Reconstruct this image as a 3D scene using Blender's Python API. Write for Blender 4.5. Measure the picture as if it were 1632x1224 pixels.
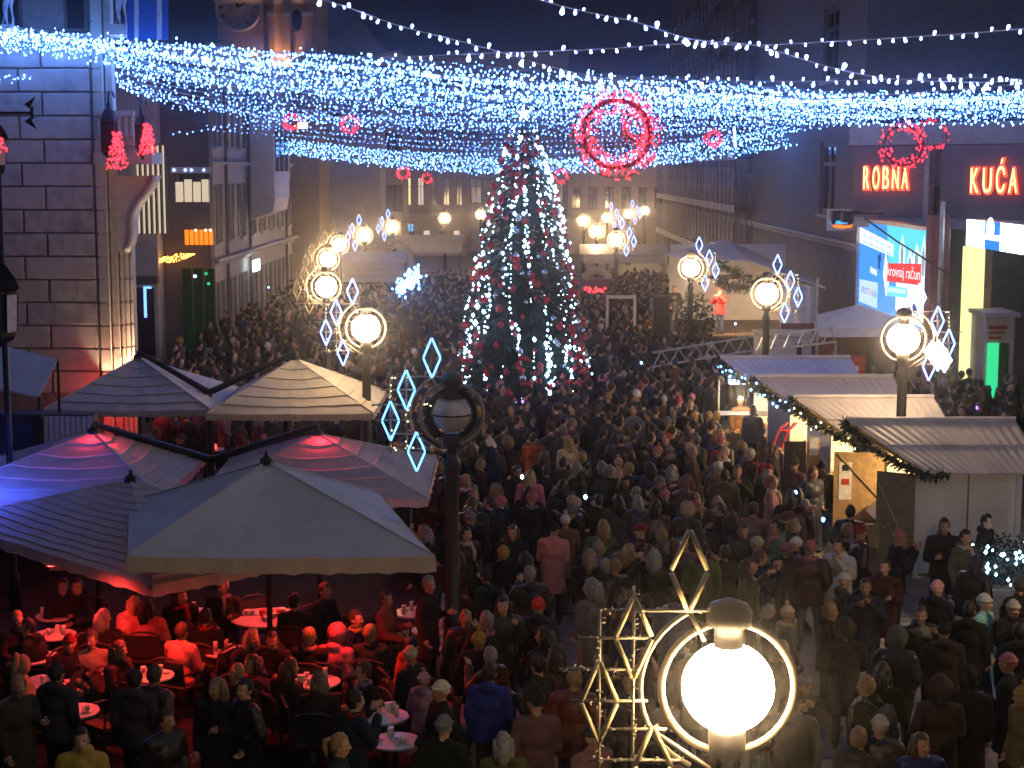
import bpy, bmesh, math, random
from mathutils import Vector, Matrix, Euler
import numpy as np

random.seed(7)
np.random.seed(7)
R = math.radians
scene = bpy.context.scene
for o in list(bpy.data.objects):
    bpy.data.objects.remove(o)
col = scene.collection

# ------------------------------------------------------------------ camera
CAMZ, FPX, PITCH = 7.5, 2600.0, R(7.5)
cd = bpy.data.cameras.new('camera')
cd.sensor_width = 36.0
cd.lens = FPX / 1632.0 * 36.0
cd.clip_end = 2000
cam = bpy.data.objects.new('camera', cd)
cam.location = (0, 0, CAMZ)
cam.rotation_euler = (math.pi / 2 - PITCH, 0, 0)
col.objects.link(cam)
scene.camera = cam

# ------------------------------------------------------------------ night sky
w = bpy.data.worlds.new('World')
scene.world = w
w.use_nodes = True
nt = w.node_tree
nt.nodes.clear()
wo = nt.nodes.new('ShaderNodeOutputWorld')
bgn = nt.nodes.new('ShaderNodeBackground')
bgn.inputs[0].default_value = (0.18, 0.19, 0.50, 1)
bgn.inputs[1].default_value = 0.013
nt.links.new(bgn.outputs[0], wo.inputs[0])

scene.view_settings.view_transform = 'Standard'
scene.view_settings.look = 'None'
scene.view_settings.exposure = 0.45
scene.view_settings.gamma = 1.0
scene.cycles.use_denoising = True
scene.cycles.max_bounces = 5
scene.cycles.diffuse_bounces = 2
scene.cycles.glossy_bounces = 2
scene.cycles.transmission_bounces = 3
scene.cycles.sample_clamp_indirect = 2.0
scene.cycles.caustics_reflective = False
scene.cycles.caustics_refractive = False
scene.cycles.use_light_tree = True
scene.cycles.use_adaptive_sampling = True
scene.cycles.adaptive_threshold = 0.03

# ------------------------------------------------------------------ pixel helpers
def ray(u, v):
    x = (u - 816) / FPX
    y = (612 - v) / FPX
    d = Vector((x, math.cos(PITCH) + y * math.sin(PITCH), -math.sin(PITCH) + y * math.cos(PITCH)))
    return d / d.y
def D(u, v, Y):
    return Vector((0, 0, CAMZ)) + ray(u, v) * Y
def G(u, v, z=0.0):
    d = ray(u, v)
    return Vector((0, 0, CAMZ)) + d * ((z - CAMZ) / d.z)

# ------------------------------------------------------------------ materials
M = {}
def nodes_of(m):
    m.use_nodes = True
    n = m.node_tree
    n.nodes.clear()
    out = n.nodes.new('ShaderNodeOutputMaterial')
    return n, out
def mat(name, c, rough=0.7, metal=0.0, var=0.25, scale=6.0, bump=0.15, bscale=40.0, spec=0.4, objcol=False, translucent=0.0, dirt=0.0):
    m = bpy.data.materials.new(name)
    n, out = nodes_of(m)
    N, L = n.nodes, n.links
    b = N.new('ShaderNodeBsdfPrincipled')
    b.inputs['Roughness'].default_value = rough
    b.inputs['Metallic'].default_value = metal
    b.inputs['Specular IOR Level'].default_value = spec
    tc = N.new('ShaderNodeTexCoord')
    nz = N.new('ShaderNodeTexNoise')
    nz.inputs['Scale'].default_value = scale
    nz.inputs['Detail'].default_value = 5
    L.new(tc.outputs['Object'], nz.inputs['Vector'])
    mr = N.new('ShaderNodeMapRange')
    mr.inputs[1].default_value = 0.3
    mr.inputs[2].default_value = 0.7
    mr.inputs[3].default_value = 1 - var
    mr.inputs[4].default_value = 1 + var
    L.new(nz.outputs[0], mr.inputs[0])
    mul = N.new('ShaderNodeVectorMath')
    mul.operation = 'SCALE'
    if objcol:
        oi = N.new('ShaderNodeObjectInfo')
        L.new(oi.outputs['Color'], mul.inputs[0])
    else:
        mul.inputs[0].default_value = c[:3]
    L.new(mr.outputs[0], mul.inputs['Scale'])
    colout = mul.outputs[0]
    if dirt:
        nz2 = N.new('ShaderNodeTexNoise')
        nz2.inputs['Scale'].default_value = 1.3
        nz2.inputs['Detail'].default_value = 8
        nz2.inputs['Roughness'].default_value = 0.7
        L.new(tc.outputs['Object'], nz2.inputs['Vector'])
        m2 = N.new('ShaderNodeMapRange')
        m2.inputs[1].default_value = 0.45
        m2.inputs[2].default_value = 0.75
        m2.inputs[3].default_value = 1
        m2.inputs[4].default_value = 1 - dirt
        L.new(nz2.outputs[0], m2.inputs[0])
        mu2 = N.new('ShaderNodeVectorMath')
        mu2.operation = 'SCALE'
        L.new(colout, mu2.inputs[0])
        L.new(m2.outputs[0], mu2.inputs['Scale'])
        colout = mu2.outputs[0]
    L.new(colout, b.inputs['Base Color'])
    if bump:
        nb = N.new('ShaderNodeTexNoise')
        nb.inputs['Scale'].default_value = bscale
        nb.inputs['Detail'].default_value = 4
        L.new(tc.outputs['Object'], nb.inputs['Vector'])
        bp = N.new('ShaderNodeBump')
        bp.inputs['Strength'].default_value = bump
        bp.inputs['Distance'].default_value = 0.02
        L.new(nb.outputs[0], bp.inputs['Height'])
        L.new(bp.outputs[0], b.inputs['Normal'])
    sh = b.outputs[0]
    if translucent:
        tr = N.new('ShaderNodeBsdfTranslucent')
        L.new(colout, tr.inputs[0])
        mx = N.new('ShaderNodeMixShader')
        mx.inputs[0].default_value = translucent
        L.new(sh, mx.inputs[1])
        L.new(tr.outputs[0], mx.inputs[2])
        sh = mx.outputs[0]
    L.new(sh, out.inputs[0])
    M[name] = m
    return m
def emit(name, c, s, sample=True):
    m = bpy.data.materials.new(name)
    n, out = nodes_of(m)
    e = n.nodes.new('ShaderNodeEmission')
    e.inputs[0].default_value = (*c, 1)
    e.inputs[1].default_value = s
    n.links.new(e.outputs[0], out.inputs[0])
    if not sample:
        m.cycles.emission_sampling = 'NONE'
    M[name] = m
    return m
def glass(name, c, rough=0.08):
    m = bpy.data.materials.new(name)
    n, out = nodes_of(m)
    b = n.nodes.new('ShaderNodeBsdfPrincipled')
    b.inputs['Base Color'].default_value = (*c, 1)
    b.inputs['Roughness'].default_value = rough
    b.inputs['Specular IOR Level'].default_value = 0.8
    n.links.new(b.outputs[0], out.inputs[0])
    M[name] = m
    return m

mat('stone', (.54, .46, .42), .85, var=.14, scale=3, bump=.35, bscale=25, dirt=.3)
mat('stone_b', (.57, .47, .43), .85, var=.16, scale=2.3, bump=.4, bscale=18, dirt=.4)
mat('stone_c', (.50, .43, .41), .85, var=.2, scale=4, bump=.4, bscale=22, dirt=.45)
mat('joint', (.24, .20, .19), .95, var=.2)
mat('stone_pale', (.50, .45, .37), .8, var=.12, scale=4, bump=.3, bscale=25, dirt=.25)
mat('plaster_white', (.50, .48, .48), .85, var=.08, dirt=.25)
mat('plaster_grey', (.46, .42, .39), .85, var=.1, dirt=.3)
mat('plaster_beige', (.52, .44, .36), .85, var=.1, dirt=.3)
mat('plaster_rose', (.48, .34, .29), .85, var=.1, dirt=.3)
mat('plaster_ochre', (.42, .30, .18), .85, var=.1, dirt=.3)
mat('plaster_dark', (.13, .12, .12), .85, var=.12, dirt=.3)
mat('facade_slate', (.17, .165, .17), .85, var=.12, dirt=.3)
mat('panel_violet', (.16, .14, .17), .5, var=.06, bump=.05)
mat('trim', (.45, .42, .40), .8, var=.1)
mat('frame', (.10, .09, .085), .6)
mat('frame_pale', (.42, .40, .38), .6)
glass('pane', (.012, .013, .018))
glass('pane_warm_dark', (.02, .018, .015))
mat('iron', (.012, .012, .013), .45, .6, bump=.05)
mat('post_green', (.035, .035, .034), .45, .3, bump=.1)
mat('steel', (.30, .30, .31), .4, .8, bump=.05)
mat('scaffold_steel', (.16, .15, .145), .5, .5, bump=.05)
mat('alu', (.42, .42, .43), .4, .7, bump=.05)
mat('roof_sheet', (.68, .65, .68), .5, .05, var=.1, scale=2.5, bump=.1, dirt=.25)
mat('wood_white', (.70, .67, .62), .7, var=.12, scale=5, bump=.25, dirt=.2)
mat('wood_tan', (.36, .24, .12), .7, var=.25, scale=8, bump=.3)
mat('wood_dark', (.07, .05, .035), .7, var=.25, scale=8, bump=.3)
mat('wood_khaki', (.20, .17, .10), .7, var=.2, scale=8, bump=.3)
mat('canvas_slate', (.50, .53, .58), .8, var=.07, scale=2.5, bump=.25, bscale=9, translucent=.16)
mat('canvas_cream', (.62, .56, .42), .8, var=.08, scale=3, bump=.2, bscale=20, translucent=.2)
mat('canvas_grey', (.54, .52, .52), .8, var=.1, scale=3, bump=.25, bscale=14, translucent=.22)
mat('canvas_white', (.68, .68, .68), .7, var=.06, bump=.2, bscale=8, translucent=.2)
mat('canvas_tent', (.55, .55, .58), .6, var=.08, bump=.3, bscale=6, translucent=.12)
mat('leaf', (.010, .022, .013), .7, var=.5, scale=30, bump=0)
mat('garland_green', (.016, .036, .02), .7, var=.5, scale=30, bump=0)
mat('bark', (.06, .04, .03), .9)
mat('skin', (1, 1, 1), .55, var=.08, scale=14, bump=0, objcol=True)
mat('cloth', (1, 1, 1), .85, var=.22, scale=9, bump=.5, bscale=22, spec=.2, objcol=True)
mat('cloth_shiny', (1, 1, 1), .42, var=.15, scale=6, bump=.7, bscale=14, objcol=True)
mat('hair', (1, 1, 1), .5, var=.4, scale=40, bump=.6, bscale=60, objcol=True)
mat('eye', (.015, .012, .01), .2, bump=0)
mat('lip', (.25, .09, .07), .5, bump=0)
mat('shoe', (.02, .018, .018), .5)
mat('table_top', (.62, .60, .58), .4, var=.08, bump=.03)
mat('porcelain', (.72, .70, .68), .25, var=.04, bump=0)
mat('red_cloth', (.5, .03, .03), .8)
mat('chair_black', (.018, .017, .017), .6)
mat('wicker', (.05, .035, .028), .7, var=.4, scale=30)
mat('bauble_red', (.45, .02, .025), .18, .35, bump=0)
mat('bauble_silver', (.6, .6, .62), .15, .8, bump=0)
mat('globe_off', (.42, .39, .37), .35, bump=0)
mat('banner_blue', (.01, .10, .42), .7, var=.1)
mat('banner_white', (.55, .57, .62), .7)
mat('red_plastic', (.42, .04, .025), .45, bump=.05)
mat('grey_panel', (.33, .30, .29), .6)
mat('tube_clear', (.62, .52, .30), .35, var=.2, scale=30, bump=.2)
mat('wire_pale', (.34, .33, .36), .5, bump=0)
mat('ring_paint', (.24, .21, .16), .4, .2, bump=.1)
mat('ornament_rod', (.40, .36, .28), .5, .3, bump=.1)
mat('brick_red', (.20, .06, .05), .8, var=.2, dirt=.3)
mat('black', (.008, .008, .009), .6, bump=0)
mat('white_print', (.75, .75, .75), .6, bump=0)

emit('led_blue', (.085, .24, 1.0), 20.0)
emit('led_cyan', (.10, .34, 1.0), 20.0)
emit('led_bulb', (.22, .36, 1.0), 20.0)
emit('led_fill', (.80, .80, 1.0), 29.0)
emit('led_red', (1.0, .02, .032), 5.5)
emit('led_tree', (.36, .66, 1.0), 14.0)
emit('led_rope', (.09, .36, 1.0), 5.0)
emit('led_rope_white', (.16, .30, 1.0), 6.0)
emit('led_amber', (1.0, .38, .06), 6.0)
emit('led_warm', (1.0, .78, .40), 9.0)
emit('led_purple', (.25, .08, 1.0), 6.0)
emit('globe_on', (1.0, .66, .33), 66.0)
emit('neon_red', (1.0, .06, .03), 2.6)
emit('neon_core', (1.0, .42, .12), 4.5)
emit('lit_warm', (1.0, .72, .40), .75)
emit('lit_amber', (1.0, .17, .01), 1.6)
emit('lit_yellow', (1.0, .86, .36), .8)
emit('lit_cream', (1.0, .80, .58), .55)
emit('lit_column', (1.0, .86, .30), 1.25)
emit('screen_white', (.80, .95, 1.0), 2.4)
emit('screen_blue', (.02, .20, .85), 1.1)
emit('screen_green', (.03, .75, .30), .8)
emit('screen_cyan', (.06, .45, .9), 1.1)
emit('ad_blue', (.05, .27, .85), 1.1)
emit('ad_cyan', (.10, .60, .95), 1.1)
emit('ad_white', (.75, .90, 1.0), 1.1)
emit('ad_pale', (.45, .62, .95), 1.1)
emit('ad_red', (.80, .05, .04), 1.0)
emit('ad_ink', (.02, .05, .20), 1.0)
emit('ad_grey', (.22, .32, .42), 1.0)
emit('flood_white', (.9, .95, 1.0), 60.0)
emit('panel_glare', (.8, .9, 1.0), 9.0)
emit('heater_red', (1.0, .03, .02), 40.0)
emit('shop_green', (.02, .35, .10), .022)
emit('shop_blue', (.15, .35, 1.0), 2.0)
emit('candle', (1.0, .55, .15), 12.0)

# ------------------------------------------------------------------ mesh builder
class MB:
    def __init__(s):
        s.v, s.f, s.m = [], [], []
    def add(s, vs, fs, mi=0):
        b = len(s.v)
        s.v += [tuple(p) for p in vs]
        s.f += [tuple(i + b for i in f) for f in fs]
        s.m += [mi] * len(fs)
        return s
    def quad(s, a, b, c, d, mi=0):
        return s.add([a, b, c, d], [(0, 1, 2, 3)], mi)
    def box(s, x0, x1, y0, y1, z0, z1, mi=0):
        return s.add([(x0, y0, z0), (x1, y0, z0), (x1, y1, z0), (x0, y1, z0), (x0, y0, z1), (x1, y0, z1), (x1, y1, z1), (x0, y1, z1)],
                     [(3, 2, 1, 0), (4, 5, 6, 7), (0, 1, 5, 4), (1, 2, 6, 5), (2, 3, 7, 6), (3, 0, 4, 7)], mi)
    def tube(s, pts, r, seg=6, mi=0, closed=False, caps=True):
        pts = [Vector(p) for p in pts]
        n = len(pts)
        rs = r if isinstance(r, (list, tuple)) else [r] * n
        vs, fs = [], []
        up = None
        for i, p in enumerate(pts):
            if closed:
                t = pts[(i + 1) % n] - pts[i - 1]
            else:
                t = pts[min(i + 1, n - 1)] - pts[max(i - 1, 0)]
            if t.length < 1e-9:
                t = Vector((0, 0, 1))
            t.normalize()
            if up is None:
                up = Vector((0, 0, 1)) if abs(t.z) < .9 else Vector((1, 0, 0))
            a = up - t * up.dot(t)
            if a.length < 1e-6:
                a = t.orthogonal()
            a.normalize()
            up = a
            b = t.cross(a)
            for k in range(seg):
                g = 2 * math.pi * k / seg
                vs.append(p + a * (rs[i] * math.cos(g)) + b * (rs[i] * math.sin(g)))
        for i in range(n if closed else n - 1):
            for k in range(seg):
                i2 = (i + 1) % n
                fs.append((i * seg + k, i * seg + (k + 1) % seg, i2 * seg + (k + 1) % seg, i2 * seg + k))
        if caps and not closed:
            fs.append(tuple(reversed(range(seg))))
            fs.append(tuple(range((n - 1) * seg, n * seg)))
        return s.add(vs, fs, mi)
    def lathe(s, prof, c=(0, 0, 0), seg=16, mi=0):
        c = Vector(c)
        vs, fs = [], []
        for (r, z) in prof:
            for k in range(seg):
                g = 2 * math.pi * k / seg
                vs.append(c + Vector((r * math.cos(g), r * math.sin(g), z)))
        n = len(prof)
        for i in range(n - 1):
            for k in range(seg):
                fs.append((i * seg + k, i * seg + (k + 1) % seg, (i + 1) * seg + (k + 1) % seg, (i + 1) * seg + k))
        if prof[0][0] > 1e-4:
            fs.append(tuple(reversed(range(seg))))
        if prof[-1][0] > 1e-4:
            fs.append(tuple(range((n - 1) * seg, n * seg)))
        return s.add(vs, fs, mi)
    def ell(s, c, r, seg=10, rings=7, mi=0, rot=None):
        c = Vector(c)
        if not hasattr(r, '__len__'):
            r = (r, r, r)
        vs, fs = [], []
        for i in range(rings + 1):
            th = math.pi * i / rings
            for k in range(seg):
                g = 2 * math.pi * k / seg
                p = Vector((r[0] * math.sin(th) * math.cos(g), r[1] * math.sin(th) * math.sin(g), r[2] * math.cos(th)))
                if rot is not None:
                    p = rot @ p
                vs.append(c + p)
        for i in range(rings):
            for k in range(seg):
                fs.append((i * seg + k, (i + 1) * seg + k, (i + 1) * seg + (k + 1) % seg, i * seg + (k + 1) % seg))
        return s.add(vs, fs, mi)
    def prism(s, poly, n0, n1, axis='y', mi=0):
        # poly in (a, b); extruded along axis from n0 to n1
        def P(a, b, t):
            return (a, t, b) if axis == 'y' else ((t, a, b) if axis == 'x' else (a, b, t))
        k = len(poly)
        vs = [P(a, b, n0) for a, b in poly] + [P(a, b, n1) for a, b in poly]
        fs = [tuple(range(k)), tuple(reversed(range(k, 2 * k)))]
        fs += [(i, i + k, (i + 1) % k + k, (i + 1) % k) for i in range(k)]
        return s.add(vs, fs, mi)
    def mesh(s, name, mats, smooth=False):
        me = bpy.data.meshes.new(name)
        me.from_pydata(s.v, [], s.f)
        if not isinstance(mats, (list, tuple)):
            mats = [mats]
        for m in mats:
            me.materials.append(M[m] if isinstance(m, str) else m)
        if len(mats) > 1:
            me.polygons.foreach_set('material_index', s.m)
        if smooth:
            me.polygons.foreach_set('use_smooth', [True] * len(me.polygons))
        me.update()
        return me
    def build(s, name, mats, parent=None, smooth=False, loc=None):
        return obj(name, s.mesh(name, mats, smooth), parent, loc)

def obj(name, me, parent=None, loc=None, rz=0.0, scale=None):
    o = bpy.data.objects.new(name, me)
    col.objects.link(o)
    if parent is not None:
        o.parent = parent
    if loc is not None:
        o.location = loc
    if rz:
        o.rotation_euler = (0, 0, rz)
    if scale is not None:
        o.scale = scale if hasattr(scale, '__len__') else (scale,) * 3
    return o
def tag(o, label, cat, group=None):
    o['label'] = label
    o['category'] = cat
    if group:
        o['group'] = group
    return o
def thing(name, label, cat, loc=(0, 0, 0), rz=0.0, group=None):
    o = obj(name, None, None, loc, rz)
    o.empty_display_size = .2
    return tag(o, label, cat, group)
def struct(o):
    o['kind'] = 'structure'
    return o
def stuff(o):
    o['kind'] = 'stuff'
    return o
def copy_tree(o, parent=None):
    c = o.copy()
    col.objects.link(c)
    c.parent = parent
    for ch in o.children:
        copy_tree(ch, c)
    return c
def lamp_light(name, kind, energy, color, loc, parent=None, size=.1, rot=None, spot=None):
    l = bpy.data.lights.new(name, kind)
    l.energy = energy
    l.color = color
    if kind in ('POINT', 'SPOT'):
        l.shadow_soft_size = size
    if kind == 'AREA':
        l.size = size
    if spot:
        l.spot_size = spot
        l.spot_blend = .6
    o = bpy.data.objects.new(name, l)
    col.objects.link(o)
    o.location = loc
    if rot:
        o.rotation_euler = rot
    if parent is not None:
        o.parent = parent
    return o
# ------------------------------------------------------------------ people templates
def capsule(mb, p0, r0, p1, r1, seg=10):
    p0, p1 = Vector(p0), Vector(p1)
    d = p1 - p0
    L = max(d.length, 1e-4)
    t = d / L
    pts, rs = [], []
    for a in (-1.0, -.8, -.45):
        pts.append(p0 + t * (a * r0)); rs.append(r0 * math.sqrt(max(0.003, 1 - a * a)))
    for k in range(4):
        q = k / 3
        pts.append(p0 + d * q); rs.append(r0 + (r1 - r0) * q)
    for a in (.45, .8, 1.0):
        pts.append(p1 + t * (a * r1)); rs.append(r1 * math.sqrt(max(0.003, 1 - a * a)))
    mb.tube(pts, rs, seg)

def remesh(mb, voxel, ratio, smooth=2):
    me = mb.mesh('tmp', [])
    o = obj('tmp', me)
    m = o.modifiers.new('r', 'REMESH'); m.mode = 'VOXEL'; m.voxel_size = voxel
    if smooth:
        s = o.modifiers.new('s', 'SMOOTH'); s.factor = .5; s.iterations = smooth
    if ratio < 1:
        d = o.modifiers.new('d', 'DECIMATE'); d.ratio = ratio
    dg = bpy.context.evaluated_depsgraph_get()
    res = bpy.data.meshes.new_from_object(o.evaluated_get(dg))
    bpy.data.objects.remove(o)
    bpy.data.meshes.remove(me)
    return res

def chain_fingers(mb, wrist, dirv, side, curl):
    """five separate fingers growing out of the palm: dirv = forearm direction"""
    d = Vector(dirv).normalized()
    across = d.cross(Vector((0, 1, 0)))
    if across.length < .2:
        across = Vector((1, 0, 0))
    across.normalize()
    nrm = across.cross(d).normalized()
    base = Vector(wrist) + d * .085
    for k, (off, ln) in enumerate(((-.030, .062), (-.010, .074), (.010, .070), (.029, .055))):
        p = base + across * off
        q1 = p + d * ln * .45 + nrm * (-curl * .2 * ln)
        q2 = q1 + d * ln * .35 + nrm * (-curl * .55 * ln)
        q3 = q2 + d * ln * (.3 - .2 * curl) + nrm * (-curl * .6 * ln)
        mb.tube([p - d * .02, q1, q2, q3], [.0095, .0090, .0082, .006], 6)
    th = Vector(wrist) + d * .03 + across * (-.032)
    mb.tube([th, th + d * .03 - across * .026, th + d * .058 - across * .030 - nrm * curl * .02], [.0115, .010, .0075], 6)

HEADZ = 1.605
def build_person(P, name):
    """P: pose dict with sh/el/wr per arm, hip/knee/ank per leg, lean; returns body, coat, trousers meshes"""
    def hz(p, a=P.get('yaw', 0.0)):
        c, s = math.cos(a), math.sin(a)
        return Vector((p[0] * c - p[1] * s, p[0] * s + p[1] * c, p[2]))
    top = Vector(P.get('top', (0, 0, 0)))          # offset of the upper body
    fw = P.get('lean', 0.0)                        # forward lean (-y) of chest and head
    def U(x, y, z):
        k = max(0, (z - .95)) / .65
        return Vector((x, y - fw * k, z - .12 * fw * k)) + top
    hd = U(0, -.015, HEADZ)
    def H(x, y, z):
        return hd + hz((x, y, z))
    rz = Matrix.Rotation(P.get('yaw', 0.0), 3, 'Z')
    body = MB()
    body.ell(H(0, .005, .02), (.076, .096, .108), 14, 10, rot=rz)
    body.ell(H(0, -.022, -.055), (.056, .066, .068), 12, 8, rot=rz)
    capsule(body, H(0, -.092, .012), .011, H(0, -.108, -.022), .016, 8)     # nose
    for s in (-1, 1):
        body.ell(H(s * .078, .012, -.005), (.014, .022, .034), 8, 6, rot=rz)    # ears
        body.ell(H(s * .036, -.075, -.02), (.022, .022, .022), 8, 6, rot=rz)    # cheeks
    body.ell(H(0, -.078, .036), (.052, .016, .012), 8, 6, rot=rz)           # brow
    body.ell(H(0, -.084, -.06), (.024, .012, .010), 8, 6, rot=rz)           # mouth
    capsule(body, U(0, .01, 1.40), .058, U(0, -.005, 1.53), .052)
    capsule(body, U(-.13, 0, 1.385), .062, U(.13, 0, 1.385), .062)
    body.ell(U(0, 0, 1.25), (.155, .10, .20), 12, 8)
    body.ell(U(0, 0, 1.05), (.14, .095, .17), 12, 8)
    body.ell(Vector((0, 0, .93)) + top, (.155, .11, .12), 12, 8)
    ext = .0
    for s in (0, 1):
        sh, el, wr = [U(*p) if i == 0 else Vector(p) + top for i, p in enumerate(P['arm'][s])]
        capsule(body, sh, .052, el, .042)
        capsule(body, el, .040, wr, .028)
        d = (wr - el).normalized()
        capsule(body, wr, .030, wr + d * .05, .038, 8)
        capsule(body, wr + d * .04, .038, wr + d * .085, .034, 8)
        hp, kn, an = [Vector(p) for p in P['leg'][s]]
        if P.get('seated'):
            hp = hp + top; kn = kn + top * .0
        capsule(body, hp, .078, kn, .056)
        capsule(body, kn, .054, an, .040)
        toe = an + hz((0, -.15, -.045), P.get('toe', 0.0))
        capsule(body, an + Vector((0, .03, -.045)), .042, toe, .034)
    me = remesh(body, .0135, .32, 1)
    fm = MB()
    for s in (0, 1):
        el, wr = Vector(P['arm'][s][1]) + top, Vector(P['arm'][s][2]) + top
        chain_fingers(fm, wr, wr - el, s, P.get('curl', .6))
    em = MB()
    for s in (-1, 1):
        em.ell(H(s * .031, -.081, .016), (.012, .010, .008), 8, 5, rot=rz)
    lm = MB()
    lm.ell(H(0, -.0925, -.060), (.020, .006, .0075), 8, 5, rot=rz)
    me.materials.clear()
    for k in ('skin', 'eye', 'lip', 'shoe'):
        me.materials.append(M[k])
    bm = bmesh.new()
    bm.from_mesh(me)
    for f in bm.faces:
        f.smooth = True
        if f.calc_center_median().z < .15:
            f.material_index = 3
    for extra, mi in ((fm, 0), (em, 1), (lm, 2)):
        vs = [bm.verts.new(v) for v in extra.v]
        for f in extra.f:
            try:
                nf = bm.faces.new([vs[i] for i in f]); nf.material_index = mi; nf.smooth = True
            except ValueError:
                pass
    bm.to_mesh(me); bm.free()
    me.name = name
    # coat
    e = P.get('puff', .034)
    coat = MB()
    capsule(coat, U(-.145, .005, 1.378), .066 + e * .8, U(.145, .005, 1.378), .066 + e * .8, 12)
    coat.ell(U(0, 0, 1.25), (.165 + e, .112 + e, .21), 14, 9)
    coat.ell(U(0, 0, 1.06), (.150 + e, .105 + e, .19), 14, 9)
    ln = P.get('long', .78)
    if P.get('seated'):
        coat.ell(U(0, 0, .93), (.175 + e, .14 + e, .13), 14, 9)
    else:
        coat.tube([U(0, 0, 1.10), U(0, 0, .95), (0, 0, (.95 + ln) / 2), (0, 0, ln)], [.15 + e, .165 + e, .178 + e, .19 + e], 18)
        # flatten front to back
        n = 18 * 4
        for i in range(len(coat.v) - n, len(coat.v)):
            x, y, z = coat.v[i]
            coat.v[i] = (x, y * .76, z)
    for s in (0, 1):
        sh, el, wr = [U(*p) if i == 0 else Vector(p) + top for i, p in enumerate(P['arm'][s])]
        capsule(coat, sh, .062 + e * .6, el, .052 + e * .55)
        capsule(coat, el, .052 + e * .55, wr - (wr - el) * .04, .040 + e * .4)
    # collar, scarf or lowered hood
    if P.get('hood'):
        coat.ell(U(0, .085, 1.47), (.115, .075, .075), 12, 8)
    capsule(coat, U(-.035, .0, 1.455), .062, U(.035, .0, 1.455), .062)
    cm = remesh(coat, .019, .42, 3)
    cm.polygons.foreach_set('use_smooth', [True] * len(cm.polygons))
    cm.materials.clear(); cm.materials.append(M['cloth_shiny' if P.get('shiny') else 'cloth'])
    cm.name = 'coat'
    # trousers
    tr = MB()
    tr.ell(Vector((0, 0, .93)) + top, (.165, .12, .12), 12, 8)
    for s in (0, 1):
        hp, kn, an = [Vector(p) for p in P['leg'][s]]
        if P.get('seated'):
            hp = hp + top
        capsule(tr, hp, .092, kn, .070)
        capsule(tr, kn, .070, an + Vector((0, 0, .02)), .060)
    tm = remesh(tr, .022, .45, 2)
    tm.polygons.foreach_set('use_smooth', [True] * len(tm.polygons))
    tm.materials.clear(); tm.materials.append(M['cloth'])
    tm.name = 'trousers'
    return dict(body=me, coat=cm, trousers=tm, head=hd, yaw=P.get('yaw', 0.0), seated=P.get('seated', False))

SHL, SHR = (-.185, 0, 1.385), (.185, 0, 1.385)
LEGS = (((-.085, 0, .91), (-.095, -.015, .50), (-.10, .02, .095)), ((.085, 0, .91), (.095, -.01, .50), (.105, .01, .095)))
WALK = (((-.085, 0, .91), (-.09, -.12, .52), (-.09, -.20, .105)), ((.085, 0, .91), (.09, -.02, .50), (.09, .22, .13)))
WIDE = (((-.085, 0, .91), (-.13, -.03, .50), (-.16, .0, .095)), ((.085, 0, .91), (.12, .0, .50), (.14, .04, .095)))
SIT = (((-.09, 0, .92), (-.11, -.42, .52), (-.11, -.40, .10)), ((.09, 0, .92), (.12, -.43, .52), (.13, -.34, .10)))
DOWN_L = (SHL, (-.245, .035, 1.12), (-.235, -.06, .885))
DOWN_R = (SHR, (.245, .03, 1.12), (.24, -.07, .885))
POCK_L = (SHL, (-.275, .06, 1.13), (-.19, -.09, .97))
POCK_R = (SHR, (.275, .06, 1.13), (.19, -.09, .97))
CUP_R = (SHR, (.235, -.03, 1.11), (.11, -.26, 1.20))
CUP_L = (SHL, (-.235, -.03, 1.11), (-.11, -.26, 1.20))
PHN_R = (SHR, (.25, -.13, 1.20), (.08, -.30, 1.44))
PHN_L = (SHL, (-.24, -.12, 1.18), (-.07, -.30, 1.40))
WAVE_R = (SHR, (.33, -.05, 1.50), (.30, -.16, 1.74))
X_L = (SHL, (-.24, -.05, 1.12), (.04, -.19, 1.13))
X_R = (SHR, (.24, -.05, 1.12), (-.03, -.21, 1.17))
TBL_L = (SHL, (-.24, -.10, 1.12), (-.12, -.33, 1.06))
TBL_R = (SHR, (.24, -.10, 1.12), (.11, -.32, 1.08))
POSES = [
    dict(arm=(DOWN_L, DOWN_R), leg=LEGS, long=.80, hood=True),
    dict(arm=(POCK_L, POCK_R), leg=WIDE, long=.74, puff=.05, yaw=.35, shiny=True),
    dict(arm=(DOWN_L, CUP_R), leg=LEGS, long=.56, puff=.03, yaw=-.3),
    dict(arm=(PHN_L, PHN_R), leg=LEGS, long=.76, lean=.04, puff=.04),
    dict(arm=(X_L, X_R), leg=WIDE, long=.80, puff=.045, hood=True, yaw=.15),
    dict(arm=((SHL, (-.24, -.07, 1.12), (-.22, -.22, .93)), (SHR, (.25, .12, 1.13), (.24, .12, .89))), leg=WALK, long=.78, yaw=0),
    dict(arm=(CUP_L, POCK_R), leg=LEGS, long=.50, puff=.032, yaw=.6),
    dict(arm=(DOWN_L, PHN_R), leg=WIDE, long=.72, puff=.055, hood=True, shiny=True, yaw=-.5),
]
SEATED = [
    dict(arm=(TBL_L, TBL_R), leg=SIT, seated=True, top=(0, 0, -.42), lean=.06, puff=.04),
    dict(arm=(X_L, TBL_R), leg=SIT, seated=True, top=(0, 0, -.42), lean=.14, yaw=.5, puff=.045, hood=True),
    dict(arm=(TBL_L, CUP_R), leg=SIT, seated=True, top=(0, 0, -.42), yaw=-.5, puff=.035),
]
PT = [build_person(p, 'body') for p in POSES]
ST = [build_person(p, 'body') for p in SEATED]

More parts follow.
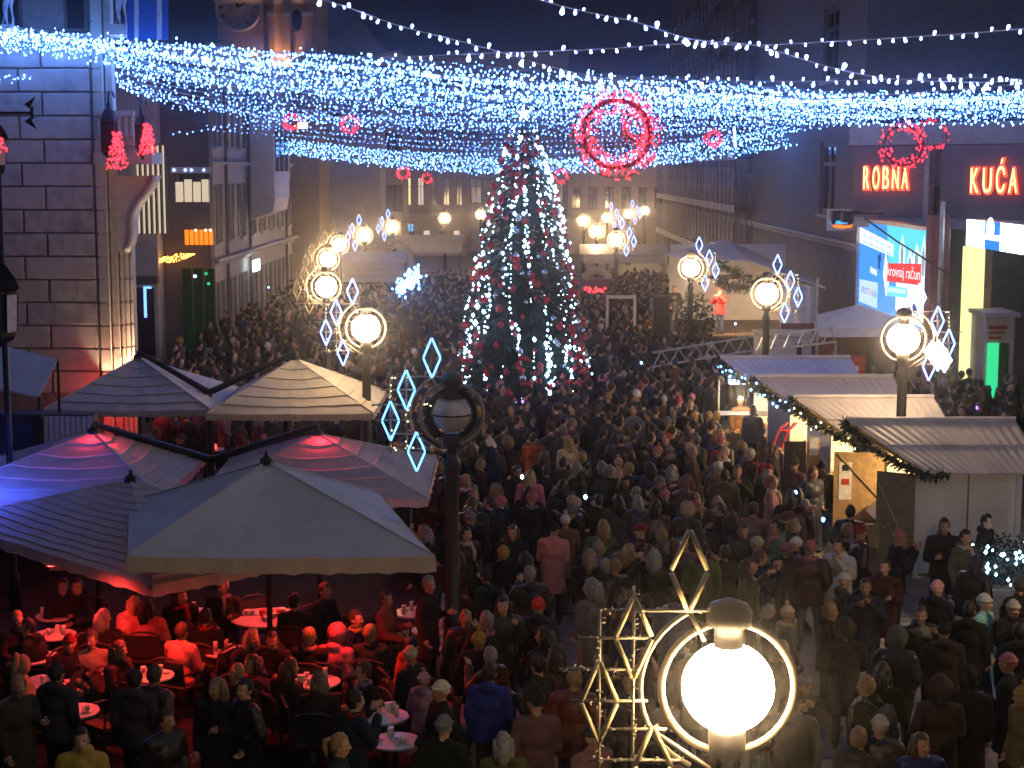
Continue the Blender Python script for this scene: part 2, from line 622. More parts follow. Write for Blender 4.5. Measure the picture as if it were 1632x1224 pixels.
# ---- heads: hair, hats and hoods in head coordinates
def cap_shell(kind):
    mb = MB()
    seg, rings = 18, 12
    rx, ry, rz_ = .088, .108, .122
    vs, fs = [], []
    for i in range(rings + 1):
        th = math.pi * i / rings
        for k in range(seg):
            g = 2 * math.pi * k / seg
            vs.append((rx * math.sin(th) * math.cos(g), .010 + ry * math.sin(th) * math.sin(g), .024 + rz_ * math.cos(th)))
    for i in range(rings):
        for k in range(seg):
            ids = (i * seg + k, (i + 1) * seg + k, (i + 1) * seg + (k + 1) % seg, i * seg + (k + 1) % seg)
            c = sum((Vector(vs[q]) for q in ids), Vector()) / 4
            lim = .075 if c.y < -.03 else (.0 if c.y < .03 else -.055)
            if kind == 'beanie':
                lim = .045 if c.y < .02 else .0
            if c.z > lim:
                fs.append(ids)
    mb.add(vs, fs)
    return mb
def hair_mesh(kind):
    mb = cap_shell('beanie' if 'beanie' in kind else 'hair')
    mi = 'hair'
    if kind == 'long_hair':
        for s in (-1, 1):
            mb.tube([(s * .075, .02, .06), (s * .088, .015, -.03), (s * .082, .02, -.12), (s * .07, .01, -.19)], [.03, .032, .036, .02], 8)
        mb.tube([(0, .085, .07), (0, .102, -.03), (0, .105, -.13), (0, .10, -.22)], [.06, .078, .085, .05], 10)
        mb.tube([(-.05, .07, .0), (-.055, .09, -.12), (-.05, .09, -.21)], [.05, .055, .03], 8)
        mb.tube([(.05, .07, .0), (.055, .09, -.12), (.05, .09, -.2)], [.05, .055, .03], 8)
    if kind == 'ponytail':
        mb.tube([(0, .10, .08), (0, .155, .06), (0, .165, -.02), (0, .14, -.12)], [.025, .034, .032, .012], 8)
    if 'beanie' in kind:
        mi = 'cloth'
        mb.lathe([(.090, .032), (.100, .036), (.101, .062), (.091, .068)], (0, .008, 0), 18)
        for i in range(len(mb.v) - 18 * 4, len(mb.v)):
            x, y, z = mb.v[i]
            mb.v[i] = (x * .95, (y - .008) * 1.15 + .008, z)
    if kind == 'pompom_beanie':
        rng = random.Random(3)
        mb.ell((0, .02, .178), (.036, .036, .034), 9, 6)
        for i in range(len(mb.v) - 9 * 7, len(mb.v)):
            x, y, z = mb.v[i]
            q = 1 + .2 * (rng.random() - .5)
            mb.v[i] = (x * q, .02 + (y - .02) * q, .178 + (z - .178) * q)
    if kind == 'fur_hood':
        mi = 'cloth'
        mb = MB()
        rng = random.Random(5)
        pts = []
        for k in range(16):
            g = 2 * math.pi * k / 16
            pts.append((.105 * math.cos(g), -.055 + .03 * math.sin(g), .015 + .135 * math.sin(g)))
        mb.tube(pts, [.030 + .012 * rng.random() for _ in pts], 7, closed=True)
        mb.ell((0, .035, .02), (.118, .115, .145), 14, 10)
        mb.f = [f for f in mb.f if not (sum(mb.v[i][1] for i in f) / len(f) < -.052 and sum(abs(mb.v[i][0]) for i in f) / len(f) < .07)]
        mb.m = [0] * len(mb.f)
    rj = random.Random(8)
    if mi == 'hair':
        mb.v = [(x + rj.gauss(0, .0035), y + rj.gauss(0, .0035), z + rj.gauss(0, .004)) for x, y, z in mb.v]
    return mb.mesh(kind, mi, True)
HAIR = {k: hair_mesh(k) for k in ('short_hair', 'long_hair', 'ponytail', 'beanie', 'pompom_beanie', 'fur_hood')}

COATS = [('black', (.010, .010, .011)), ('black', (.012, .012, .013)), ('black', (.014, .013, .013)), ('navy', (.010, .014, .034)), ('navy', (.014, .018, .04)),
         ('charcoal', (.032, .032, .035)), ('dark brown', (.040, .026, .018)), ('olive', (.040, .042, .024)), ('grey', (.11, .11, .115)),
         ('burgundy', (.085, .014, .02)), ('beige', (.24, .19, .13)), ('dark green', (.014, .035, .024)), ('camel', (.20, .12, .06)), ('dusty pink', (.36, .17, .18)),
         ('rust red', (.20, .045, .025)), ('pale grey', (.32, .32, .34)), ('plum', (.07, .02, .05)), ('cobalt blue', (.012, .035, .20))]
HAIRC = [('dark brown', (.018, .011, .008)), ('black', (.008, .007, .007)), ('brown', (.05, .028, .015)), ('blond', (.26, .17, .07)), ('grey', (.22, .21, .2))]
HATC = [('black', (.012, .012, .013)), ('grey', (.14, .14, .15)), ('white', (.5, .49, .47)), ('dark red', (.20, .015, .015)), ('pink', (.34, .12, .15)), ('navy', (.012, .018, .05)), ('mustard', (.33, .2, .03)), ('cream', (.42, .36, .26))]
SKINS = [(.42, .25, .18), (.38, .22, .15), (.46, .29, .21), (.33, .19, .13)]
TROU = [(.010, .010, .012), (.014, .018, .035), (.03, .03, .033), (.022, .018, .016), (.05, .07, .12)]
prng = random.Random(11)
scarf_m = MB().tube([(.085 * math.cos(k * math.pi / 8), .075 * math.sin(k * math.pi / 8), .012 * math.sin(k * 1.9)) for k in range(16)], [.034 + .008 * (k % 3 == 0) for k in range(16)], 7, closed=True)
scarf_m.tube([(.03, -.10, .0), (.045, -.155, -.12), (.04, -.165, -.27)], [.03, .036, .03], 6)
scarf_m = scarf_m.mesh('scarf', 'cloth', True)

def person(loc, face, where, T=None, coat=None, head=None, headc=None, scale=None, note='', group='people standing in the crowd', rows=None):
    """loc = ground point, face = heading in radians (0 looks at the camera, -Y)"""
    if T is None:
        T = prng.choice(PT)
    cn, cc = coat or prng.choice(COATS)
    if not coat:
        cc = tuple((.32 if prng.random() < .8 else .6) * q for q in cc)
    if head is None:
        head = prng.choice(['short_hair'] * 4 + ['long_hair'] * 3 + ['ponytail', 'beanie', 'beanie', 'pompom_beanie', 'fur_hood'])
    if head in ('short_hair', 'long_hair', 'ponytail'):
        hn, hc = headc or prng.choice(HAIRC)
        ht = {'short_hair': 'short %s hair', 'long_hair': 'long %s hair', 'ponytail': '%s ponytail'}[head] % hn
    elif head == 'fur_hood':
        hn, hc = headc or (('fur trimmed', (.16, .12, .08)) if prng.random() < .5 else ('same coloured', tuple(min(1, c * 1.6 + .01) for c in cc)))
        ht = 'hood up'
    else:
        hn, hc = headc or prng.choice(HATC)
        ht = {'beanie': '%s beanie', 'pompom_beanie': '%s bobble hat'}[head] % hn
    sc = scale or prng.uniform(.94, 1.06)
    kid = sc < .8
    f = face % (2 * math.pi)
    look = 'seen from the front' if (f < .8 or f > 5.48) else ('seen from behind' if 2.3 < f < 3.98 else 'seen in profile')
    act = {0: '', 1: ' hands in pockets', 2: ' holding a cup', 3: ' raising a phone', 4: ' arms folded', 5: ' walking', 6: ' hand to chest', 7: ' one hand raised'}
    pose = ''
    for i, t in enumerate(PT):
        if t is T:
            pose = act[i]
    lab = '%s in %s coat, %s,%s %s %s' % ('child' if kid else 'person', cn, ht, pose, look, where)
    if note:
        lab = note
    lab = ' '.join(lab.split())
    ws = lab.split()
    if len(ws) > 16:
        lab = ' '.join(lab.replace(' seen from the front', '').replace(' seen from behind', '').replace(' seen in profile', '').split()[:16])
    o = obj('person', T['body'], None, loc, face, sc)
    tag(o, lab, 'person', group)
    o.color = (*prng.choice(SKINS), 1)
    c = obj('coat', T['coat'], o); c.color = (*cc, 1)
    t = obj('trousers', T['trousers'], o); t.color = (*prng.choice(TROU), 1)
    hm = obj('hat' if 'beanie' in head else ('hood' if head == 'fur_hood' else 'hair'), HAIR[head], o, T['head'], T['yaw'])
    hm.color = (*hc, 1)
    if prng.random() < .28:
        sf = obj('scarf', scarf_m, o, T['head'] + Vector((0, .012, -.15)), T['yaw'] * .5)
        sf.color = (*prng.choice(HATC)[1], 1)
    return o
# ------------------------------------------------------------------ ground
def ground_material():
    m = bpy.data.materials.new('paving')
    n, out = nodes_of(m)
    N, L = n.nodes, n.links
    b = N.new('ShaderNodeBsdfPrincipled')
    tc = N.new('ShaderNodeTexCoord')
    br = N.new('ShaderNodeTexBrick')
    br.inputs['Color1'].default_value = (.19, .175, .16, 1)
    br.inputs['Color2'].default_value = (.15, .14, .13, 1)
    br.inputs['Mortar'].default_value = (.05, .047, .045, 1)
    br.inputs['Scale'].default_value = 1.0
    br.inputs['Mortar Size'].default_value = .012
    br.inputs['Brick Width'].default_value = .8
    br.inputs['Row Height'].default_value = .8
    L.new(tc.outputs['Object'], br.inputs['Vector'])
    nz = N.new('ShaderNodeTexNoise'); nz.inputs['Scale'].default_value = 1.1; nz.inputs['Detail'].default_value = 9
    L.new(tc.outputs['Object'], nz.inputs['Vector'])
    mx = N.new('ShaderNodeMix'); mx.data_type = 'RGBA'; mx.blend_type = 'MULTIPLY'
    mx.inputs[0].default_value = .6
    L.new(br.outputs[0], mx.inputs[6]); L.new(nz.outputs[0], mx.inputs[7])
    L.new(mx.outputs[2], b.inputs['Base Color'])
    b.inputs['Roughness'].default_value = .55
    L.new(b.outputs[0], out.inputs[0])
    M['paving'] = m
ground_material()
mat('slab', (.17, .155, .145), .5, var=.3, scale=2.2, bump=.25, bscale=30, dirt=.35)
g = MB().quad((-130, -40, 0), (130, -40, 0), (130, 260, 0), (-130, 260, 0)).build('ground', 'paving')
struct(g)
sm = MB().box(-.392, .392, -.392, .392, -.02, .012).mesh('paving_slab', 'slab')
for ix in range(13):
    for iy in range(21):
        o = obj('paving_slab', sm, g, (-.5 + ix * .8 + (iy % 2) * .4, 14.9 + iy * .8, .004 * ((ix * 7 + iy * 3) % 3)), (ix * 3 + iy) % 4 * math.pi / 2)

# ------------------------------------------------------------------ facades
WIN = {}
def window_meshes(ww, wh, fr, style):
    key = (round(ww, 3), round(wh, 3), fr, style)
    if key in WIN:
        return WIN[key]
    t = max(.05, ww * .07)
    f = MB()
    f.box(-ww / 2, -ww / 2 + t, -.05, .05, 0, wh).box(ww / 2 - t, ww / 2, -.05, .05, 0, wh)
    f.box(-ww / 2 + t, ww / 2 - t, -.05, .05, 0, t).box(-ww / 2 + t, ww / 2 - t, -.05, .05, wh - t, wh)
    if style != 'plain':
        f.box(-t / 2, t / 2, -.045, .045, t, wh - t)
        f.box(-ww / 2 + t, -t / 2, -.04, .04, wh * .66, wh * .66 + t * .8).box(t / 2, ww / 2 - t, -.04, .04, wh * .66, wh * .66 + t * .8)
    p = MB().box(-ww / 2 + t * .6, ww / 2 - t * .6, -.012, .012, t * .6, wh - t * .6)
    WIN[key] = (f.mesh('window', fr), p.mesh('pane', 'pane'), wh)
    return WIN[key]
LITP = {}
def lit_pane(ww, wh, mname):
    key = (round(ww, 3), round(wh, 3), mname)
    if key not in LITP:
        t = max(.05, ww * .07)
        LITP[key] = MB().box(-ww / 2 + t * .6, ww / 2 - t * .6, -.012, .012, t * .6, wh - t * .6).mesh('pane', mname)
    return LITP[key]
def facade(root, W, H, wins, wall, depth=6.0, thick=.3, frame='frame', style='cross', sills=True, mwall='wall', shutters=None):
    """local x along the wall, outward is -y; wins: (xc, z0, ww, wh, lit material or None)"""
    xs = sorted({0.0, W} | {round(a, 4) for x, z, ww, wh, l in wins for a in (x - ww / 2, x + ww / 2)})
    zs = sorted({0.0, H} | {round(a, 4) for x, z, ww, wh, l in wins for a in (z, z + wh)})
    def inside(xc, zc):
        return any(abs(xc - x) < ww / 2 and z < zc < z + wh for x, z, ww, wh, l in wins)
    mb = MB()
    for i in range(len(xs) - 1):
        for j in range(len(zs) - 1):
            if not inside((xs[i] + xs[i + 1]) / 2, (zs[j] + zs[j + 1]) / 2):
                mb.quad((xs[i], 0, zs[j]), (xs[i + 1], 0, zs[j]), (xs[i + 1], 0, zs[j + 1]), (xs[i], 0, zs[j + 1]))
    for x, z, ww, wh, l in wins:
        a, b, c, d = x - ww / 2, x + ww / 2, z, z + wh
        mb.quad((a, 0, c), (a, 0, d), (a, thick, d), (a, thick, c)).quad((b, 0, d), (b, 0, c), (b, thick, c), (b, thick, d))
        mb.quad((a, 0, d), (b, 0, d), (b, thick, d), (a, thick, d)).quad((b, 0, c), (a, 0, c), (a, thick, c), (b, thick, c))
        mb.quad((a, thick + .05, c), (b, thick + .05, c), (b, thick + .05, d), (a, thick + .05, d))
    mb.quad((0, depth, 0), (0, 0, 0), (0, 0, H), (0, depth, H)).quad((W, 0, 0), (W, depth, 0), (W, depth, H), (W, 0, H))
    mb.quad((0, 0, H), (W, 0, H), (W, depth, H), (0, depth, H)).quad((W, depth, 0), (0, depth, 0), (0, depth, H), (W, depth, H))
    mb.build(mwall, wall, root)
    for x, z, ww, wh, l in wins:
        fm, pm, _ = window_meshes(ww, wh, frame, style)
        o = obj('window', fm, root, (x, thick * .55, z))
        obj('pane', lit_pane(ww, wh, l) if l else pm, o, (0, .02, 0))
        if shutters:
            key = ('shutter', round(ww, 3), round(wh, 3))
            if key not in WIN:
                sh_ = MB().box(-ww * .24, ww * .24, -.03, .0, 0, wh)
                for q in range(10):
                    sh_.box(-ww * .19, ww * .19, -.05, -.031, wh * (q + .2) / 10, wh * (q + .75) / 10)
                WIN[key] = sh_.mesh('shutter', shutters)
            for sx_ in (-1, 1):
                obj('shutter', WIN[key], o, (sx_ * ww * .76, -thick * .55 - .004, 0))
        if sills:
            key = ('sill', round(ww, 3))
            if key not in WIN:
                WIN[key] = MB().box(-ww / 2 - .1, ww / 2 + .1, -.14, .1, -.12, -.004).mesh('sill', 'trim')
            obj('sill', WIN[key], o, (0, -thick * .55, 0))
def cornice(root, W, z, h=.35, d=.4, m='trim', name='cornice'):
    MB().prism([(-d, z + h), (-d, z + h * .65), (-d * .45, z + h * .35), (-d * .35, z), (.004, z), (.004, z + h)], -.1, W + .1, 'x').build(name, m, root)
def grid(x0, dx, nx, rows, ww, wh, lit={}, skip=()):
    return [(x0 + i * dx, z, ww, wh, lit.get((i, j))) for j, z in enumerate(rows) for i in range(nx) if (i, j) not in skip]

# ---- near left palace (rusticated stone), front at Y = 40
FY = 40.0
pal = thing('stone_palace', 'rusticated pinkish stone palace corner with banded pilasters and curved console', 'building', (0, 0, 0))
x0, x1 = -21.0, -10.12
cw = .565
wall = MB()
wall.box(x0, x1, FY, FY + 1.2, 0, 18)
wall.build('wall', 'joint', pal)
def block_mesh(ln, m):
    b, z0_, z1_ = .022, .016, cw - .020
    mb = MB()
    mb.add([(0, .03, z0_), (ln, .03, z0_), (ln, .03, z1_), (0, .03, z1_), (0, -.075, z0_), (ln, -.075, z0_), (ln, -.075, z1_), (0, -.075, z1_), (b, -.1, z0_ + b), (ln - b, -.1, z0_ + b), (ln - b, -.1, z1_ - b), (b, -.1, z1_ - b)],
           [(8, 9, 10, 11), (4, 5, 9, 8), (5, 6, 10, 9), (6, 7, 11, 10), (7, 4, 8, 11), (0, 1, 5, 4), (1, 2, 6, 5), (2, 3, 7, 6), (3, 0, 4, 7)])
    return mb.mesh('stone_block', m)
bm_s, bm_l = 1.135, 1.70
blocks = {(ln, m): block_mesh(ln, m) for ln in (bm_s, bm_l) for m in ('stone', 'stone_b', 'stone_c')}
zr = 2.0
r = 0
while zr < 10.4:
    xx = x1 - .02
    if r % 2 == 0:
        seq = [bm_s, bm_s, bm_l, bm_s, bm_s]
    else:
        seq = [bm_l, bm_s, bm_s, bm_s, bm_l]
    for me in seq:
        ln = me
        xx -= ln + .042
        if xx < -14.5:
            break
        obj('stone_block', blocks[(ln, random.choice(('stone', 'stone_b', 'stone_c')))], pal, (xx, FY + random.uniform(-.012, .012), zr))
    zr += cw
    r += 1
# upper storey windows (dark openings) over the courses
for xa, xb in ((-12.75, -11.75), (-10.75, -10.18)):
    o = MB().box(xa, xb, FY - .07, FY + .02, 10.75, 14.5).build('upper_window', 'frame', pal)
    MB().box(xa + .08, xb - .08, FY - .085, FY - .072, 10.85, 14.4).build('pane', 'pane', o)
MB().box(x0, x1, FY - .25, FY - .002, 10.55, 10.72).build('string_course', 'trim', pal)
# banded pilasters stepping back round the corner
cols = [(-10.10, -9.86, FY - .12), (-9.84, -9.68, FY + .08), (-9.66, -9.58, FY + .22), (-9.57, -9.48, FY + .34), (-9.47, -9.41, FY + .46)]
for k, (a, b, yy) in enumerate(cols):
    pil = MB().box(a + .02, b - .02, yy + .03, yy + .45, 0, 12.5 if k < 2 else 6.6).build('pilaster', 'stone_pale', pal)
    bmesh_drum = MB().box(a, b, yy, yy + .06, .02, cw - .03).mesh('drum', 'stone_pale')
    z = .3
    while z < (12 if k < 2 else 6.0):
        obj('drum', bmesh_drum, pil, (0, 0, z))
        z += cw
# curved console carrying the balcony
prof = []
for t in range(15):
    q = t / 14
    px = 205 + 42 * (1 - math.cos(q * math.pi * .55)) / (1 - math.cos(math.pi * .55)) + 4 * math.sin(q * 9)
    py = 400 - 120 * q
    p = D(px, py, FY + .3)
    prof.append((p.x, p.z))
poly = prof + [(-9.75, prof[-1][1]), (-9.75, prof[0][1])]
MB().prism(poly, FY + .1, FY + .9, 'y').build('console', 'stone_pale', pal)
rim = [(a + .01, FY + .08, b) for a, b in prof]
MB().tube(rim, .07, 8).build('console_scroll', 'stone_pale', pal, True)
p = D(250, 262, FY + .3)
MB().box(-10.1, p.x, FY - .25, FY + 1.0, p.z, p.z + .28).build('console_slab', 'stone_pale', pal)
zb = D(200, 250, FY).z
bal = MB().box(-10.05, -9.1, FY - .3, FY + .9, zb + .28, zb + .38)
for k in range(6):
    bal.lathe([(.03, 0), (.07, .12), (.035, .3), (.06, .5), (.03, .6)], (-9.95 + k * .16, FY - .2, zb + .38), 8)
bal.box(-10.05, -9.1, FY - .28, FY - .12, zb + .98, zb + 1.1)
bal.build('balcony', 'stone_pale', pal)
# body behind the corner
MB().prism([(x0, FY + 1.2), (-10.0, FY + 1.2), (-14.2, FY + 17), (x0, FY + 17)], 0, 18, 'z').build('rear_wall', 'stone', pal)
# wall washer lamps at the pilasters
for (wx, wy, en) in ((-9.98, FY - .34, 70), (-9.76, FY - .12, 110), (-9.52, FY + .12, 260), (-9.43, FY + .26, 220)):
    wl = MB().lathe([(.05, 0), (.07, .02), (.07, .12), (.06, .14)], (wx, wy, 2.0), 10).build('wall_washer', 'iron', pal)
    lamp_light('wall_washer_light', 'SPOT', en, (1, .80, .5), (wx, wy, 2.18), wl, .04, (math.pi, 0, 0), R(70))

# banners and flags over the balcony
bn = thing('banner', 'long blue banner with white side stripes hanging on the stone palace', 'banner')
for a, b, m in ((214, 221, 'banner_white'), (221, 250, 'banner_blue'), (250, 258, 'banner_white'), (258, 268, 'banner_blue'), (203, 214, 'banner_blue')):
    mb = MB()
    pts = [D(a, 64, FY - 1.0), D(b, 62, FY - 1.0), D(b, -30, FY - 1.0), D(a, -30, FY - 1.0)]
    mb.quad(*pts)
    o = mb.build('stripe', m, bn)
    o.modifiers.new('thick', 'SOLIDIFY').thickness = .02
for u, v, nm in ((190, 0, 'white flag furled on the balcony beside the blue banner'), (10, 0, 'white flag furled over the iron lantern pole')):
    fl = thing('flag', nm, 'flag')
    p0 = D(u, -20, FY - .9); p1 = D(u + 3, 48, FY - .9)
    MB().tube([D(u - 6, 40, FY - .5), D(u + 8, -30, FY - 1.2)], .02, 6).build('flag_pole', 'alu', fl)
    mb = MB()
    n = 8
    for s, off in ((0, 0), (1, 9)):
        pts = [D(u + off + 2 * math.sin(k * 1.3 + s), -25 + k * 11, FY - .95 + .06 * math.cos(k * 2 + s)) for k in range(n)]
        mb.tube(pts, [.05 + .03 * math.sin(k * .8 + s) for k in range(n)], 7)
    mb.build('cloth', 'banner_white', fl, True)
    MB().box(p1.x - .28, p1.x + .12, FY - 1.1, FY - .06, p1.z - .12, p1.z + .12).build('bracket', 'trim', fl)

# ---- left side of the street, going away
b1 = thing('shop_building', 'pale building with tall lit vertical slat window and dark shop below', 'building', (-17.2, 62, 0))
facade(b1, 3.76, 12, [], 'plaster_white', depth=1.0)
for k in range(6):
    px = 219 + k * 8.2
    a = D(px, 308 - 0, 61.9); b_ = D(px + 5.6, 367, 61.9)
    o = MB().box(a.x + 17.2, b_.x + 17.2, -.10, -.02, D(px, 372, 62).z, D(px, 232, 62).z).build('window', 'lit_cream', b1)
    MB().box(b_.x + 17.2, b_.x + 17.2 + .055, -.2, -.02, D(px, 374, 62).z, D(px, 228, 62).z).build('slat', 'frame', o)
z0 = D(230, 452, 62).z
MB().box(1.8, 3.8, -.5, -.004, z0, z0 + .3).build('shop_awning', 'frame', b1)
o = MB().box(2.8, 3.6, -.06, -.004, .3, z0 - .15).build('shop_window', 'pane', b1)
MB().box(3.2, 3.3, -.1, -.062, 1.9, 3.0).build('neon_strip', 'shop_blue', o)
MB().box(3.2, 3.5, -.1, -.062, 3.0, 3.08).build('neon_strip', 'shop_blue', o)
MB().box(2.6, 2.78, -.15, -.004, .3, z0 - .15).build('shop_pillar', 'plaster_white', b1)
MB().box(3.61, 3.74, -.15, -.004, .3, z0 - .15).build('shop_pillar', 'plaster_white', b1)

BY = 63.0
b2 = thing('dark_building', 'dark narrow building with curtained lit window over amber shop window', 'building', (-13.42, BY, 0))
bx2 = lambda u: D(u, 0, BY).x + 13.42
bz2 = lambda v: D(300, v, BY).z
xa, xb = bx2(269), bx2(327)
facade(b2, 1.78, 11, [((xa + xb) / 2, bz2(323), xb - xa, bz2(268) - bz2(323), None)], 'plaster_dark', depth=1.0, sills=False, style='plain')
for k in range(4):
    q0 = xa + (xb - xa) * (.03 + k * .245)
    MB().box(q0, q0 + (xb - xa) * .21, .11, .15, bz2(322), bz2(290 - 4 * (k % 2))).build('curtain', 'lit_cream', b2)
MB().box(xa - .05, xb + .08, -.22, -.003, bz2(276), bz2(266)).build('lintel', 'trim', b2)
for u in (272, 290, 300, 320):
    MB().ell((bx2(u), -.24, bz2(271)), .035, 6, 5).build('lintel_lamp', 'led_bulb', b2)
za, zb2 = bz2(392), bz2(364)
xc, xd = bx2(285), bx2(332)
sw = MB().box(xc, xd, -.1, -.003, za, zb2).build('shop_window', 'frame', b2)
for k in range(6):
    w6 = (xd - xc) / 6
    MB().box(xc + k * w6 + .02, xc + (k + 1) * w6 - .02, -.13, -.102, za + .05, zb2 - .05).build('pane', 'lit_amber', sw)
for u in (304, 320, 328):
    MB().ell((bx2(u), -.2, zb2 - .06), .04, 8, 6).build('spot_lamp', 'led_warm', sw)
gs = MB().box(bx2(278), bx2(332), -.05, -.003, .6, bz2(428)).build('green_shop_front', 'shop_green', b2)
for k, (u, v) in enumerate(((300, 440), (318, 436), (322, 452))):
    MB().box(bx2(u) - .05, bx2(u) + .06, -.09, -.055, bz2(v) - .05, bz2(v) + .05).build('lit_shop_item', 'screen_green' if k else 'screen_white', gs)
for k in range(4):
    MB().box(bx2(278 + k * 18) - .03, bx2(278 + k * 18) + .03, -.1, -.052, .6, bz2(428)).build('mullion', 'frame', gs)
amb = thing('amber_light_curtain', 'amber fairy light swag hanging over the green shop front', 'fairy lights')
mb = MB()
rg = random.Random(4)
for k in range(170):
    q = rg.random()
    u = 254 + 56 * q
    v = 415 - 10 * q + rg.uniform(-6, 7) * math.sin(math.pi * min(1, q * .9 + .12))
    mb.ell(D(u, v, 62.3 + rg.uniform(-.1, .1)), .028, 4, 2)
stuff(mb.build('bulbs', 'led_amber', amb))
MB().tube([D(254, 411, 62.35), D(275, 404, 62.35), D(310, 398, 62.35)], .015, 5).build('wire', 'iron', amb)

# receding facade row on the left, x = -13.5
b3 = thing('long_facade', 'long grey plastered facade with shuttered windows running down the street', 'building', (-11.85, 64, 0), R(90))
wins = grid(2.0, 2.95, 8, [4.6, 8.4], 1.1, 2.3, {(1, 1): 'lit_cream', (2, 1): 'lit_cream', (6, 0): 'lit_warm'})
wins += [(2.0 + i * 2.95, .1, 1.2, 2.9, 'lit_yellow' if i == 4 else None) for i in range(8)]
facade(b3, 24, 12.2, wins, 'plaster_grey', depth=4, shutters='frame')
# local +x of a 90 degree rotated root runs to +Y, outward is +x of the world
cornice(b3, 24, 3.65); cornice(b3, 24, 11.8, .5, .6); cornice(b3, 24, 7.6, .2, .2, name='string_course')
for k, xx in enumerate((3.5, 9.4, 21.2)):
    MB().tube([(xx, -.12, 0), (xx, -.12, 11.8)], .07, 8).build('downpipe', 'frame', b3)
bay = MB().box(9.6, 14.6, -1.2, -.003, 6.2, 10.0).build('bay_window', 'plaster_white', b3)
MB().prism([(-1.1, 5.6), (-1.2, 6.2), (-.003, 6.2), (-.003, 5.2)], 9.8, 14.4, 'x').build('bay_console', 'trim', bay)
for k in range(3):
    MB().box(10.1 + k * 1.5, 11.1 + k * 1.5, -1.24, -1.203, 7.4, 9.4).build('pane', 'pane', bay)
sgn = MB().box(8.0, 9.6, -.5, -.4, 3.0, 3.5).build('shop_sign', 'screen_white', b3)

# clock tower
ct = thing('clock_tower', 'ochre clock tower with round dial and columns lit from below', 'tower', (-17.9, 101, 0))
facade(ct, 6.05, 26, [], 'plaster_ochre', depth=6)
tx = lambda u: D(u, 0, 101).x + 17.9
tz = lambda v: D(400, v, 101).z
for a, b in ((428, 437), (452, 463), (484, 497)):
    MB().box(tx(a), tx(b), -.35, -.004, tz(130), tz(5)).build('column', 'plaster_ochre', ct)
    MB().box(tx(a) - .06, tx(b) + .06, -.42, -.003, tz(26), tz(20)).build('capital', 'trim', ct)
MB().box(tx(414), tx(420), -.2, -.004, tz(130), tz(5)).build('column', 'plaster_ochre', ct)
cornice(ct, 6.05, tz(6), .5, .5)
dial = MB().tube([(tx(380) + 1.35 * math.cos(k * math.pi / 16), -.1, tz(12) + 1.35 * math.sin(k * math.pi / 16)) for k in range(32)], .11, 8, closed=True).build('clock_dial', 'trim', ct, True)
mb = MB()
mb.lathe([(1.25, 0), (1.25, .04)], (0, 0, 0), 32)
mb.v = [(x + tx(380), -.05 - z, y + tz(12)) for x, y, z in mb.v]
mb.build('dial_plate', 'plaster_grey', dial)
for k in range(12):
    a = k * math.pi / 6
    c, s = math.cos(a), math.sin(a)
    MB().tube([(tx(380) + c * .95, -.13, tz(12) + s * .95), (tx(380) + c * 1.15, -.13, tz(12) + s * 1.15)], .05, 6).build('hour_mark', 'black', dial)
for a, l in ((2.0, .6), (.5, .95)):
    MB().tube([(tx(380), -.15, tz(12)), (tx(380) + l * math.cos(a), -.15, tz(12) + l * math.sin(a))], [.06, .03], 6).build('clock_hand', 'black', dial)
ow = MB().lathe([(.32, 0), (.32, .05)], (0, 0, 0), 20)
ow.v = [(x * .9 + tx(473), -.06 - z, y * 2.0 + tz(32)) for x, y, z in ow.v]
ow.build('oval_window', 'pane', ct)
for u in (400, 445, 458):
    wl = MB().box(tx(u) - .12, tx(u) + .12, -.75, -.5, tz(118), tz(118) + .18).build('floodlight', 'iron', ct)
    lamp_light('floodlight_beam', 'SPOT', 170 if u > 430 else 60, (1, .48, .2), (tx(u), -.62, tz(118) + .25), wl, .08, (R(168), 0, 0), R(95))

# pyramid-roofed tower further back
pr = thing('pyramid_roof_tower', 'grey tower with steep pyramid roof behind the clock tower', 'tower', (D(512, 0, 122).x, 122, 0))
facade(pr, 4.2, D(500, 88, 122).z, grid(1.0, 2.2, 2, [10.8], .6, 1.0), 'plaster_grey', depth=5)
zt, ze = D(573, 25, 122).z, D(573, 78, 122).z
mb = MB()
mb.add([(-.3, -.4, ze), (4.6, -.4, ze - .35), (4.6, 5, ze), (-.3, 5, ze), (2.6, 2, zt)], [(0, 1, 4), (1, 2, 4), (2, 3, 4), (3, 0, 4), (3, 2, 1, 0)])
mb.build('roof', 'plaster_grey', pr)

# ---- far end of the street
def far_house(u0, u1, Y, H, wall, label, rows, nx, ww, wh, lit={}, **kw):
    a, b = D(u0, 300, Y), D(u1, 300, Y)
    W = b.x - a.x
    h = thing('town_house', label, 'building', (a.x, Y, 0), 0, 'town houses closing the street')
    dx = W / nx
    facade(h, W, H, grid(dx / 2, dx, nx, rows, ww, wh, lit), wall, depth=8, **kw)
    cornice(h, W, H - .5, .5, .5)
    cornice(h, W, rows[0] - .9, .25, .25, name='string_course')
    return h
h1 = far_house(455, 640, 128, 16.5, 'plaster_grey', 'grey town house with tall paired windows and a shop awning', [4.2, 8.2, 12.2], 6, .85, 2.1, {(2, 0): 'lit_warm', (4, 1): 'lit_cream'}, shutters='plaster_dark')
MB().prism([(-1.2, 5.9), (-.003, 6.5), (-.003, 6.4), (-1.2, 5.8)], 4.6, 7.0, 'x').build('awning', 'plaster_dark', h1)
MB().box(1.0, 8.8, -.08, -.003, .2, 2.6).build('shop_front', 'pane', h1)
for k, (xx, mm) in enumerate(((5.6, 'lit_cream'), (6.4, 'lit_yellow'), (7.0, 'lit_cream'))):
    MB().box(xx, xx + .28, -.13, -.083, .9, 2.3).build('shop_window', mm, h1)
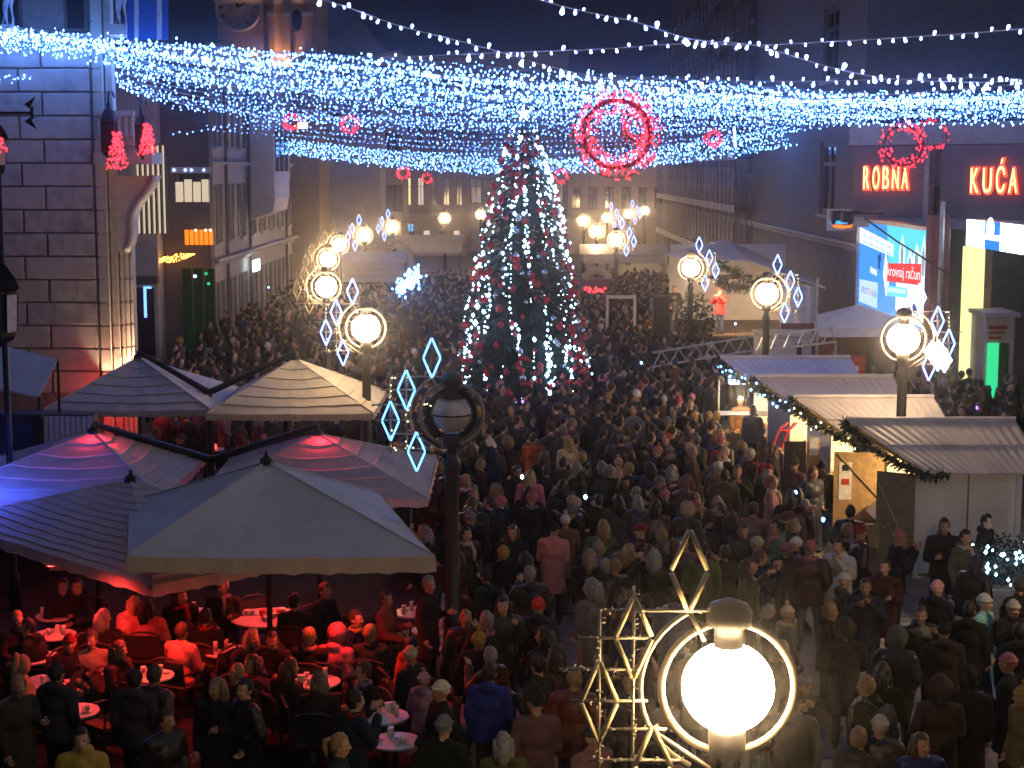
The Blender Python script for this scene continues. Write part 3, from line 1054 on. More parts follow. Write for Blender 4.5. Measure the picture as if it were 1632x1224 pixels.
h2 = far_house(640, 742, 142, 17, 'plaster_rose', 'rose town house with narrow arched windows between pilasters', [4.4, 8.8, 13.0], 5, .55, 2.4, {(0, 0): 'lit_yellow', (1, 0): 'lit_cream'})
for k in range(6):
    MB().box(k * 1.1 + .02, k * 1.1 + .2, -.16, -.003, 3.4, 12.4).build('pilaster', 'plaster_rose', h2)
for k in range(4):
    MB().box(.6 + k * 1.3, 1.1 + k * 1.3, -.1, -.003, 1.2, 2.2).build('shop_window', 'lit_cream' if k % 2 else 'pane', h2)
h3 = far_house(742, 905, 150, 18, 'plaster_beige', 'beige town house with dark wide windows behind the tree top', [4.4, 8.6, 12.8], 5, 1.1, 2.3)
h4 = far_house(905, 1064, 146, 15.5, 'plaster_beige', 'brownish town house behind the big red wreath', [4.0, 8.0, 12.0], 6, .8, 1.9)
pst = thing('pharmacy_sign', 'small teal lit shop sign beside far street lamp', 'sign')
a, b = D(650, 356, 120), D(660, 369, 120)
MB().box(a.x, b.x, 119.9, 120.1, b.z, a.z).build('sign_box', 'frame', pst)
for dx in (0, .22):
    MB().box(a.x + .04 + dx, a.x + .17 + dx, 119.86, 119.89, b.z + .05, a.z - .05).build('letter_stroke', 'screen_cyan', pst)
MB().tube([(a.x - .4, 120, a.z + .1), (b.x, 120, a.z + .1)], .04).build('bracket', 'frame', pst)

# ---- right side: scaffolded building x = 12.6
sb = thing('scaffolded_building', 'tall dark grey building behind scaffolding with one big window', 'building', (12.6, 132, 0), R(-90))
wins = []
for i in range(9):
    for z in (3.2, 7.2, 11.2, 15.2):
        wins.append((5 + i * 5.0, z, 1.3, 2.3, None))
wins.append((66.3, 5.7, 3.2, 2.9, None))
wins.append((66.3, 11.0, 3.2, 2.9, None))
facade(sb, 73, 22, wins, 'facade_slate', depth=12)
cornice(sb, 73, 4.55, .3, .3, 'plaster_grey', 'string_course')
cornice(sb, 73, 10.0, .25, .25, 'plaster_grey', 'string_course')
sc_ = thing('scaffolding', 'steel tube scaffolding with plank decks against the dark building', 'scaffolding', (0, 0, 0))
decks = [2.7, 5.4, 8.1, 10.8, 13.5, 16.2]
pole = MB().tube([(0, 0, 0), (0, 0, 18)], .045, 6).mesh('standard', 'scaffold_steel')
for k in range(23):
    Y = 84 + k * 2.1
    for xx in (11.55, 12.3):
        obj('standard', pole, sc_, (xx, Y, 0))
slat = MB().box(-.04, .04, -.1, .1, 0, 1.9).mesh('slat', 'grey_panel')
toe = MB().box(-.05, .05, -.55, .55, .0, .42).mesh('guard_board', 'canvas_white')
for j, z in enumerate(decks):
    MB().box(11.5, 12.35, 83.5, 131, z - .06, z).build('deck', 'wood_dark', sc_)
    for zz in (.5, 1.05):
        MB().tube([(11.5, 83.5, z + zz), (11.5, 131, z + zz)], .03, 5).build('rail', 'scaffold_steel', sc_)
    for k in range(27):
        Y = 85 + k * 1.7
        if j in (0, 1, 2):
            obj('guard_board', toe, sc_, (11.42, Y, z - .12), 0, (1, .62, .9))
        if j < 4:
            obj('slat', slat, sc_, (11.46, Y + .5, z + .3 - 2.2 * (j > 0) * 0), 0, (1, 1, 1))
# far upper gables and dark roofs to the right
rb = thing('roof_terrace_building', 'dark building with a low tiled roof behind the department store', 'building', (20, 75, 0))
facade(rb, 24, D(1600, 138, 75).z, [], 'plaster_dark', depth=10)
zt, ze = D(1600, 98, 80).z, D(1600, 138, 75).z
MB().add([(-4, -.5, ze), (24, -.5, ze), (24, 10, zt + 1), (4, 10, zt + .4)], [(0, 1, 2, 3)]).build('roof', 'plaster_dark', rb)
ch = D(1460, 55, 78)
MB().box(ch.x - 20, ch.x - 17.3, 3, 5, 0.1 + ze, D(1460, 30, 78).z).build('roof_house', 'plaster_dark', rb)

# ---- department store
ds = thing('department_store', 'department store block with violet fascia panels over a red pillar', 'building', (0, 0, 0))
A, B = D(1366, 345, 58.0), D(1700, 345, 52.8)
ang = math.atan2(B.y - A.y, B.x - A.x)
fr = obj('upper_storey', None, ds, (A.x, A.y, A.z), ang)
Wf = (Vector((B.x, B.y)) - Vector((A.x, A.y))).length
Hf = D(1366, 205, 58).z - A.z
ux = lambda u: Wf * (u - 1366) / (1700 - 1366)
MB().box(0, Wf, 0, 8, 0, Hf).build('facade', 'facade_slate', fr)
for a, b in ((1366, 1486), (1513, 1700)):
    MB().box(ux(a), ux(b), -.35, -.003, 0, Hf * .80).build('fascia_panel', 'panel_violet', fr)
MB().box(-.1, Wf, -.5, -.004, Hf * .81, Hf + .15).build('roof_band', 'plaster_grey', fr)
MB().box(ux(1488), ux(1496), -.45, -.005, -.6, Hf * .8).build('column', 'frame_pale', fr)
MB().box(ux(1497), ux(1511), -.1, -.004, .1, Hf * .35).build('recess_window', 'pane', fr)
MB().box(0, Wf, -.3, 6, -.35, -.004).build('soffit', 'plaster_grey', fr)
# body under the overhang
MB().box(13.2, 30, 59.6, 66, 0, A.z - .4).build('lower_wall', 'plaster_dark', ds)
MB().box(D(1497, 0, 46.6).x, D(1527, 0, 46.6).x, 46.6, 47.2, 0, 6.2).build('pillar', 'brick_red', ds)
MB().tube([(D(1514, 0, 46.3).x, 46.3, 0), (D(1514, 0, 46.3).x, 46.3, 6.6)], .07, 8).build('downpipe', 'alu', ds)
# lettering
def letter_mesh(ch, size, m, depth=.06, bold=.0):
    c = bpy.data.curves.new('letter', 'FONT')
    c.body = ch
    c.size = size
    c.extrude = depth
    c.offset = bold * size
    c.align_x = 'CENTER'
    o = bpy.data.objects.new('tmp', c)
    col.objects.link(o)
    dg = bpy.context.evaluated_depsgraph_get()
    me = bpy.data.meshes.new_from_object(o.evaluated_get(dg))
    bpy.data.objects.remove(o)
    me.materials.clear()
    me.materials.append(M[m])
    return me
def neon_word(label, word, us, v0, v1, name='neon_sign'):
    t = thing(name, label, 'sign')
    for ch, u in zip(word, us):
        q = (u - 1366) / (1700 - 1366)
        Y = 58.0 + (52.8 - 58.0) * q - .55
        p = D(u, v0, Y)
        h = D(u, v1, Y).z - p.z
        me = letter_mesh(ch, h / .73, 'neon_red', .05, .055)
        o = obj('letter', me, t, (p.x, p.y, p.z))
        o.rotation_euler = (math.pi / 2, 0, ang)
        xs_ = [v.co.x for v in me.vertices]
        o.scale = ((13.0 if len(word) == 5 else 17.0) / (FPX / Y) / (max(xs_) - min(xs_)), 1, 1)
        me2 = letter_mesh(ch, h / .715 , 'neon_core', .02, -.004)
        k = obj('tube_core', me2, o, (0, 0, .06))
    return t
neon_word('glowing red letters ROBNA on the violet fascia behind the red wreath', 'ROBNA', (1381, 1397, 1412, 1428, 1443), 301, 264)
neon_word('glowing red letters KUĆA on the violet fascia above the white lit sign', 'KUĆA', (1553, 1574, 1595, 1615), 307, 266)

# ---- billboard on the plane x = 12.55
bb = thing('billboard', 'large blue backlit bank advertisement board with red lettering strip', 'billboard')
BX = 12.5
Ya, Yb = BX * FPX / (1369 - 816), BX * FPX / (1489 - 816)
zbot, ztop = D(1369, 485, Ya).z, D(1369, 352, Ya).z
LB = Ya - Yb
root_b = obj('board', None, bb, (BX, Ya, zbot), R(-90))
HB = ztop - zbot
MB().box(0, LB, .03, .35, 0, HB).build('casing', 'alu', root_b)
for bx in ((-.12, 0, -.12, HB + .12), (LB, LB + .12, -.12, HB + .12)):
    MB().box(bx[0], bx[1], -.1, .4, bx[2], bx[3]).build('frame', 'alu', root_b)
MB().box(0, LB, -.1, .4, HB, HB + .12).build('frame', 'alu', root_b)
MB().box(0, LB, -.1, .4, -.12, 0).build('frame', 'alu', root_b)
def ad(x0, x1, z0, z1, m, lift):
    return MB().box(x0 * LB, x1 * LB, -.004 * lift, -.004 * lift + .003 + .024 * (lift == 0), z0 * HB, z1 * HB).build('print', m, root_b)
def adpoly(pts, m, lift):
    mb = MB()
    y = -.004 * lift
    mb.add([(x * LB, y, z * HB) for x, z in pts], [tuple(range(len(pts)))])
    return mb.build('print', m, root_b)
ad(0, 1, 0, 1, 'ad_blue', 1)
adpoly([(.40, 1), (.97, 1), (.97, .55), (.45, .45)], 'ad_cyan', 2)
adpoly([(0, .93), (.5, .80), (.5, .66), (0, .74)], 'ad_white', 3)
for z in (.86, .79):
    for k in range(5):
        adpoly([(.05 + k * .09, z - k * .018), (.12 + k * .09, z - .016 - k * .018), (.12 + k * .09, z - .05 - k * .018), (.05 + k * .09, z - .034 - k * .018)], 'ad_pale', 4)
adpoly([(.70, .02), (.97, .02), (.97, .62), (.55, .55), (.55, .10)], 'ad_white', 4)
# pale flame like figures
for cx, w_, z0, z1 in ((.62, .035, .55, .93), (.72, .03, .52, .80), (.80, .04, .56, .86), (.88, .035, .5, .95)):
    adpoly([(cx - w_, z0), (cx - w_ * 1.2, (z0 + z1) / 2), (cx, z1), (cx + w_ * 1.2, (z0 + z1) / 2), (cx + w_, z0)], 'ad_white', 5)
    adpoly([(cx - w_ * .4, z0 + .04), (cx - w_ * .6, (z0 + z1) / 2), (cx, z1 - .08), (cx + w_ * .5, (z0 + z1) / 2), (cx + w_ * .3, z0 + .04)], 'ad_grey', 6)
adpoly([(.42, .20), (.37, .45), (.40, .72), (.44, .55), (.46, .30)], 'ad_white', 5)
adpoly([(.30, .50), (.29, .63), (.33, .68), (.34, .60), (.32, .56), (.33, .48)], 'ad_ink', 5)
adpoly([(.43, .38), (.86, .44), (.86, .66), (.43, .58)], 'ad_red', 7)
adpoly([(.44, .22), (.70, .27), (.70, .37), (.44, .34)], 'ad_cyan', 6)
for k in range(9):
    adpoly([(.46 + k * .025, .27 + k * .004), (.475 + k * .025, .272 + k * .004), (.475 + k * .025, .32 + k * .004), (.46 + k * .025, .318 + k * .004)], 'ad_white', 8)
adpoly([(.02, .04), (.30, .04), (.30, .33), (.02, .31)], 'ad_pale', 5)
def ad_text(s, x, z, size, m, sx, lift, shear=0.0):
    me = letter_mesh(s, size, m, 0, .0)
    o = obj('lettering', me, root_b, (x * LB, -.004 * lift, z * HB))
    o.rotation_euler = (math.pi / 2, -shear, 0)
    o.scale = (sx, 1, 1)
ad_text('krovnaj račun', .645, .47, .50, 'ad_white', 1.55, 9, .03)
ad_text('ERST', .105, .16, .32, 'ad_ink', 1.6, 8)
ad_text('EA', .185, .165, .32, 'ad_red', 1.6, 8)
ad_text('club', .255, .16, .34, 'ad_ink', 1.4, 8)
for cx, cz in ((.20, .46), (.225, .45), (.25, .45), (.275, .44)):
    adpoly([(cx - .012, cz - .035), (cx + .008, cz - .035), (cx + .010, cz + .03), (cx - .010, cz + .035)], 'ad_white', 8)
for cx, cz in ((.73, .13), (.80, .19)):
    adpoly([(cx + .03 * math.cos(k * .785), cz + .055 * math.sin(k * .785)) for k in range(8)], 'ad_ink', 8)
# posts and spot arms
for yy in (.5, LB - .5):
    MB().tube([(yy, .2, -zbot), (yy, .2, -.12)], .12, 8).build('post', 'frame', root_b)
for q in (.12, .30):
    s = MB().tube([(q * LB, .1, HB + .35), (q * LB, -1.1, HB + .35)], .03, 6)
    s.box(q * LB - .22, q * LB + .22, -1.3, -.95, HB + .05, HB + .4)
    s.build('spot_arm', 'black', root_b)
cab = tag(MB().tube([D(1378, 348, 52), D(1430, 385, 49), D(1470, 410, 46.5), D(1503, 432, 45.8), D(1516, 442, 45.6)], .03, 6).build('power_cable', 'black'), 'black cable slung from the billboard spotlights to the red pillar', 'cable')

# ---- small screen left of the billboard
ss = thing('small_screen', 'small lit screen with blue and orange picture on the corner', 'screen')
a, b = D(1320, 333, 60), D(1363, 368, 60)
MB().box(a.x, b.x, 60, 60.25, b.z, a.z).build('casing', 'canvas_white', ss)
cx, cz = (a.x + b.x) / 2, (a.z + b.z) / 2
def flat(pts, m, y, name='print'):
    return MB().add([(cx + x, y, cz + z) for x, z in pts], [tuple(range(len(pts)))]).build(name, m, ss)
ring = lambda x, z, rx, rz_, n=14: [(x + rx * math.cos(2 * math.pi * k / n), z + rz_ * math.sin(2 * math.pi * k / n)) for k in range(n)]
flat([(-.40, -.15), (.40, -.12), (.36, .12), (.12, .16), (.05, .3), (-.1, .28), (-.2, .1), (-.38, .08)], 'screen_cyan', 59.99)
flat([(-.1, .02), (.22, .04), (.2, .16), (.05, .27), (-.08, .24)], 'screen_white', 59.985)
flat(ring(-.30, .0, .10, .17), 'black', 59.98)
flat(ring(.30, -.01, .11, .18), 'black', 59.98)
flat([(-.36, -.2), (-.1, -.17), (.15, -.22), (.4, -.15), (.36, -.27), (.1, -.31), (-.2, -.29)], 'lit_amber', 59.98)
MB().tube([(b.x, 60.1, cz), (b.x + 1.2, 60.1, cz)], .06).build('bracket', 'frame', ss)

# ---- lit white and blue sign with the yellow column
ls = thing('lit_sign', 'white lit box sign with blue middle over the yellow column', 'sign')
LX = 13.3
y0, y1 = LX * FPX / (1538 - 816), LX * FPX / (1660 - 816)
zt_, zb_ = D(1538, 349, y0).z, D(1538, 391, y0).z
rs = obj('sign_box', None, ls, (LX, y0, zb_), R(-90))
LS, HS = y0 - y1, zt_ - zb_
lx = lambda u: y0 - LX * FPX / (u - 816)
MB().box(0, LS, .02, .5, 0, HS).build('casing', 'alu', rs)
def sg(u0, u1, q0, q1, m, lift):
    MB().box(lx(u0), lx(u1), -.01 * lift, -.01 * lift + .005, q0 * HS, q1 * HS).build('print', m, rs)
sg(1538, 1630, 0, 1, 'screen_white', 1)
sg(1630, 1655, 0, 1, 'screen_green', 1)
sg(1568, 1592, 0, 1, 'screen_blue', 2)
sg(1566, 1594, .34, .54, 'screen_white', 3)
mb = MB().lathe([(.30, 0), (.30, .01)], (0, 0, 0), 20)
mb.v = [(x * 1.2 + lx(1578), -.04 - z, y + HS * .76) for x, y, z in mb.v]
mb.build('print', 'screen_white', rs)
yc = thing('lit_column', 'tall yellow lit column under the white box sign', 'light column')
a, b = D(1539, 400, 48.2), D(1567, 400, 48.2)
MB().box(a.x, b.x, 48.0, 48.5, 1.2, zb_ - .05).build('lit_panel', 'lit_column', yc)
MB().box(b.x + .002, b.x + .22, 47.98, 48.6, 0, zb_ - .05).build('side_panel', 'plaster_ochre', yc)
MB().box(a.x - .03, b.x + .22, 47.95, 48.6, 0, 1.19).build('base', 'plaster_dark', yc)
# green and white kiosk
gk = thing('ticket_kiosk', 'small white kiosk with red lettering band and green lit panels', 'kiosk')
a, b = D(1572, 500, 46.5), D(1614, 590, 46.5)
MB().box(a.x, b.x, 46.5, 48.2, 0, D(1590, 506, 46.5).z).build('body', 'plaster_white', gk)
MB().box(a.x - .1, b.x + .12, 46.35, 48.3, D(1590, 505, 46.5).z, D(1590, 498, 46.5).z).build('roof', 'plaster_white', gk)
for k, (q0, q1) in enumerate(((519, 525), (528, 533), (536, 541))):
    p, q = D(1577, q0, 46.4), D(1606 - k * 5, q1, 46.4)
    MB().box(p.x, q.x, 46.43, 46.49, q.z, p.z).build('red_strip', 'red_plastic', gk)
for u0, u1, m in ((1575, 1591, 'screen_green'), (1594, 1607, 'screen_green')):
    p, q = D(u0, 547, 46.4), D(u1, 600, 46.4)
    MB().box(p.x, q.x, 46.44, 46.49, .3, p.z).build('lit_panel', 'shop_green' if u0 > 1590 else m, gk)
# ------------------------------------------------------------------ street lamps
LH = 4.0
OFF = [(-.28, .82), (-.65, .36), (-.88, -.09), (-.51, -.54)]
def rope_path(w_, h_):
    return [(0, 0, h_ / 2), (w_ / 2, 0, 0), (0, 0, -h_ / 2), (-w_ / 2, 0, 0)]
globe_on = MB().ell((0, 0, 0), (.315, .315, .305), 28, 18).mesh('globe', 'globe_on', True)
globe_off = MB().ell((0, 0, 0), (.275, .275, .265), 28, 18).mesh('globe', 'globe_off', True)
ringm = MB().tube([(.455 * math.cos(k * math.pi / 20), 0, .455 * math.sin(k * math.pi / 20)) for k in range(40)], .027, 8, closed=True).mesh('ring', 'ring_paint', True)
postm = MB().lathe([(.20, 0), (.20, .25), (.16, .32), (.13, .9), (.15, .95), (.105, 1.0), (.095, 3.2), (.12, 3.25), (.12, 3.33), (.08, 3.38), (.075, LH - .50), (.13, LH - .47), (.13, LH - .30), (.10, LH - .28)], (0, 0, 0), 14).mesh('post', 'post_green', True)
capm = MB().lathe([(.19, .24), (.10, .29), (.10, .42), (.155, .44), (.16, .52), (.13, .58), (.03, .62)], (0, 0, 0), 16).mesh('cap', 'post_green', True)
bandm = MB().tube([(.279 * math.cos(k * math.pi / 16), .279 * math.sin(k * math.pi / 16), 0) for k in range(32)], .012, 6, closed=True).mesh('band', 'iron', True)
hoopm = MB().tube([(.34 * math.cos(k * math.pi / 20), 0, .34 * math.sin(k * math.pi / 20)) for k in range(40)], .045, 8, closed=True).mesh('hoop', 'iron', True)
diam = {}
for nm, mm, rr in (('lit', 'led_rope', .013), ('litw', 'led_rope_white', .015), ('off', 'tube_clear', .018)):
    mb = MB()
    P = [Vector(p) for p in rope_path(.25, .58)]
    for k in range(4):
        a, b = P[k], P[(k + 1) % 4]
        d = (b - a) * .04
        mb.tube([a + d, b - d], rr, 7)
    if nm != 'off':
        for k in range(4):
            for q in range(9):
                mb.ell(P[k].lerp(P[(k + 1) % 4], (q + .5) / 9), rr * 1.15, 5, 4)
    diam[nm] = mb.mesh('diamond', mm, True)
def orn_frame(mirror, dense):
    s = -1 if not mirror else 1
    mb = MB()
    arc = [(s * (.60 * math.cos(a)), .02, .60 * math.sin(a)) for a in [R(60) + k * R(170) / 16 for k in range(17)]]
    if mirror:
        arc = [(.60 * math.cos(a), .02, .60 * math.sin(a)) for a in [R(-65) + k * R(130) / 16 for k in range(17)]]
    else:
        arc = [(-.60 * math.cos(a), .02, .60 * math.sin(a)) for a in [R(-65) + k * R(130) / 16 for k in range(17)]]
    mb.tube(arc, .019, 7)
    for x0_, x1_, z_ in ((-.95, .0, .55), (-1.02, -.55, .36), (-1.15, -.6, .14), (-1.08, -.55, -.08), (-.85, -.42, -.28), (-.95, -.3, -.5)):
        mb.tube([(s * -x0_ * 1, .0, z_), (s * -x1_, .0, z_)], .011, 6) if False else mb.tube([(s * abs(x0_), .0, z_), (s * abs(x1_), .0, z_)], .011, 6)
    for xx, z0_, z1_ in ((.65, -.6, .72), (.88, -.55, .55)):
        mb.tube([(s * xx, .0, z0_), (s * xx, .0, z1_)], .011, 6)
    mb.tube([(s * .28, 0, .55), (s * .17, 0, .34)], .014, 6)
    mb.tube([(s * .5, 0, -.3), (s * .12, .0, -.56)], .016, 6)
    rg = random.Random(2)
    if dense:
        segs = [((.95, .55), (.0, .55)), ((1.02, .36), (.55, .36)), ((1.15, .14), (.6, .14)), ((1.08, -.08), (.55, -.08)), ((.85, -.28), (.42, -.28)), ((.95, -.5), (.3, -.5)), ((.65, -.6), (.65, .72)), ((.88, -.55), (.88, .55))]
        for a, b in segs:
            a, b = Vector((s * a[0], 0, a[1])), Vector((s * b[0], 0, b[1]))
            n = int((b - a).length / .035)
            for k in range(n):
                p = a.lerp(b, (k + .5) / n)
                d = Vector((rg.uniform(-1, 1), rg.uniform(-1, 1), rg.uniform(-.6, 1))).normalized() * .04
                mb.tube([p, p + d * .5, p + d], [.004, .006, .0045], 5)
    return mb.mesh('ornament_frame', 'ornament_rod', True)
frames = {(m, d): orn_frame(m, d) for m in (False, True) for d in (False, True)}
mini = MB()
rg = random.Random(9)
for xx, z0_, z1_ in ((.65, -.6, .72), (.88, -.55, .55)):
    for k in range(9):
        mini.ell((xx + rg.uniform(-.02, .02), 0, z0_ + (z1_ - z0_) * rg.random()), .009, 5, 3)
for k in range(10):
    mini.ell((.3 + .6 * rg.random(), 0, rg.choice((-.5, .55, .14)) + rg.uniform(-.02, .02)), .009, 5, 3)
minim = mini.mesh('fairy_bulbs', 'led_warm')

def street_lamp(p, lab, lit=True, side=-1, orn='lit', near=False):
    t = thing('street_lamp', lab, 'street lamp', (p.x, p.y, 0), 0, 'globe street lamps along the promenade')
    k = p.z / LH
    po = obj('post', postm, t, (0, 0, p.z - LH))
    rg_ = obj('ring', ringm, t, (0, 0, p.z))
    gl = obj('globe', globe_on if lit else globe_off, t, (0, 0, p.z))
    obj('cap', capm, t, (0, 0, p.z))
    if not lit:
        obj('band', bandm, gl)
        obj('hoop', hoopm, gl)
    if orn:
        of = obj('ornament', frames[(side > 0, near or not lit)], t, (0, -.05, p.z))
        for ox, oz in OFF:
            obj('diamond', diam[orn], of, (ox * (1 if side < 0 else -1), 0, oz))
        if orn != 'off':
            mo = stuff(obj('fairy_bulbs', minim, of))
            mo.scale = (side, 1, 1)
    return t
street_lamp(G(1160, 1095, LH), 'close lit globe lamp with unlit diamond frame seen large', True, -1, 'off', True)
street_lamp(G(720, 660, LH), 'dark unlit globe lamp with four blue light diamonds', False, -1, 'lit')
street_lamp(G(583, 523, LH), 'lit globe lamp with blue diamonds behind the right rear parasol', True, -1, 'litw')
street_lamp(D(1440, 540, 32.1), 'lit globe lamp rising between the market huts', True, 1, 'litw')
street_lamp(G(1222, 468, LH), 'lit globe lamp with blue diamonds before the stage tent side', True, 1, 'litw')
street_lamp(G(1101, 427, LH), 'lit globe lamp with blue diamonds at the stage opening', True, 1, 'litw')
street_lamp(Vector((8.7, 19.3, LH)), 'added out of view globe lamp lighting the front hut side', True, 1, 'litw')  # lamp added out of view to light the front hut's board wall
street_lamp(G(520, 457, LH), 'lit globe lamp with unlit frame second in the left row of lit lamps', True, -1, 'off')
for i, (u, v, orn) in enumerate(((523, 413, 'off'), (541, 390, 'off'), (581, 375, 'litw'), (626, 362, 'litw'), (709, 348, None), (766, 342, None))):
    street_lamp(G(u, v, LH), 'distant lit globe lamp in the left row', True, -1, orn)
for i, (u, v, orn) in enumerate(((982, 382, 'litw'), (951, 368, None), (930, 352, None), (968, 347, 'litw'), (1002, 341, 'litw'), (1028, 336, None))):
    street_lamp(G(u, v, LH), 'distant lit globe lamp in the right row', True, 1, orn)

# ------------------------------------------------------------------ light strings
OCT_V = np.array([(1, 0, 0), (-1, 0, 0), (0, 1, 0), (0, -1, 0), (0, 0, 1.3), (0, 0, -1.3)], dtype=float)
OCT_F = [(0, 2, 4), (2, 1, 4), (1, 3, 4), (3, 0, 4), (2, 0, 5), (1, 2, 5), (3, 1, 5), (0, 3, 5)]
nrg = np.random.RandomState(21)
def bulbs_mesh(pts, rads, m):
    n = len(pts)
    V = (pts[:, None, :] + OCT_V[None] * rads[:, None, None]).reshape(-1, 3)
    F = (np.array(OCT_F)[None] + (np.arange(n) * 6)[:, None, None]).reshape(-1, 3)
    me = bpy.data.meshes.new('bulbs')
    me.from_pydata(V.tolist(), [], F.tolist())
    me.materials.append(M[m])
    return me
def resample(path, n):
    P = np.array([tuple(p) for p in path])
    # smooth with Catmull-Rom
    out = []
    for i in range(len(P) - 1):
        p0, p1, p2, p3 = P[max(i - 1, 0)], P[i], P[i + 1], P[min(i + 2, len(P) - 1)]
        for t in np.linspace(0, 1, 12, endpoint=False):
            out.append(.5 * ((2 * p1) + (-p0 + p2) * t + (2 * p0 - 5 * p1 + 4 * p2 - p3) * t * t + (-p0 + 3 * p1 - 3 * p2 + p3) * t ** 3))
    out.append(P[-1])
    out = np.array(out)
    s = np.concatenate([[0], np.cumsum(np.linalg.norm(np.diff(out, axis=0), axis=1))])
    if n is None:
        return out, s[-1]
    q = np.linspace(0, s[-1], n)
    return np.stack([np.interp(q, s, out[:, k]) for k in range(3)], 1), s[-1]
def light_string(path, lab, spacing, rad, m='led_blue', spread=.05, group='light strings over the street', wire=.008, name='light_string', cat='light string'):
    _, L_ = resample(path, None)
    n = max(4, int(L_ / spacing))
    pts, _ = resample(path, n)
    rad = rad * nrg.choice([.72, .8, .9, 1.0, 1.15, 1.35])
    spread = spread * nrg.choice([.45, .6, .8, 1.0])
    t = thing(name, lab, cat, (0, 0, 0), 0, group)
    wp, _ = resample(path, max(6, n // 8))
    MB().tube([Vector(p) for p in wp], wire, 4).build('wire', 'wire_pale', t)
    jit = nrg.normal(0, spread, pts.shape)
    jit[:, 2] -= spread * .4
    rads = rad * (.55 + .45 * nrg.rand(n) + .8 * (nrg.rand(n) > .955))
    stuff(obj('bulbs', bulbs_mesh(pts + jit, rads, m), t))
    return t
def px_path(pts, Ys):
    n = len(pts)
    if not hasattr(Ys, '__len__'):
        Ys = (Ys, Ys)
    return [D(u, v, Ys[0] + (Ys[1] - Ys[0]) * i / (n - 1)) for i, (u, v) in enumerate(pts)]
LBL = {
    'upper': 'blue white light string in the dense upper band over the street',
    'mid': 'thin blue light string between the two dense bands of lights',
    'low': 'blue light string in the low far band hanging behind the tree top',
    'left': 'blue light string crossing the front of the stone palace',
}
# upper dense band
base = [(-60, 52), (120, 74), (300, 100), (600, 130), (850, 152), (1150, 158), (1400, 170), (1700, 165)]
hw = [15, 23, 32, 36, 32, 24, 19, 22]
for k in range(25):
    q = (k + .5) / 25 * 2 - 1
    ph = nrg.rand() * 6
    pts = [(u, v + h * q + (9 if k % 4 == 0 else 5) * math.sin(i * (1.1 + .3 * (k % 4)) + ph)) for i, ((u, v), h) in enumerate(zip(base, hw))]
    light_string(px_path(pts, (37.6 + 2.0 * q + nrg.rand(), 43 + 4 * nrg.rand())), LBL['upper'], .115, .0275, 'led_cyan' if k % 3 == 0 else 'led_blue', .07)
# palace corner strings
for k in range(3):
    light_string(px_path([(-40, 121 + k * 3), (90, 124 + k * 2), (185, 127 + k * 2), (260, 150 + k * 5), (420, 178 + k * 4), (640, 190 + k * 3), (830, 198 + k * 2)], (38.8 - .1 * k, 50)), LBL['left'], .17, .024, 'led_blue', .06)
# strings fanning down from the palace
for k in range(6):
    light_string(px_path([(190, 100 + k * 8), (330, 132 + k * 8), (560, 160 + k * 7), (820, 176 + k * 5), (1100, 178 + k * 6), (1420, 176 + k * 2)], (39.5, 52 + k)), LBL['left'], .17, .021, 'led_blue', .06)
# thin middle strings
mids = [[(275, 214), (400, 196), (560, 186), (800, 186), (1050, 190), (1300, 186), (1632, 186)],
        [(240, 150), (420, 176), (700, 204), (850, 212), (1100, 206), (1350, 190)],
        [(300, 172), (500, 190), (620, 204), (740, 224), (860, 236)],
        [(330, 200), (560, 214), (740, 232), (880, 240), (1100, 228), (1380, 192)],
        [(960, 205), (1130, 210), (1250, 205), (1420, 185)], [(960, 224), (1100, 222), (1250, 210), (1400, 190)],
        [(300, 205), (430, 214), (620, 228), (800, 244)],
        [(940, 200), (1100, 197), (1300, 192), (1632, 180)], [(1000, 180), (1200, 182), (1400, 182), (1632, 170)],
        [(950, 192), (1150, 196), (1360, 186), (1632, 190)]]
for k in range(9):
    v0 = 150 + 7.5 * k
    mids.append([(205 + 9 * k, v0 * .62 + 62), (420, v0 + 6), (650, v0 + 16 + 2 * k), (850, v0 + 18 + 2 * k), (1080, v0 + 14 + k), (1300, v0 + 6 - 2 * k), (1520, v0 * .55 + 88)])
for k, pts in enumerate(mids):
    light_string(px_path(pts, (58 + k, 54 + k)), LBL['mid'], (.26 if k < 7 else .16) if k < 10 else .2, .0245, 'led_blue', .05)
# low far band
lb = [(272, 214), (330, 221), (480, 238), (640, 254), (780, 263), (900, 263), (1040, 250), (1200, 226), (1300, 208), (1410, 188)]
lw = [1, 6, 11, 13, 13, 13, 14, 18, 16, 5]
for k in range(13):
    q = (k + .5) / 13 * 2 - 1
    pts = [(u, v + h * q + nrg.normal(0, 1.3)) for (u, v), h in zip(lb, lw)]
    light_string(px_path(pts, (78 + 4 * nrg.rand(), 70 + 6 * nrg.rand())), LBL['low'], .17, .033, 'led_cyan' if k % 2 else 'led_blue', .07)

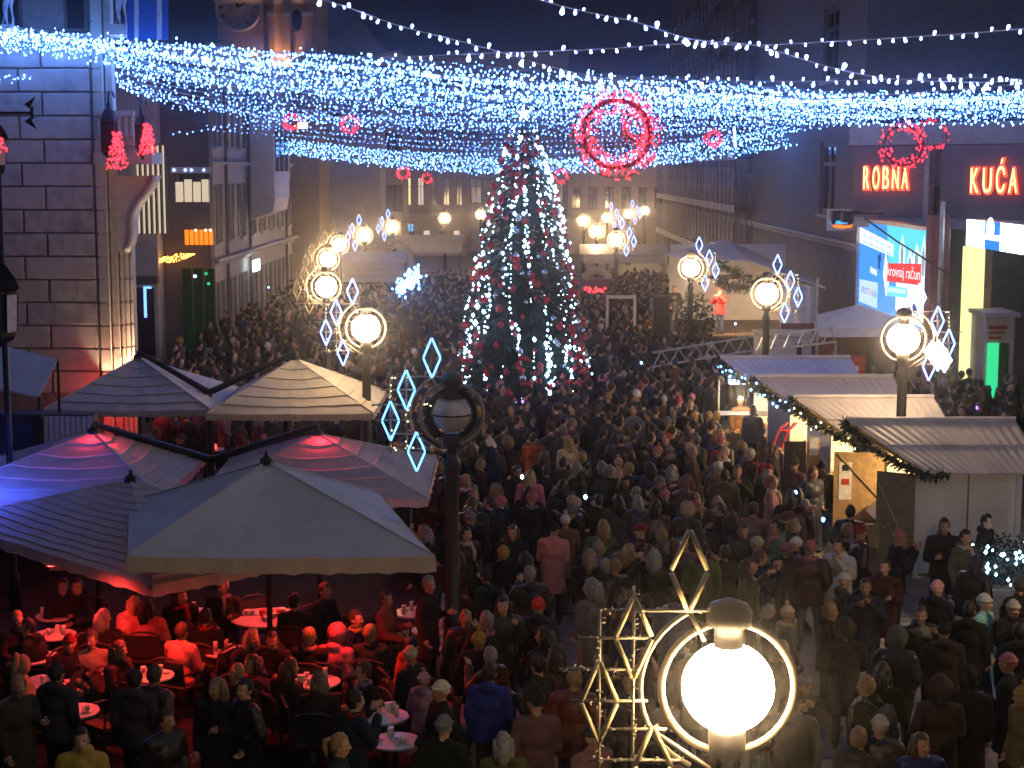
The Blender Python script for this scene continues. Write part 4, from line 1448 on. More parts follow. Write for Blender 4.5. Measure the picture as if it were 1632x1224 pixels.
# near single strings with large drop bulbs
dropm = MB().lathe([(.004, 0), (.010, -.012), (.0225, -.045), (.028, -.068), (.022, -.088), (.004, -.097)], (0, 0, 0), 8).mesh('bulb', 'led_bulb', True)
near = [
    ([(480, -12), (560, 14), (640, 42), (720, 62), (800, 84), (870, 104), (930, 119), (985, 128), (1060, 139)], (22, 24), 'near light string with drop bulbs falling from the clock tower side', 40),
    ([(590, 92), (700, 88), (800, 84), (960, 78), (1080, 70), (1200, 72), (1330, 66), (1450, 59), (1560, 52), (1700, 40)], (24, 22), 'near light string with drop bulbs rising to the right across dark sky', 52),
    ([(830, -8), (930, 18), (1010, 34), (1100, 62), (1200, 72), (1290, 98), (1360, 116), (1440, 127), (1560, 131), (1700, 128)], (21, 23), 'near light string with drop bulbs descending past the scaffolded building', 56),
    ([(690, 118), (860, 130), (985, 127), (1110, 128), (1250, 130), (1400, 127), (1560, 124), (1700, 130)], (25, 26), 'near light string with drop bulbs just above the dense upper band', 60),
    ([(1040, 136), (1160, 146), (1300, 158), (1430, 150), (1560, 140), (1700, 128)], (26, 27), 'near light string with drop bulbs over the big red wreath', 44),
]
for pts, Ys, lab, n in near:
    path = px_path(pts, Ys)
    t = thing('light_string', lab, 'light string', (0, 0, 0), 0, 'near light strings')
    wp, L_ = resample(path, 60)
    MB().tube([Vector(p) for p in wp], .011, 5).build('wire', 'wire_pale', t)
    bp, _ = resample(path, n)
    for p in bp:
        o = obj('bulb', dropm, t, Vector(p) + Vector((nrg.uniform(-.03, .03), 0, 0)))
        up = nrg.rand() < .35
        o.rotation_euler = (nrg.uniform(-.5, .5), (math.pi if up else 0) + nrg.uniform(-.5, .5), 0)
        sc = .52 + .3 * nrg.rand() + (.4 if nrg.rand() > .88 else 0)
        o.scale = (sc, sc, sc)

# strings added overhead, out of view, to brighten the parasols and hut roofs
for k in range(9):
    Y = 7.5 + k * 2.1
    zt0 = 11.3 + .25 * (k % 3)
    path = [Vector((-13.5, Y + 1.0, zt0 + .6)), Vector((-6, Y + .4, zt0 - .1)), Vector((1, Y, zt0 - .35)), Vector((8, Y + .3, zt0 - .1)), Vector((15, Y + .8, zt0 + .6))]
    light_string(path, 'white fill light string added overhead out of view above the cafe', .115, .026, 'led_fill', .05, 'added overhead fill light strings')

# ------------------------------------------------------------------ red wreaths
mat('backing_red', (.16, .008, .012), .4, .3, var=.5, scale=30, bump=.6, bscale=60)
def wreath(u, v, Y, R_, rb_, n, lab, tilt=0.0, group='red light wreaths'):
    p = D(u, v, Y)
    t = thing('light_wreath', lab, 'light wreath', (p.x, p.y, p.z), 0, group)
    fr_ = MB()
    for rr in (R_ - rb_ * .8, R_ + rb_ * .8):
        fr_.tube([(rr * math.cos(k * math.pi / 16), 0, rr * math.sin(k * math.pi / 16)) for k in range(32)], .012, 5, closed=True)
    fr_.tube([(0, 0, R_ + rb_), (0, 0, R_ + rb_ + .5)], .01, 5)
    fr_.build('frame', 'brick_red', t)
    fo = MB().tube([(R_ * math.cos(k * math.pi / 20), 0, R_ * math.sin(k * math.pi / 20)) for k in range(40)], [rb_ * (.16 + .12 * ((k * 7) % 5) / 5) for k in range(40)], 8, closed=True)  # dark red core added to block the lights behind the wreath
    fo.build('backing_ring', 'backing_red', t)
    a = nrg.rand(n) * 2 * math.pi
    b = nrg.rand(n) * 2 * math.pi
    q = (.35 + .75 * nrg.rand(n)) * rb_
    P = np.stack([(R_ + q * np.cos(b)) * np.cos(a), q * np.sin(b), (R_ + q * np.cos(b)) * np.sin(a)], 1)
    rad = (.017 + .016 * nrg.rand(n) ** 2) * (Y / 40.0) ** .5 * (R_ / .5) ** .35
    stuff(obj('bulbs', bulbs_mesh(P, rad, 'led_red'), t))
    t.rotation_euler = (0, 0, tilt)
    return t
wreath(983, 214, 36.5, .74, .27, 470, 'largest red light wreath hanging right of the tree top')
wreath(1016, 203, 37.4, .30, .11, 120, 'smaller red light ring overlapping the right side of the largest wreath', .25)
wreath(465, 193, 56, .23, .09, 90, 'small red light wreath with a white lamp beside it')
wreath(557, 198, 56, .25, .09, 90, 'small red light wreath between the bands left of the tree')
wreath(1137, 221, 56, .25, .09, 90, 'small red light wreath right of the largest wreath')
wreath(643, 276, 80, .26, .08, 70, 'small red light wreath just under the low band')
wreath(681, 284, 92, .25, .07, 45, 'faint small red wreath under the low band near the tree')
wreath(894, 281, 74, .28, .08, 50, 'small red light wreath touching the tree side')
wreath(1440, 232, 44, .52, .17, 150, 'red light wreath before the ROBNA letters')
wreath(1486, 214, 44.5, .38, .08, 70, 'thin red light ring behind the wreath at the store')
wl_ = thing('white_lamp', 'small white lamp beside a small red wreath', 'lamp')
p = D(483, 200, 56)
MB().box(p.x - .18, p.x + .18, p.y - .05, p.y + .08, p.z - .12, p.z + .12).build('housing', 'iron', wl_)
MB().box(p.x - .16, p.x + .16, p.y - .06, p.y - .052, p.z - .1, p.z + .1).build('lens', 'led_warm', wl_)
# short vertical light bar
vb = thing('light_bar', 'short vertical white light bar right of small red wreath', 'light bar')
MB().tube([D(1170, 202, 57), D(1172, 235, 57)], .035, 6).build('tube', 'led_cyan', vb)

# ------------------------------------------------------------------ lanterns on the palace
def wall_lantern(u, v, Y, s, lab, red):
    p = D(u, v, Y)
    t = thing('wall_lantern', lab, 'lantern', (p.x, p.y, p.z), 0, 'iron lanterns on the palace')
    body = MB()
    for a, b in ((-.17, -.14), (.14, .17)):
        body.box(a * s, b * s, -.17 * s, -.14 * s, -.45 * s, .3 * s).box(a * s, b * s, .14 * s, .17 * s, -.45 * s, .3 * s)
    body.lathe([(.24 * s, .3 * s), (.2 * s, .38 * s), (.12 * s, .55 * s), (.05 * s, .62 * s), (.05 * s, .7 * s), (.01, .8 * s)], (0, 0, 0), 8)
    body.lathe([(.02, -.75 * s), (.06 * s, -.62 * s), (.17 * s, -.52 * s), (.2 * s, -.45 * s)], (0, 0, 0), 8)
    body.build('cage', 'iron', t)
    MB().box(-.145 * s, .145 * s, -.145 * s, .145 * s, -.44 * s, .29 * s).build('glass', 'pane', t)
    MB().tube([(0, 0, .8 * s), (0, .1, 1.0 * s), (0, .35, 1.05 * s), (0, .6, .9 * s)], .03 * s, 6).build('bracket', 'iron', t)
    if red:
        n = 190
        z = nrg.rand(n)
        th = nrg.rand(n) * 2 * math.pi
        rr = (.10 + .20 * z) * s * np.sqrt(nrg.rand(n))
        P = np.stack([red[0] + rr * np.cos(th), red[1] + rr * np.sin(th), red[2] + (.45 - .9 * z) * s], 1)
        stuff(obj('red_bulbs', bulbs_mesh(P, .017 + .009 * nrg.rand(n), 'led_red'), t))
    return t
wall_lantern(174, 212, 38.6, .95, 'iron lantern with a small red light cone at the palace corner', (.22, -.2, -.42))
wall_lantern(226, 214, 38.9, .80, 'iron lantern wrapped in a bell of red lights by the console', (.18, -.2, -.12))
# black lantern pole at the left edge
lp = thing('lantern_pole', 'tall black iron pole with two dark lanterns at the palace front', 'lamp post', (D(14, 700, 27).x, 27, 0))
MB().lathe([(.12, 0), (.1, .6), (.055, .8), (.05, 9.6), (.02, 9.7)], (0, 0, 0), 10).build('pole', 'iron', lp, True)
def big_lantern(z, s, dx):
    b = MB()
    b.lathe([(.03, 0), (.12 * s, .06), (.26 * s, .14), (.30 * s, .2), (.34 * s, .95 * s), (.40 * s, 1.0 * s), (.34 * s, 1.15 * s), (.16 * s, 1.42 * s), (.05 * s, 1.5 * s), (.02, 1.65 * s)], (dx, 0, z), 6)
    o = b.build('lantern', 'iron', lp)
    for a in (-.75, .3):
        MB().add([(dx + .33 * s * math.cos(a) , .33 * s * math.sin(a), z + .28), (dx + .33 * s * math.cos(a + .7), .33 * s * math.sin(a + .7), z + .28), (dx + .36 * s * math.cos(a + .7), .36 * s * math.sin(a + .7), z + .9 * s), (dx + .36 * s * math.cos(a), .36 * s * math.sin(a), z + .9 * s)], [(0, 1, 2, 3)]).build('glass', 'globe_off', o)
big_lantern(D(10, 555, 27).z, 1.0, -.12)
big_lantern(D(10, 290, 27).z, .72, -.1)
pz = D(14, 180, 27).z
MB().tube([(0, 0, pz), (.62, 0, pz)], .022, 6).build('arm', 'iron', lp)
for s in (1, -1):
    MB().tube([(.58, 0, pz), (.60, 0, pz + s * .08), (.52, 0, pz + s * .12), (.66, 0, pz + s * .26)], [.03, .035, .06, .005], 6).build('spike', 'iron', lp)
n = 70
z = nrg.rand(n); P = np.stack([.02 + .2 * z * nrg.rand(n) + .05, -.25 - .05 * nrg.rand(n), D(10, 190, 27).z - .55 * z], 1)
stuff(obj('red_bulbs', bulbs_mesh(P, .012 + .006 * nrg.rand(n), 'led_red'), lp))

# ------------------------------------------------------------------ christmas tree
TB = G(834, 658)
TY = TB.y
ttop = D(842, 196, TY).z
tree = thing('christmas_tree', 'tall decorated christmas tree with white light chains and red baubles', 'tree', (TB.x, TY, 0))
MB().tube([(0, 0, 0), (0, 0, ttop * .5), (0, 0, ttop - .1)], [.16, .1, .03], 10).build('trunk', 'bark', tree)
crown = MB()
rg = random.Random(17)
TR = 2.05
def trad(z):
    q = (z - .55) / (ttop - .55)
    return TR * max(0.0, 1 - q) ** .60 + .06
z = .6
while z < ttop - .05:
    r_ = trad(z)
    nb = max(5, int(11 * r_ + 4))
    for k in range(nb):
        a = rg.uniform(0, 2 * math.pi)
        L_ = r_ * rg.uniform(.72, 1.08)
        droop = -.22 * L_ + rg.uniform(-.1, .1)
        c, s = math.cos(a), math.sin(a)
        n = max(3, int(L_ / .26))
        for j in range(n):
            q0 = .18 + .82 * j / n
            q1 = .18 + .82 * (j + 1.6) / n
            P0 = Vector((c * L_ * q0, s * L_ * q0, z + .12 + droop * q0 * q0))
            P1 = Vector((c * L_ * q1, s * L_ * q1, z + .12 + droop * q1 * q1))
            side = Vector((-s, c, 0))
            wd = .17 * (1.2 - .6 * q0) * rg.uniform(.8, 1.3)
            for sg_ in (-1, 1):
                e = P0 + (P1 - P0) * .9 + side * sg_ * wd * 1.4 + Vector((0, 0, rg.uniform(-.1, .05)))
                crown.add([P0, P0 + side * sg_ * wd * .35 + (P1 - P0) * .1, e, P0 + (P1 - P0) * .55], [(0, 1, 2, 3)])
            up = P0 + (P1 - P0) * .8 + Vector((side.x * rg.uniform(-.08, .08), side.y * rg.uniform(-.08, .08), rg.uniform(.08, .16)))
            crown.add([P0 - side * .03, P0 + side * .03, up], [(0, 1, 2)])
    z += .13 + .05 * rg.random()
stuff(crown.build('crown', 'leaf', tree))
# vertical chains of lights, drooping unevenly over the branches
def chain(a0, zlo, zhi, step, drop, rmin, rvar, big):
    P = []
    ph, am = rg.uniform(0, 6.28), rg.uniform(.02, .07)
    gap = rg.uniform(0, 6.28)
    for zz in np.arange(zlo, zhi, step):
        if math.sin(zz * 1.7 + gap) < drop or rg.random() < .15:
            continue
        a = a0 + am * math.sin(zz * .9 + ph)
        rr = trad(zz) * rg.uniform(.93, 1.06) + .02
        P.append((rr * math.cos(a) + rg.gauss(0, .028), rr * math.sin(a) + rg.gauss(0, .028), zz + rg.gauss(0, .05)))
    if len(P) < 4:
        return
    P = np.array(P)
    c = MB().tube([Vector(p) for p in P[::3]], .006, 4).build('light_chain', 'iron', tree)
    rad = rmin + rvar * nrg.rand(len(P)) ** 2 + .030 * (nrg.rand(len(P)) > big)
    stuff(obj('bulbs', bulbs_mesh(P, rad, 'led_tree'), c))
for k in range(22):
    a = 2 * math.pi * k / 22 + rg.uniform(-.12, .12)
    chain(a, .5 + rg.uniform(0, 1.6), ttop - rg.uniform(.2, 1.5), .15, rg.uniform(-.75, .1), .016, .026, .9)
for k in range(9):
    a = rg.uniform(-math.pi, 0)
    chain(a, ttop * .5 + rg.uniform(-1, 1), ttop - .2, .13, -.6, .018, .03, .85)
for a, zlo, zhi in ((-1.2, .4, 4.2), (-1.18, .6, 3.2), (-1.65, .5, 3.0), (-2.2, .9, 4.0), (-2.6, 1.2, 4.6), (-.75, 1.0, 3.2)):
    chain(a, zlo, zhi, .10, -.7, .022, .035, .8)
br_ = MB().ell((0, 0, 0), .085, 12, 8).lathe([(.03, .08), (.03, .105)], (0, 0, 0), 8).mesh('bauble', 'bauble_red', True)
bs_ = MB().ell((0, 0, 0), .07, 12, 8).lathe([(.025, .065), (.025, .09)], (0, 0, 0), 8).mesh('bauble', 'bauble_silver', True)
for k in range(260):
    zz = .6 + (ttop - 1.0) * rg.random() ** 1.3
    a = rg.uniform(-math.pi, .4) if k % 5 else rg.uniform(0, 6.28)
    rr = trad(zz) * 1.02
    o = obj('bauble', bs_ if k % 6 == 0 else br_, tree, (rr * math.cos(a), rr * math.sin(a), zz))
    o.scale = (.8 + .7 * rg.random(),) * 3
for k in range(16):
    zz = .8 + (ttop - 2) * rg.random()
    a = rg.uniform(-math.pi, 0)
    rr = trad(zz) * 1.03
    MB().tube([(rr * math.cos(a) - .12, rr * math.sin(a), zz), (rr * math.cos(a), rr * math.sin(a) - .03, zz + .05), (rr * math.cos(a) + .12, rr * math.sin(a), zz - .03)], [.03, .06, .03], 7).build('ribbon', 'red_cloth', tree, True)
# star
st = MB()
zt = ttop + .28
for k in range(10):
    a0, a1 = math.pi / 2 + k * math.pi / 5, math.pi / 2 + (k + 1) * math.pi / 5
    r0 = .22 if k % 2 == 0 else .08
    r1 = .08 if k % 2 == 0 else .22
    p0 = (r0 * math.cos(a0), 0, zt + r0 * 1.25 * math.sin(a0)); p1 = (r1 * math.cos(a1), 0, zt + r1 * 1.25 * math.sin(a1))
    st.add([p0, p1, (0, -.08, zt)], [(0, 1, 2)]).add([p1, p0, (0, .08, zt)], [(0, 1, 2)])
st.build('star', 'led_tree', tree)
# transparent-looking ornament tent at the tree foot
bx = thing('tree_skirt', 'purple cloth skirt round the foot of the christmas tree', 'tree skirt', (TB.x, TY, 0))
mb = MB()
n = 28
prof = [(2.05, .0), (1.7, .35), (1.1, .55), (.3, .62)]
for r_, z_ in prof:
    pass
mb.lathe(prof, (0, 0, 0), n)
for i, (x, y, z_) in enumerate(mb.v):
    q = 1 + .05 * math.sin(i % n * 3.1)
    mb.v[i] = (x * q, y * q, z_)
mat('purple_cloth', (.10, .03, .12), .7)
mb.build('cloth', 'purple_cloth', bx, True)
# ------------------------------------------------------------------ parasols
def lerp3(a, b, t):
    return a + (b - a) * t
def parasol(corners, apex, lab, m, tiers, valance=.22, vm=None, ridge_vent=True, sag=.06):
    """corners: four eave points FL, FR, BR, BL"""
    C = [Vector(c) for c in corners]
    ap = Vector(apex)
    cen = sum(C, Vector()) / 4
    t = thing('parasol', lab, 'parasol', (cen.x, cen.y, 0), 0, 'large cafe parasols')
    o0 = Vector((cen.x, cen.y, 0))
    L = lambda p: Vector(p) - o0
    NS = 10 if tiers > 6 else (14 if tiers > 1 else 30)
    ph = cen.x * 3.1 + cen.y
    for k in range(tiers):
        q0, q1 = k / tiers, (k + 1) / tiers
        lip = .035 if tiers > 1 and k < tiers - 1 else 0
        nq = 1 if tiers > 6 else (2 if tiers > 1 else 12)
        mb = MB()
        for s in range(4):
            a, b = C[s], C[(s + 1) % 4]
            for i in range(NS):
                def P(e, q, dz=0):
                    base = lerp3(a, b, e)
                    p = lerp3(ap, base, q)
                    e_ = math.sin(math.pi * e)
                    wr = .012 * math.sin(e * 31 + ph + s + 3 * q) * q * e_ + .010 * math.sin(q * 17 + e * 8 + ph * 2 + s) * e_
                    # cloth hangs in slightly between the ribs and creases
                    p = p + Vector((0, 0, -sag * e_ * math.sin(math.pi * min(1, q)) - .03 * e_ * q + wr + dz))
                    return L(p)
                e0, e1 = i / NS, (i + 1) / NS
                qq = q1 + lip / 1.6
                h = .028 * (tiers - 1 > k)
                for j in range(nq):
                    qa, qb = q0 + (qq - q0) * j / nq, q0 + (qq - q0) * (j + 1) / nq
                    ha, hb = h * j / nq, h * (j + 1) / nq
                    mb.quad(P(e0, qa, ha), P(e0, qb, hb), P(e1, qb, hb), P(e1, qa, ha))
                if tiers > 1 and k < tiers - 1:
                    mb.quad(P(e0, qq, h), P(e0, qq, h - .05), P(e1, qq, h - .05), P(e1, qq, h))
        mb.build('canopy_tier' if tiers > 1 else 'canopy', m, t, tiers == 1)
    # seams over the ribs
    for c in C:
        sm_ = MB().tube([L(lerp3(ap, c, q) + Vector((0, 0, .012))) for q in (0.02, .3, .6, .995)], .014, 6).build('seam', m, t)
    # valance
    mb = MB()
    for s in range(4):
        a, b = C[s], C[(s + 1) % 4]
        n = 26
        for i in range(n):
            e0, e1 = i / n, (i + 1) / n
            def V(e, low):
                p = lerp3(a, b, e)
                out = (p - cen); out.z = 0; out.normalize()
                w_ = .018 * math.sin(e * 40) + .01 * math.sin(e * 97)
                return L(p + out * (.012 + (w_ if low else 0)) + Vector((0, 0, -.02 * math.sin(math.pi * e) - (valance + .012 * math.sin(e * 61) if low else 0))))
            mb.quad(V(e0, 0), V(e0, 1), V(e1, 1), V(e1, 0))
    mb.build('valance', vm or m, t, True)
    # frame
    for c in C:
        MB().tube([L(ap + Vector((0, 0, -.1))), L(c + Vector((0, 0, -.05)))], .022, 6).build('rib', 'iron', t)
    MB().tube([L(Vector((ap.x, ap.y, 0))), L(ap)], .04, 8).build('pole', 'iron', t)
    MB().lathe([(.10, -.02), (.09, .05), (.03, .09), (.02, .16)], L(ap), 10).build('finial', 'iron', t)
    return t, o0
def heater(p, lab, energy, aim=(0, 0), hgt=True):
    t = thing('patio_heater', lab, 'heater', p, 0, 'red infrared heaters under the parasols')
    MB().box(-.32, .32, -.07, .07, 0, .10).build('housing', 'iron', t)
    MB().tube([(-.28, 0, -.015), (.28, 0, -.015)], .02, 8).build('element', 'heater_red', t)
    MB().tube([(0, 0, .1), (0, .02, .34)], .018, 6).build('hanger', 'iron', t)
    lamp_light('heater_glow', 'SPOT', energy, (1, .045, .03), (0, 0, -.05), t, .12, (aim[0], aim[1], 0), R(150))
    return t
# front slate parasol
z_ = 2.74
FLp, FRp = G(203, 887, z_), G(693, 887, z_)
BLp, BRp = G(206, 800, z_), G(604, 786, z_)
AP = D(425, 737, 21.9)
parasol([FLp, FRp, BRp, BLp], AP, 'slate blue square parasol with plain cream valance in front', 'canvas_slate', 1, .20, 'canvas_cream', sag=.13)
# pleated parasol at the left edge
cR = G(243, 932, 2.22); cL = G(-12, 852, 2.22)
dv = cL - cR
nv = Vector((-dv.y, dv.x, 0)).normalized() * -1
nv = Vector((dv.y, -dv.x, 0)).normalized()
if nv.y < 0:
    nv = -nv
b1c = cR + nv * 3.0; b2c = cR + dv * 1.35 + nv * 3.0
parasol([cR + dv * 1.35, cR, b1c, b2c], (cR + dv * 1.35 + b1c) / 2 + Vector((0, 0, .78)), 'finely pleated blue lit parasol against the slate one', 'canvas_grey', 13, .16, sag=.03)
def sq(cx, cy, hw, z):
    return [(cx - hw, cy - hw, z), (cx + hw, cy - hw, z), (cx + hw, cy + hw, z), (cx - hw, cy + hw, z)]
parasol(sq(-7.35, 26.9, 1.85, 2.40), (-7.1, 27.3, 3.08), 'tiered parasol glowing violet and red beside the blue one', 'canvas_grey', 6, .14)
parasol(sq(-3.2, 27.1, 1.85, 2.36), (-3.3, 27.3, 3.05), 'tiered parasol with red glowing top behind the slate one', 'canvas_grey', 6, .14)
parasol(sq(-8.3, 36.6, 1.80, 2.36), (-8.45, 36.6, 3.28), 'grey tiered parasol in the rear row by the palace wall', 'canvas_grey', 6, .14)
parasol(sq(-4.75, 36.3, 1.78, 2.32), (-4.9, 36.6, 3.25), 'warm lit cream tiered parasol in the rear row', 'canvas_cream', 6, .14)
def vee_mast(x, y, ztop_, ends, lab):
    t = thing('parasol_mast', lab, 'mast', (x, y, 0), 0, 'steel masts carrying pairs of parasols')
    MB().lathe([(.3, 0), (.3, .05), (.07, .08), (.065, ztop_)], (0, 0, 0), 10).build('mast', 'iron', t, True)
    for e in ends:
        MB().tube([(0, 0, ztop_ - .08), (e[0] - x, e[1] - y, e[2])], [.075, .05], 8).build('arm', 'iron', t)
    return t
vee_mast(-6.78, 36.2, 2.62, ((-8.45, 36.6, 3.42), (-4.9, 36.6, 3.40)), 'black V shaped mast between the two rear parasols')
vee_mast(-5.35, 28.6, 2.45, ((-7.1, 27.4, 3.2), (-3.3, 27.4, 3.18)), 'black V shaped mast behind the red glowing parasols')
# small slate awning at the left edge
aw = thing('awning', 'small slate awning panel under the lantern pole by the wall', 'awning')
a, b, c, d = D(-40, 610, 30.5), D(62, 632, 30.5), D(92, 572, 32.5), D(-20, 545, 32.5)
mb = MB().quad(a, b, c, d)
o = mb.build('cloth', 'canvas_slate', aw)
o.modifiers.new('thick', 'SOLIDIFY').thickness = .03
for q in (a, b, c):
    MB().tube([(q.x, q.y, 0), (q.x, q.y, q.z)], .03, 6).build('post', 'iron', aw)
# wooden screen at the far left
scn = thing('menu_cabinet', 'pale vertical slatted cabinet at the left cafe edge', 'cabinet')
a = G(-20, 800); 
cx_, cy_ = -7.9, 25.6
for k in range(9):
    MB().box(-8.6 + k * .1, -8.52 + k * .1, 29.6, 29.66, .1, 3.0).build('slat', 'plaster_white', scn)
MB().box(-9.6, -8.62, 29.5, 30.0, 0, 3.05).build('cabinet_body', 'black', scn)
MB().box(-8.6, -7.7, 29.67, 30.0, 0, 3.02).build('side_body', 'black', scn)
# heaters
heater((-4.75, 21.3, 2.30), 'red heater under the left front corner of the slate parasol', 250, (R(-14), R(10)))
heater((-2.55, 21.6, 2.35), 'red heater under the right front of the slate parasol', 190, (R(-14), R(-8)))
heater((-3.6, 24.4, 2.32), 'red heater between the slate and the red topped parasol', 120)
heater((-6.3, 22.6, 1.95), 'red heater under the finely pleated parasol', 110)
heater((-7.1, 27.2, 2.62), 'red heater inside the violet parasol top', 110)
heater((-3.3, 27.2, 2.60), 'red heater inside the red topped parasol', 110)
heater((-9.0, 38.75, 2.25), 'red heater behind the grey rear parasol by the wall', 170, (R(88), 0))
heater((-4.8, 36.4, 2.4), 'red heater under the cream rear parasol', 70)
# the canopies glow from small uplights on the heaters' hangers
for (x, y, z, lab) in ((-7.1, 27.25, 2.72, 'red lamp shining up into the violet parasol top'), (-3.3, 27.25, 2.70, 'red lamp shining up into the red parasol top')):
    t = thing('uplight', lab, 'lamp', (x, y, z), 0, 'red uplights inside the parasols')
    MB().lathe([(.04, 0), (.08, .05), (.08, .09)], (0, 0, 0), 10).build('shade', 'iron', t)
    lamp_light('uplight_glow', 'POINT', 42, (1, .03, .06), (.12, -.12, .10), t, .05)
bl = thing('blue_spotlight', 'blue stage spotlight over the pleated parasol', 'spotlight', (-8.5, 24.9, 3.0))
MB().lathe([(.07, 0), (.10, .04), (.10, .2), (.05, .24)], (0, 0, 0), 12).build('can', 'iron', bl)
MB().tube([(0, .02, 0), (0, .02, -3.0)], .03, 6).build('stand', 'iron', bl)
mb = MB().lathe([(.09, 0), (.05, -.02)], (0, 0, -.005), 12).build('lens', 'shop_blue', bl)
lamp_light('blue_beam', 'POINT', 80, (.05, .10, 1.0), (.25, -.25, -.08), bl, .08)

# ------------------------------------------------------------------ cafe tables, chairs, guests
mat('shade_dark', (.016, .014, .013), .95, var=.3, scale=3, bump=.2, spec=.1)  # near-black floor layer added; shade under the cafe crowd is in its colour
dk = struct(MB().box(-11, -1.25, 16.0, 30.5, .016, .05).build('shade_floor', 'shade_dark'))
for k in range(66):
    MB().box(-11, -1.27, 16.02 + k * .22, 16.02 + k * .22 + .205, .0505, .062).build('shade_plank', 'shade_dark', dk)

tt = MB().lathe([(.30, .70), (.315, .715), (.315, .735), (.30, .74)], (0, 0, 0), 24).mesh('table_top', 'table_top')
tl = MB().lathe([(.035, .02), (.03, .70)], (0, 0, 0), 10).mesh('stem', 'iron', True)
tb_ = MB().lathe([(.22, 0), (.22, .015), (.05, .03)], (0, 0, 0), 16).mesh('foot', 'iron')
cupm = MB().lathe([(.022, 0), (.034, .05), (.038, .075), (.034, .075), (.028, .02)], (0, 0, 0), 12)
cupm.tube([(.036, 0, .06), (.06, 0, .05), (.055, 0, .025), (.032, 0, .02)], .005, 5)
cupm = cupm.mesh('cup', 'porcelain', True)
saum = MB().lathe([(.03, 0), (.07, .012), (.072, .016), (.03, .006)], (0, 0, 0), 16).mesh('saucer', 'porcelain', True)
glsm = MB().lathe([(.028, 0), (.030, .10), (.034, .14), (.031, .14), (.026, .01)], (0, 0, 0), 12).mesh('glass', 'porcelain', True)
napm = MB().box(-.05, .05, -.03, .03, 0, .10).mesh('napkin_holder', 'porcelain')
ashm = MB().lathe([(.04, 0), (.055, .03), (.048, .03), (.04, .01)], (0, 0, 0), 12).mesh('ashtray', 'porcelain', True)
trng = random.Random(31)
def cafe_table(u, v, lab, rr=1.0, n=5):
    p = G(u, v, .74)
    t = thing('cafe_table', lab, 'table', (p.x, p.y, 0), 0, 'round cafe tables')
    obj('table_top', tt, t, None, 0, (rr, rr, 1)); obj('stem', tl, t); obj('foot', tb_, t)
    for k in range(n):
        a = trng.uniform(0, 6.28); q = trng.uniform(.05, .22) * rr
        kind = trng.choice(['cup', 'cup', 'glass', 'napkin_holder', 'ashtray'])
        me = {'cup': cupm, 'glass': glsm, 'napkin_holder': napm, 'ashtray': ashm}[kind]
        pos = (p.x + q * math.cos(a), p.y + q * math.sin(a), .7405)
        if kind == 'cup':
            s = obj('saucer', saum, None, pos); tag(s, 'small white saucer on a round cafe table', 'saucer', 'saucers on the cafe tables')
            pos = (pos[0], pos[1], pos[2] + .008)
        o = obj(kind, me, None, pos, trng.uniform(0, 6))
        tag(o, {'cup': 'white coffee cup on a round cafe table', 'glass': 'tall glass on a round cafe table', 'napkin_holder': 'white napkin holder on a round cafe table', 'ashtray': 'small round ashtray on a cafe table'}[kind], kind.replace('_', ' '), 'tableware on the cafe tables')
    return p
def make_chair():
    t = thing('cafe_chair', 'black cafe chair at a round table', 'chair', (0, 0, 0), 0, 'black cafe chairs')
    MB().box(-.23, .23, -.22, .22, .42, .47).build('seat', 'wicker', t)
    b = MB()
    pts = [(-.23, .20, .47), (-.23, .26, .85), (-.10, .29, .90), (.10, .29, .90), (.23, .26, .85), (.23, .20, .47)]
    b.tube(pts, .018, 6)
    b.add([(-.22, .205, .50), (.22, .205, .50), (.22, .265, .84), (-.22, .265, .84)], [(0, 1, 2, 3)])
    b.build('backrest', 'wicker', t)
    for sx in (-1, 1):
        for sy in (-1, 1):
            MB().tube([(sx * .20, sy * .19, .42), (sx * .22, sy * .22, 0)], .015, 6).build('leg', 'chair_black', t)
        MB().tube([(sx * .235, .22, .66), (sx * .245, -.05, .66), (sx * .23, -.19, .62), (sx * .22, -.2, .45)], .015, 6).build('arm', 'chair_black', t)
    return t
chair0 = make_chair()
used = [0]
def chair(x, y, rz, lab=None):
    o = chair0 if not used[0] else copy_tree(chair0)
    used[0] = 1
    o.location = (x, y, 0); o.rotation_euler = (0, 0, rz)
    if lab:
        o['label'] = lab
    return o
TABLES = [(240, 1075, 'round cafe table glowing brightest red under the heater', 7), (358, 1036, 'round cafe table crowded with cups right of the red glowing one', 7), (90, 980, 'round cafe table with a lilac sheen behind the slender one', 3),
          (86, 1010, 'slender white cafe table between lilac and pink tables', 4), (60, 1047, 'cluttered pinkish cafe table at the left', 5), (72, 1085, 'round cafe table with a tall glass at the left', 4), (118, 1132, 'round cafe table with a plush toy bag beside it', 4),
          (305, 976, 'round cafe table with white bottle under the slate parasol', 5), (660, 975, 'round cafe table by the right corner pole of the slate parasol', 5), (735, 1033, 'small standing table beside the unlit lamp post', 3),
          (505, 1085, 'bright red lit cafe table beside a blond guest', 6), (612, 1140, 'cafe table with napkins behind the dark blue jacket', 4), (630, 1180, 'cafe table with a grey bag near the bottom edge', 4), (690, 1003, 'cafe table with dishes near the lamp post', 4)]
TP = []
for u, v, lab, n in TABLES:
    TP.append(cafe_table(u, v, lab, 1.0, n))
tp = cafe_table(425, 983, 'wide cafe table laid with red gift baskets under the slate parasol', 1.75, 3)
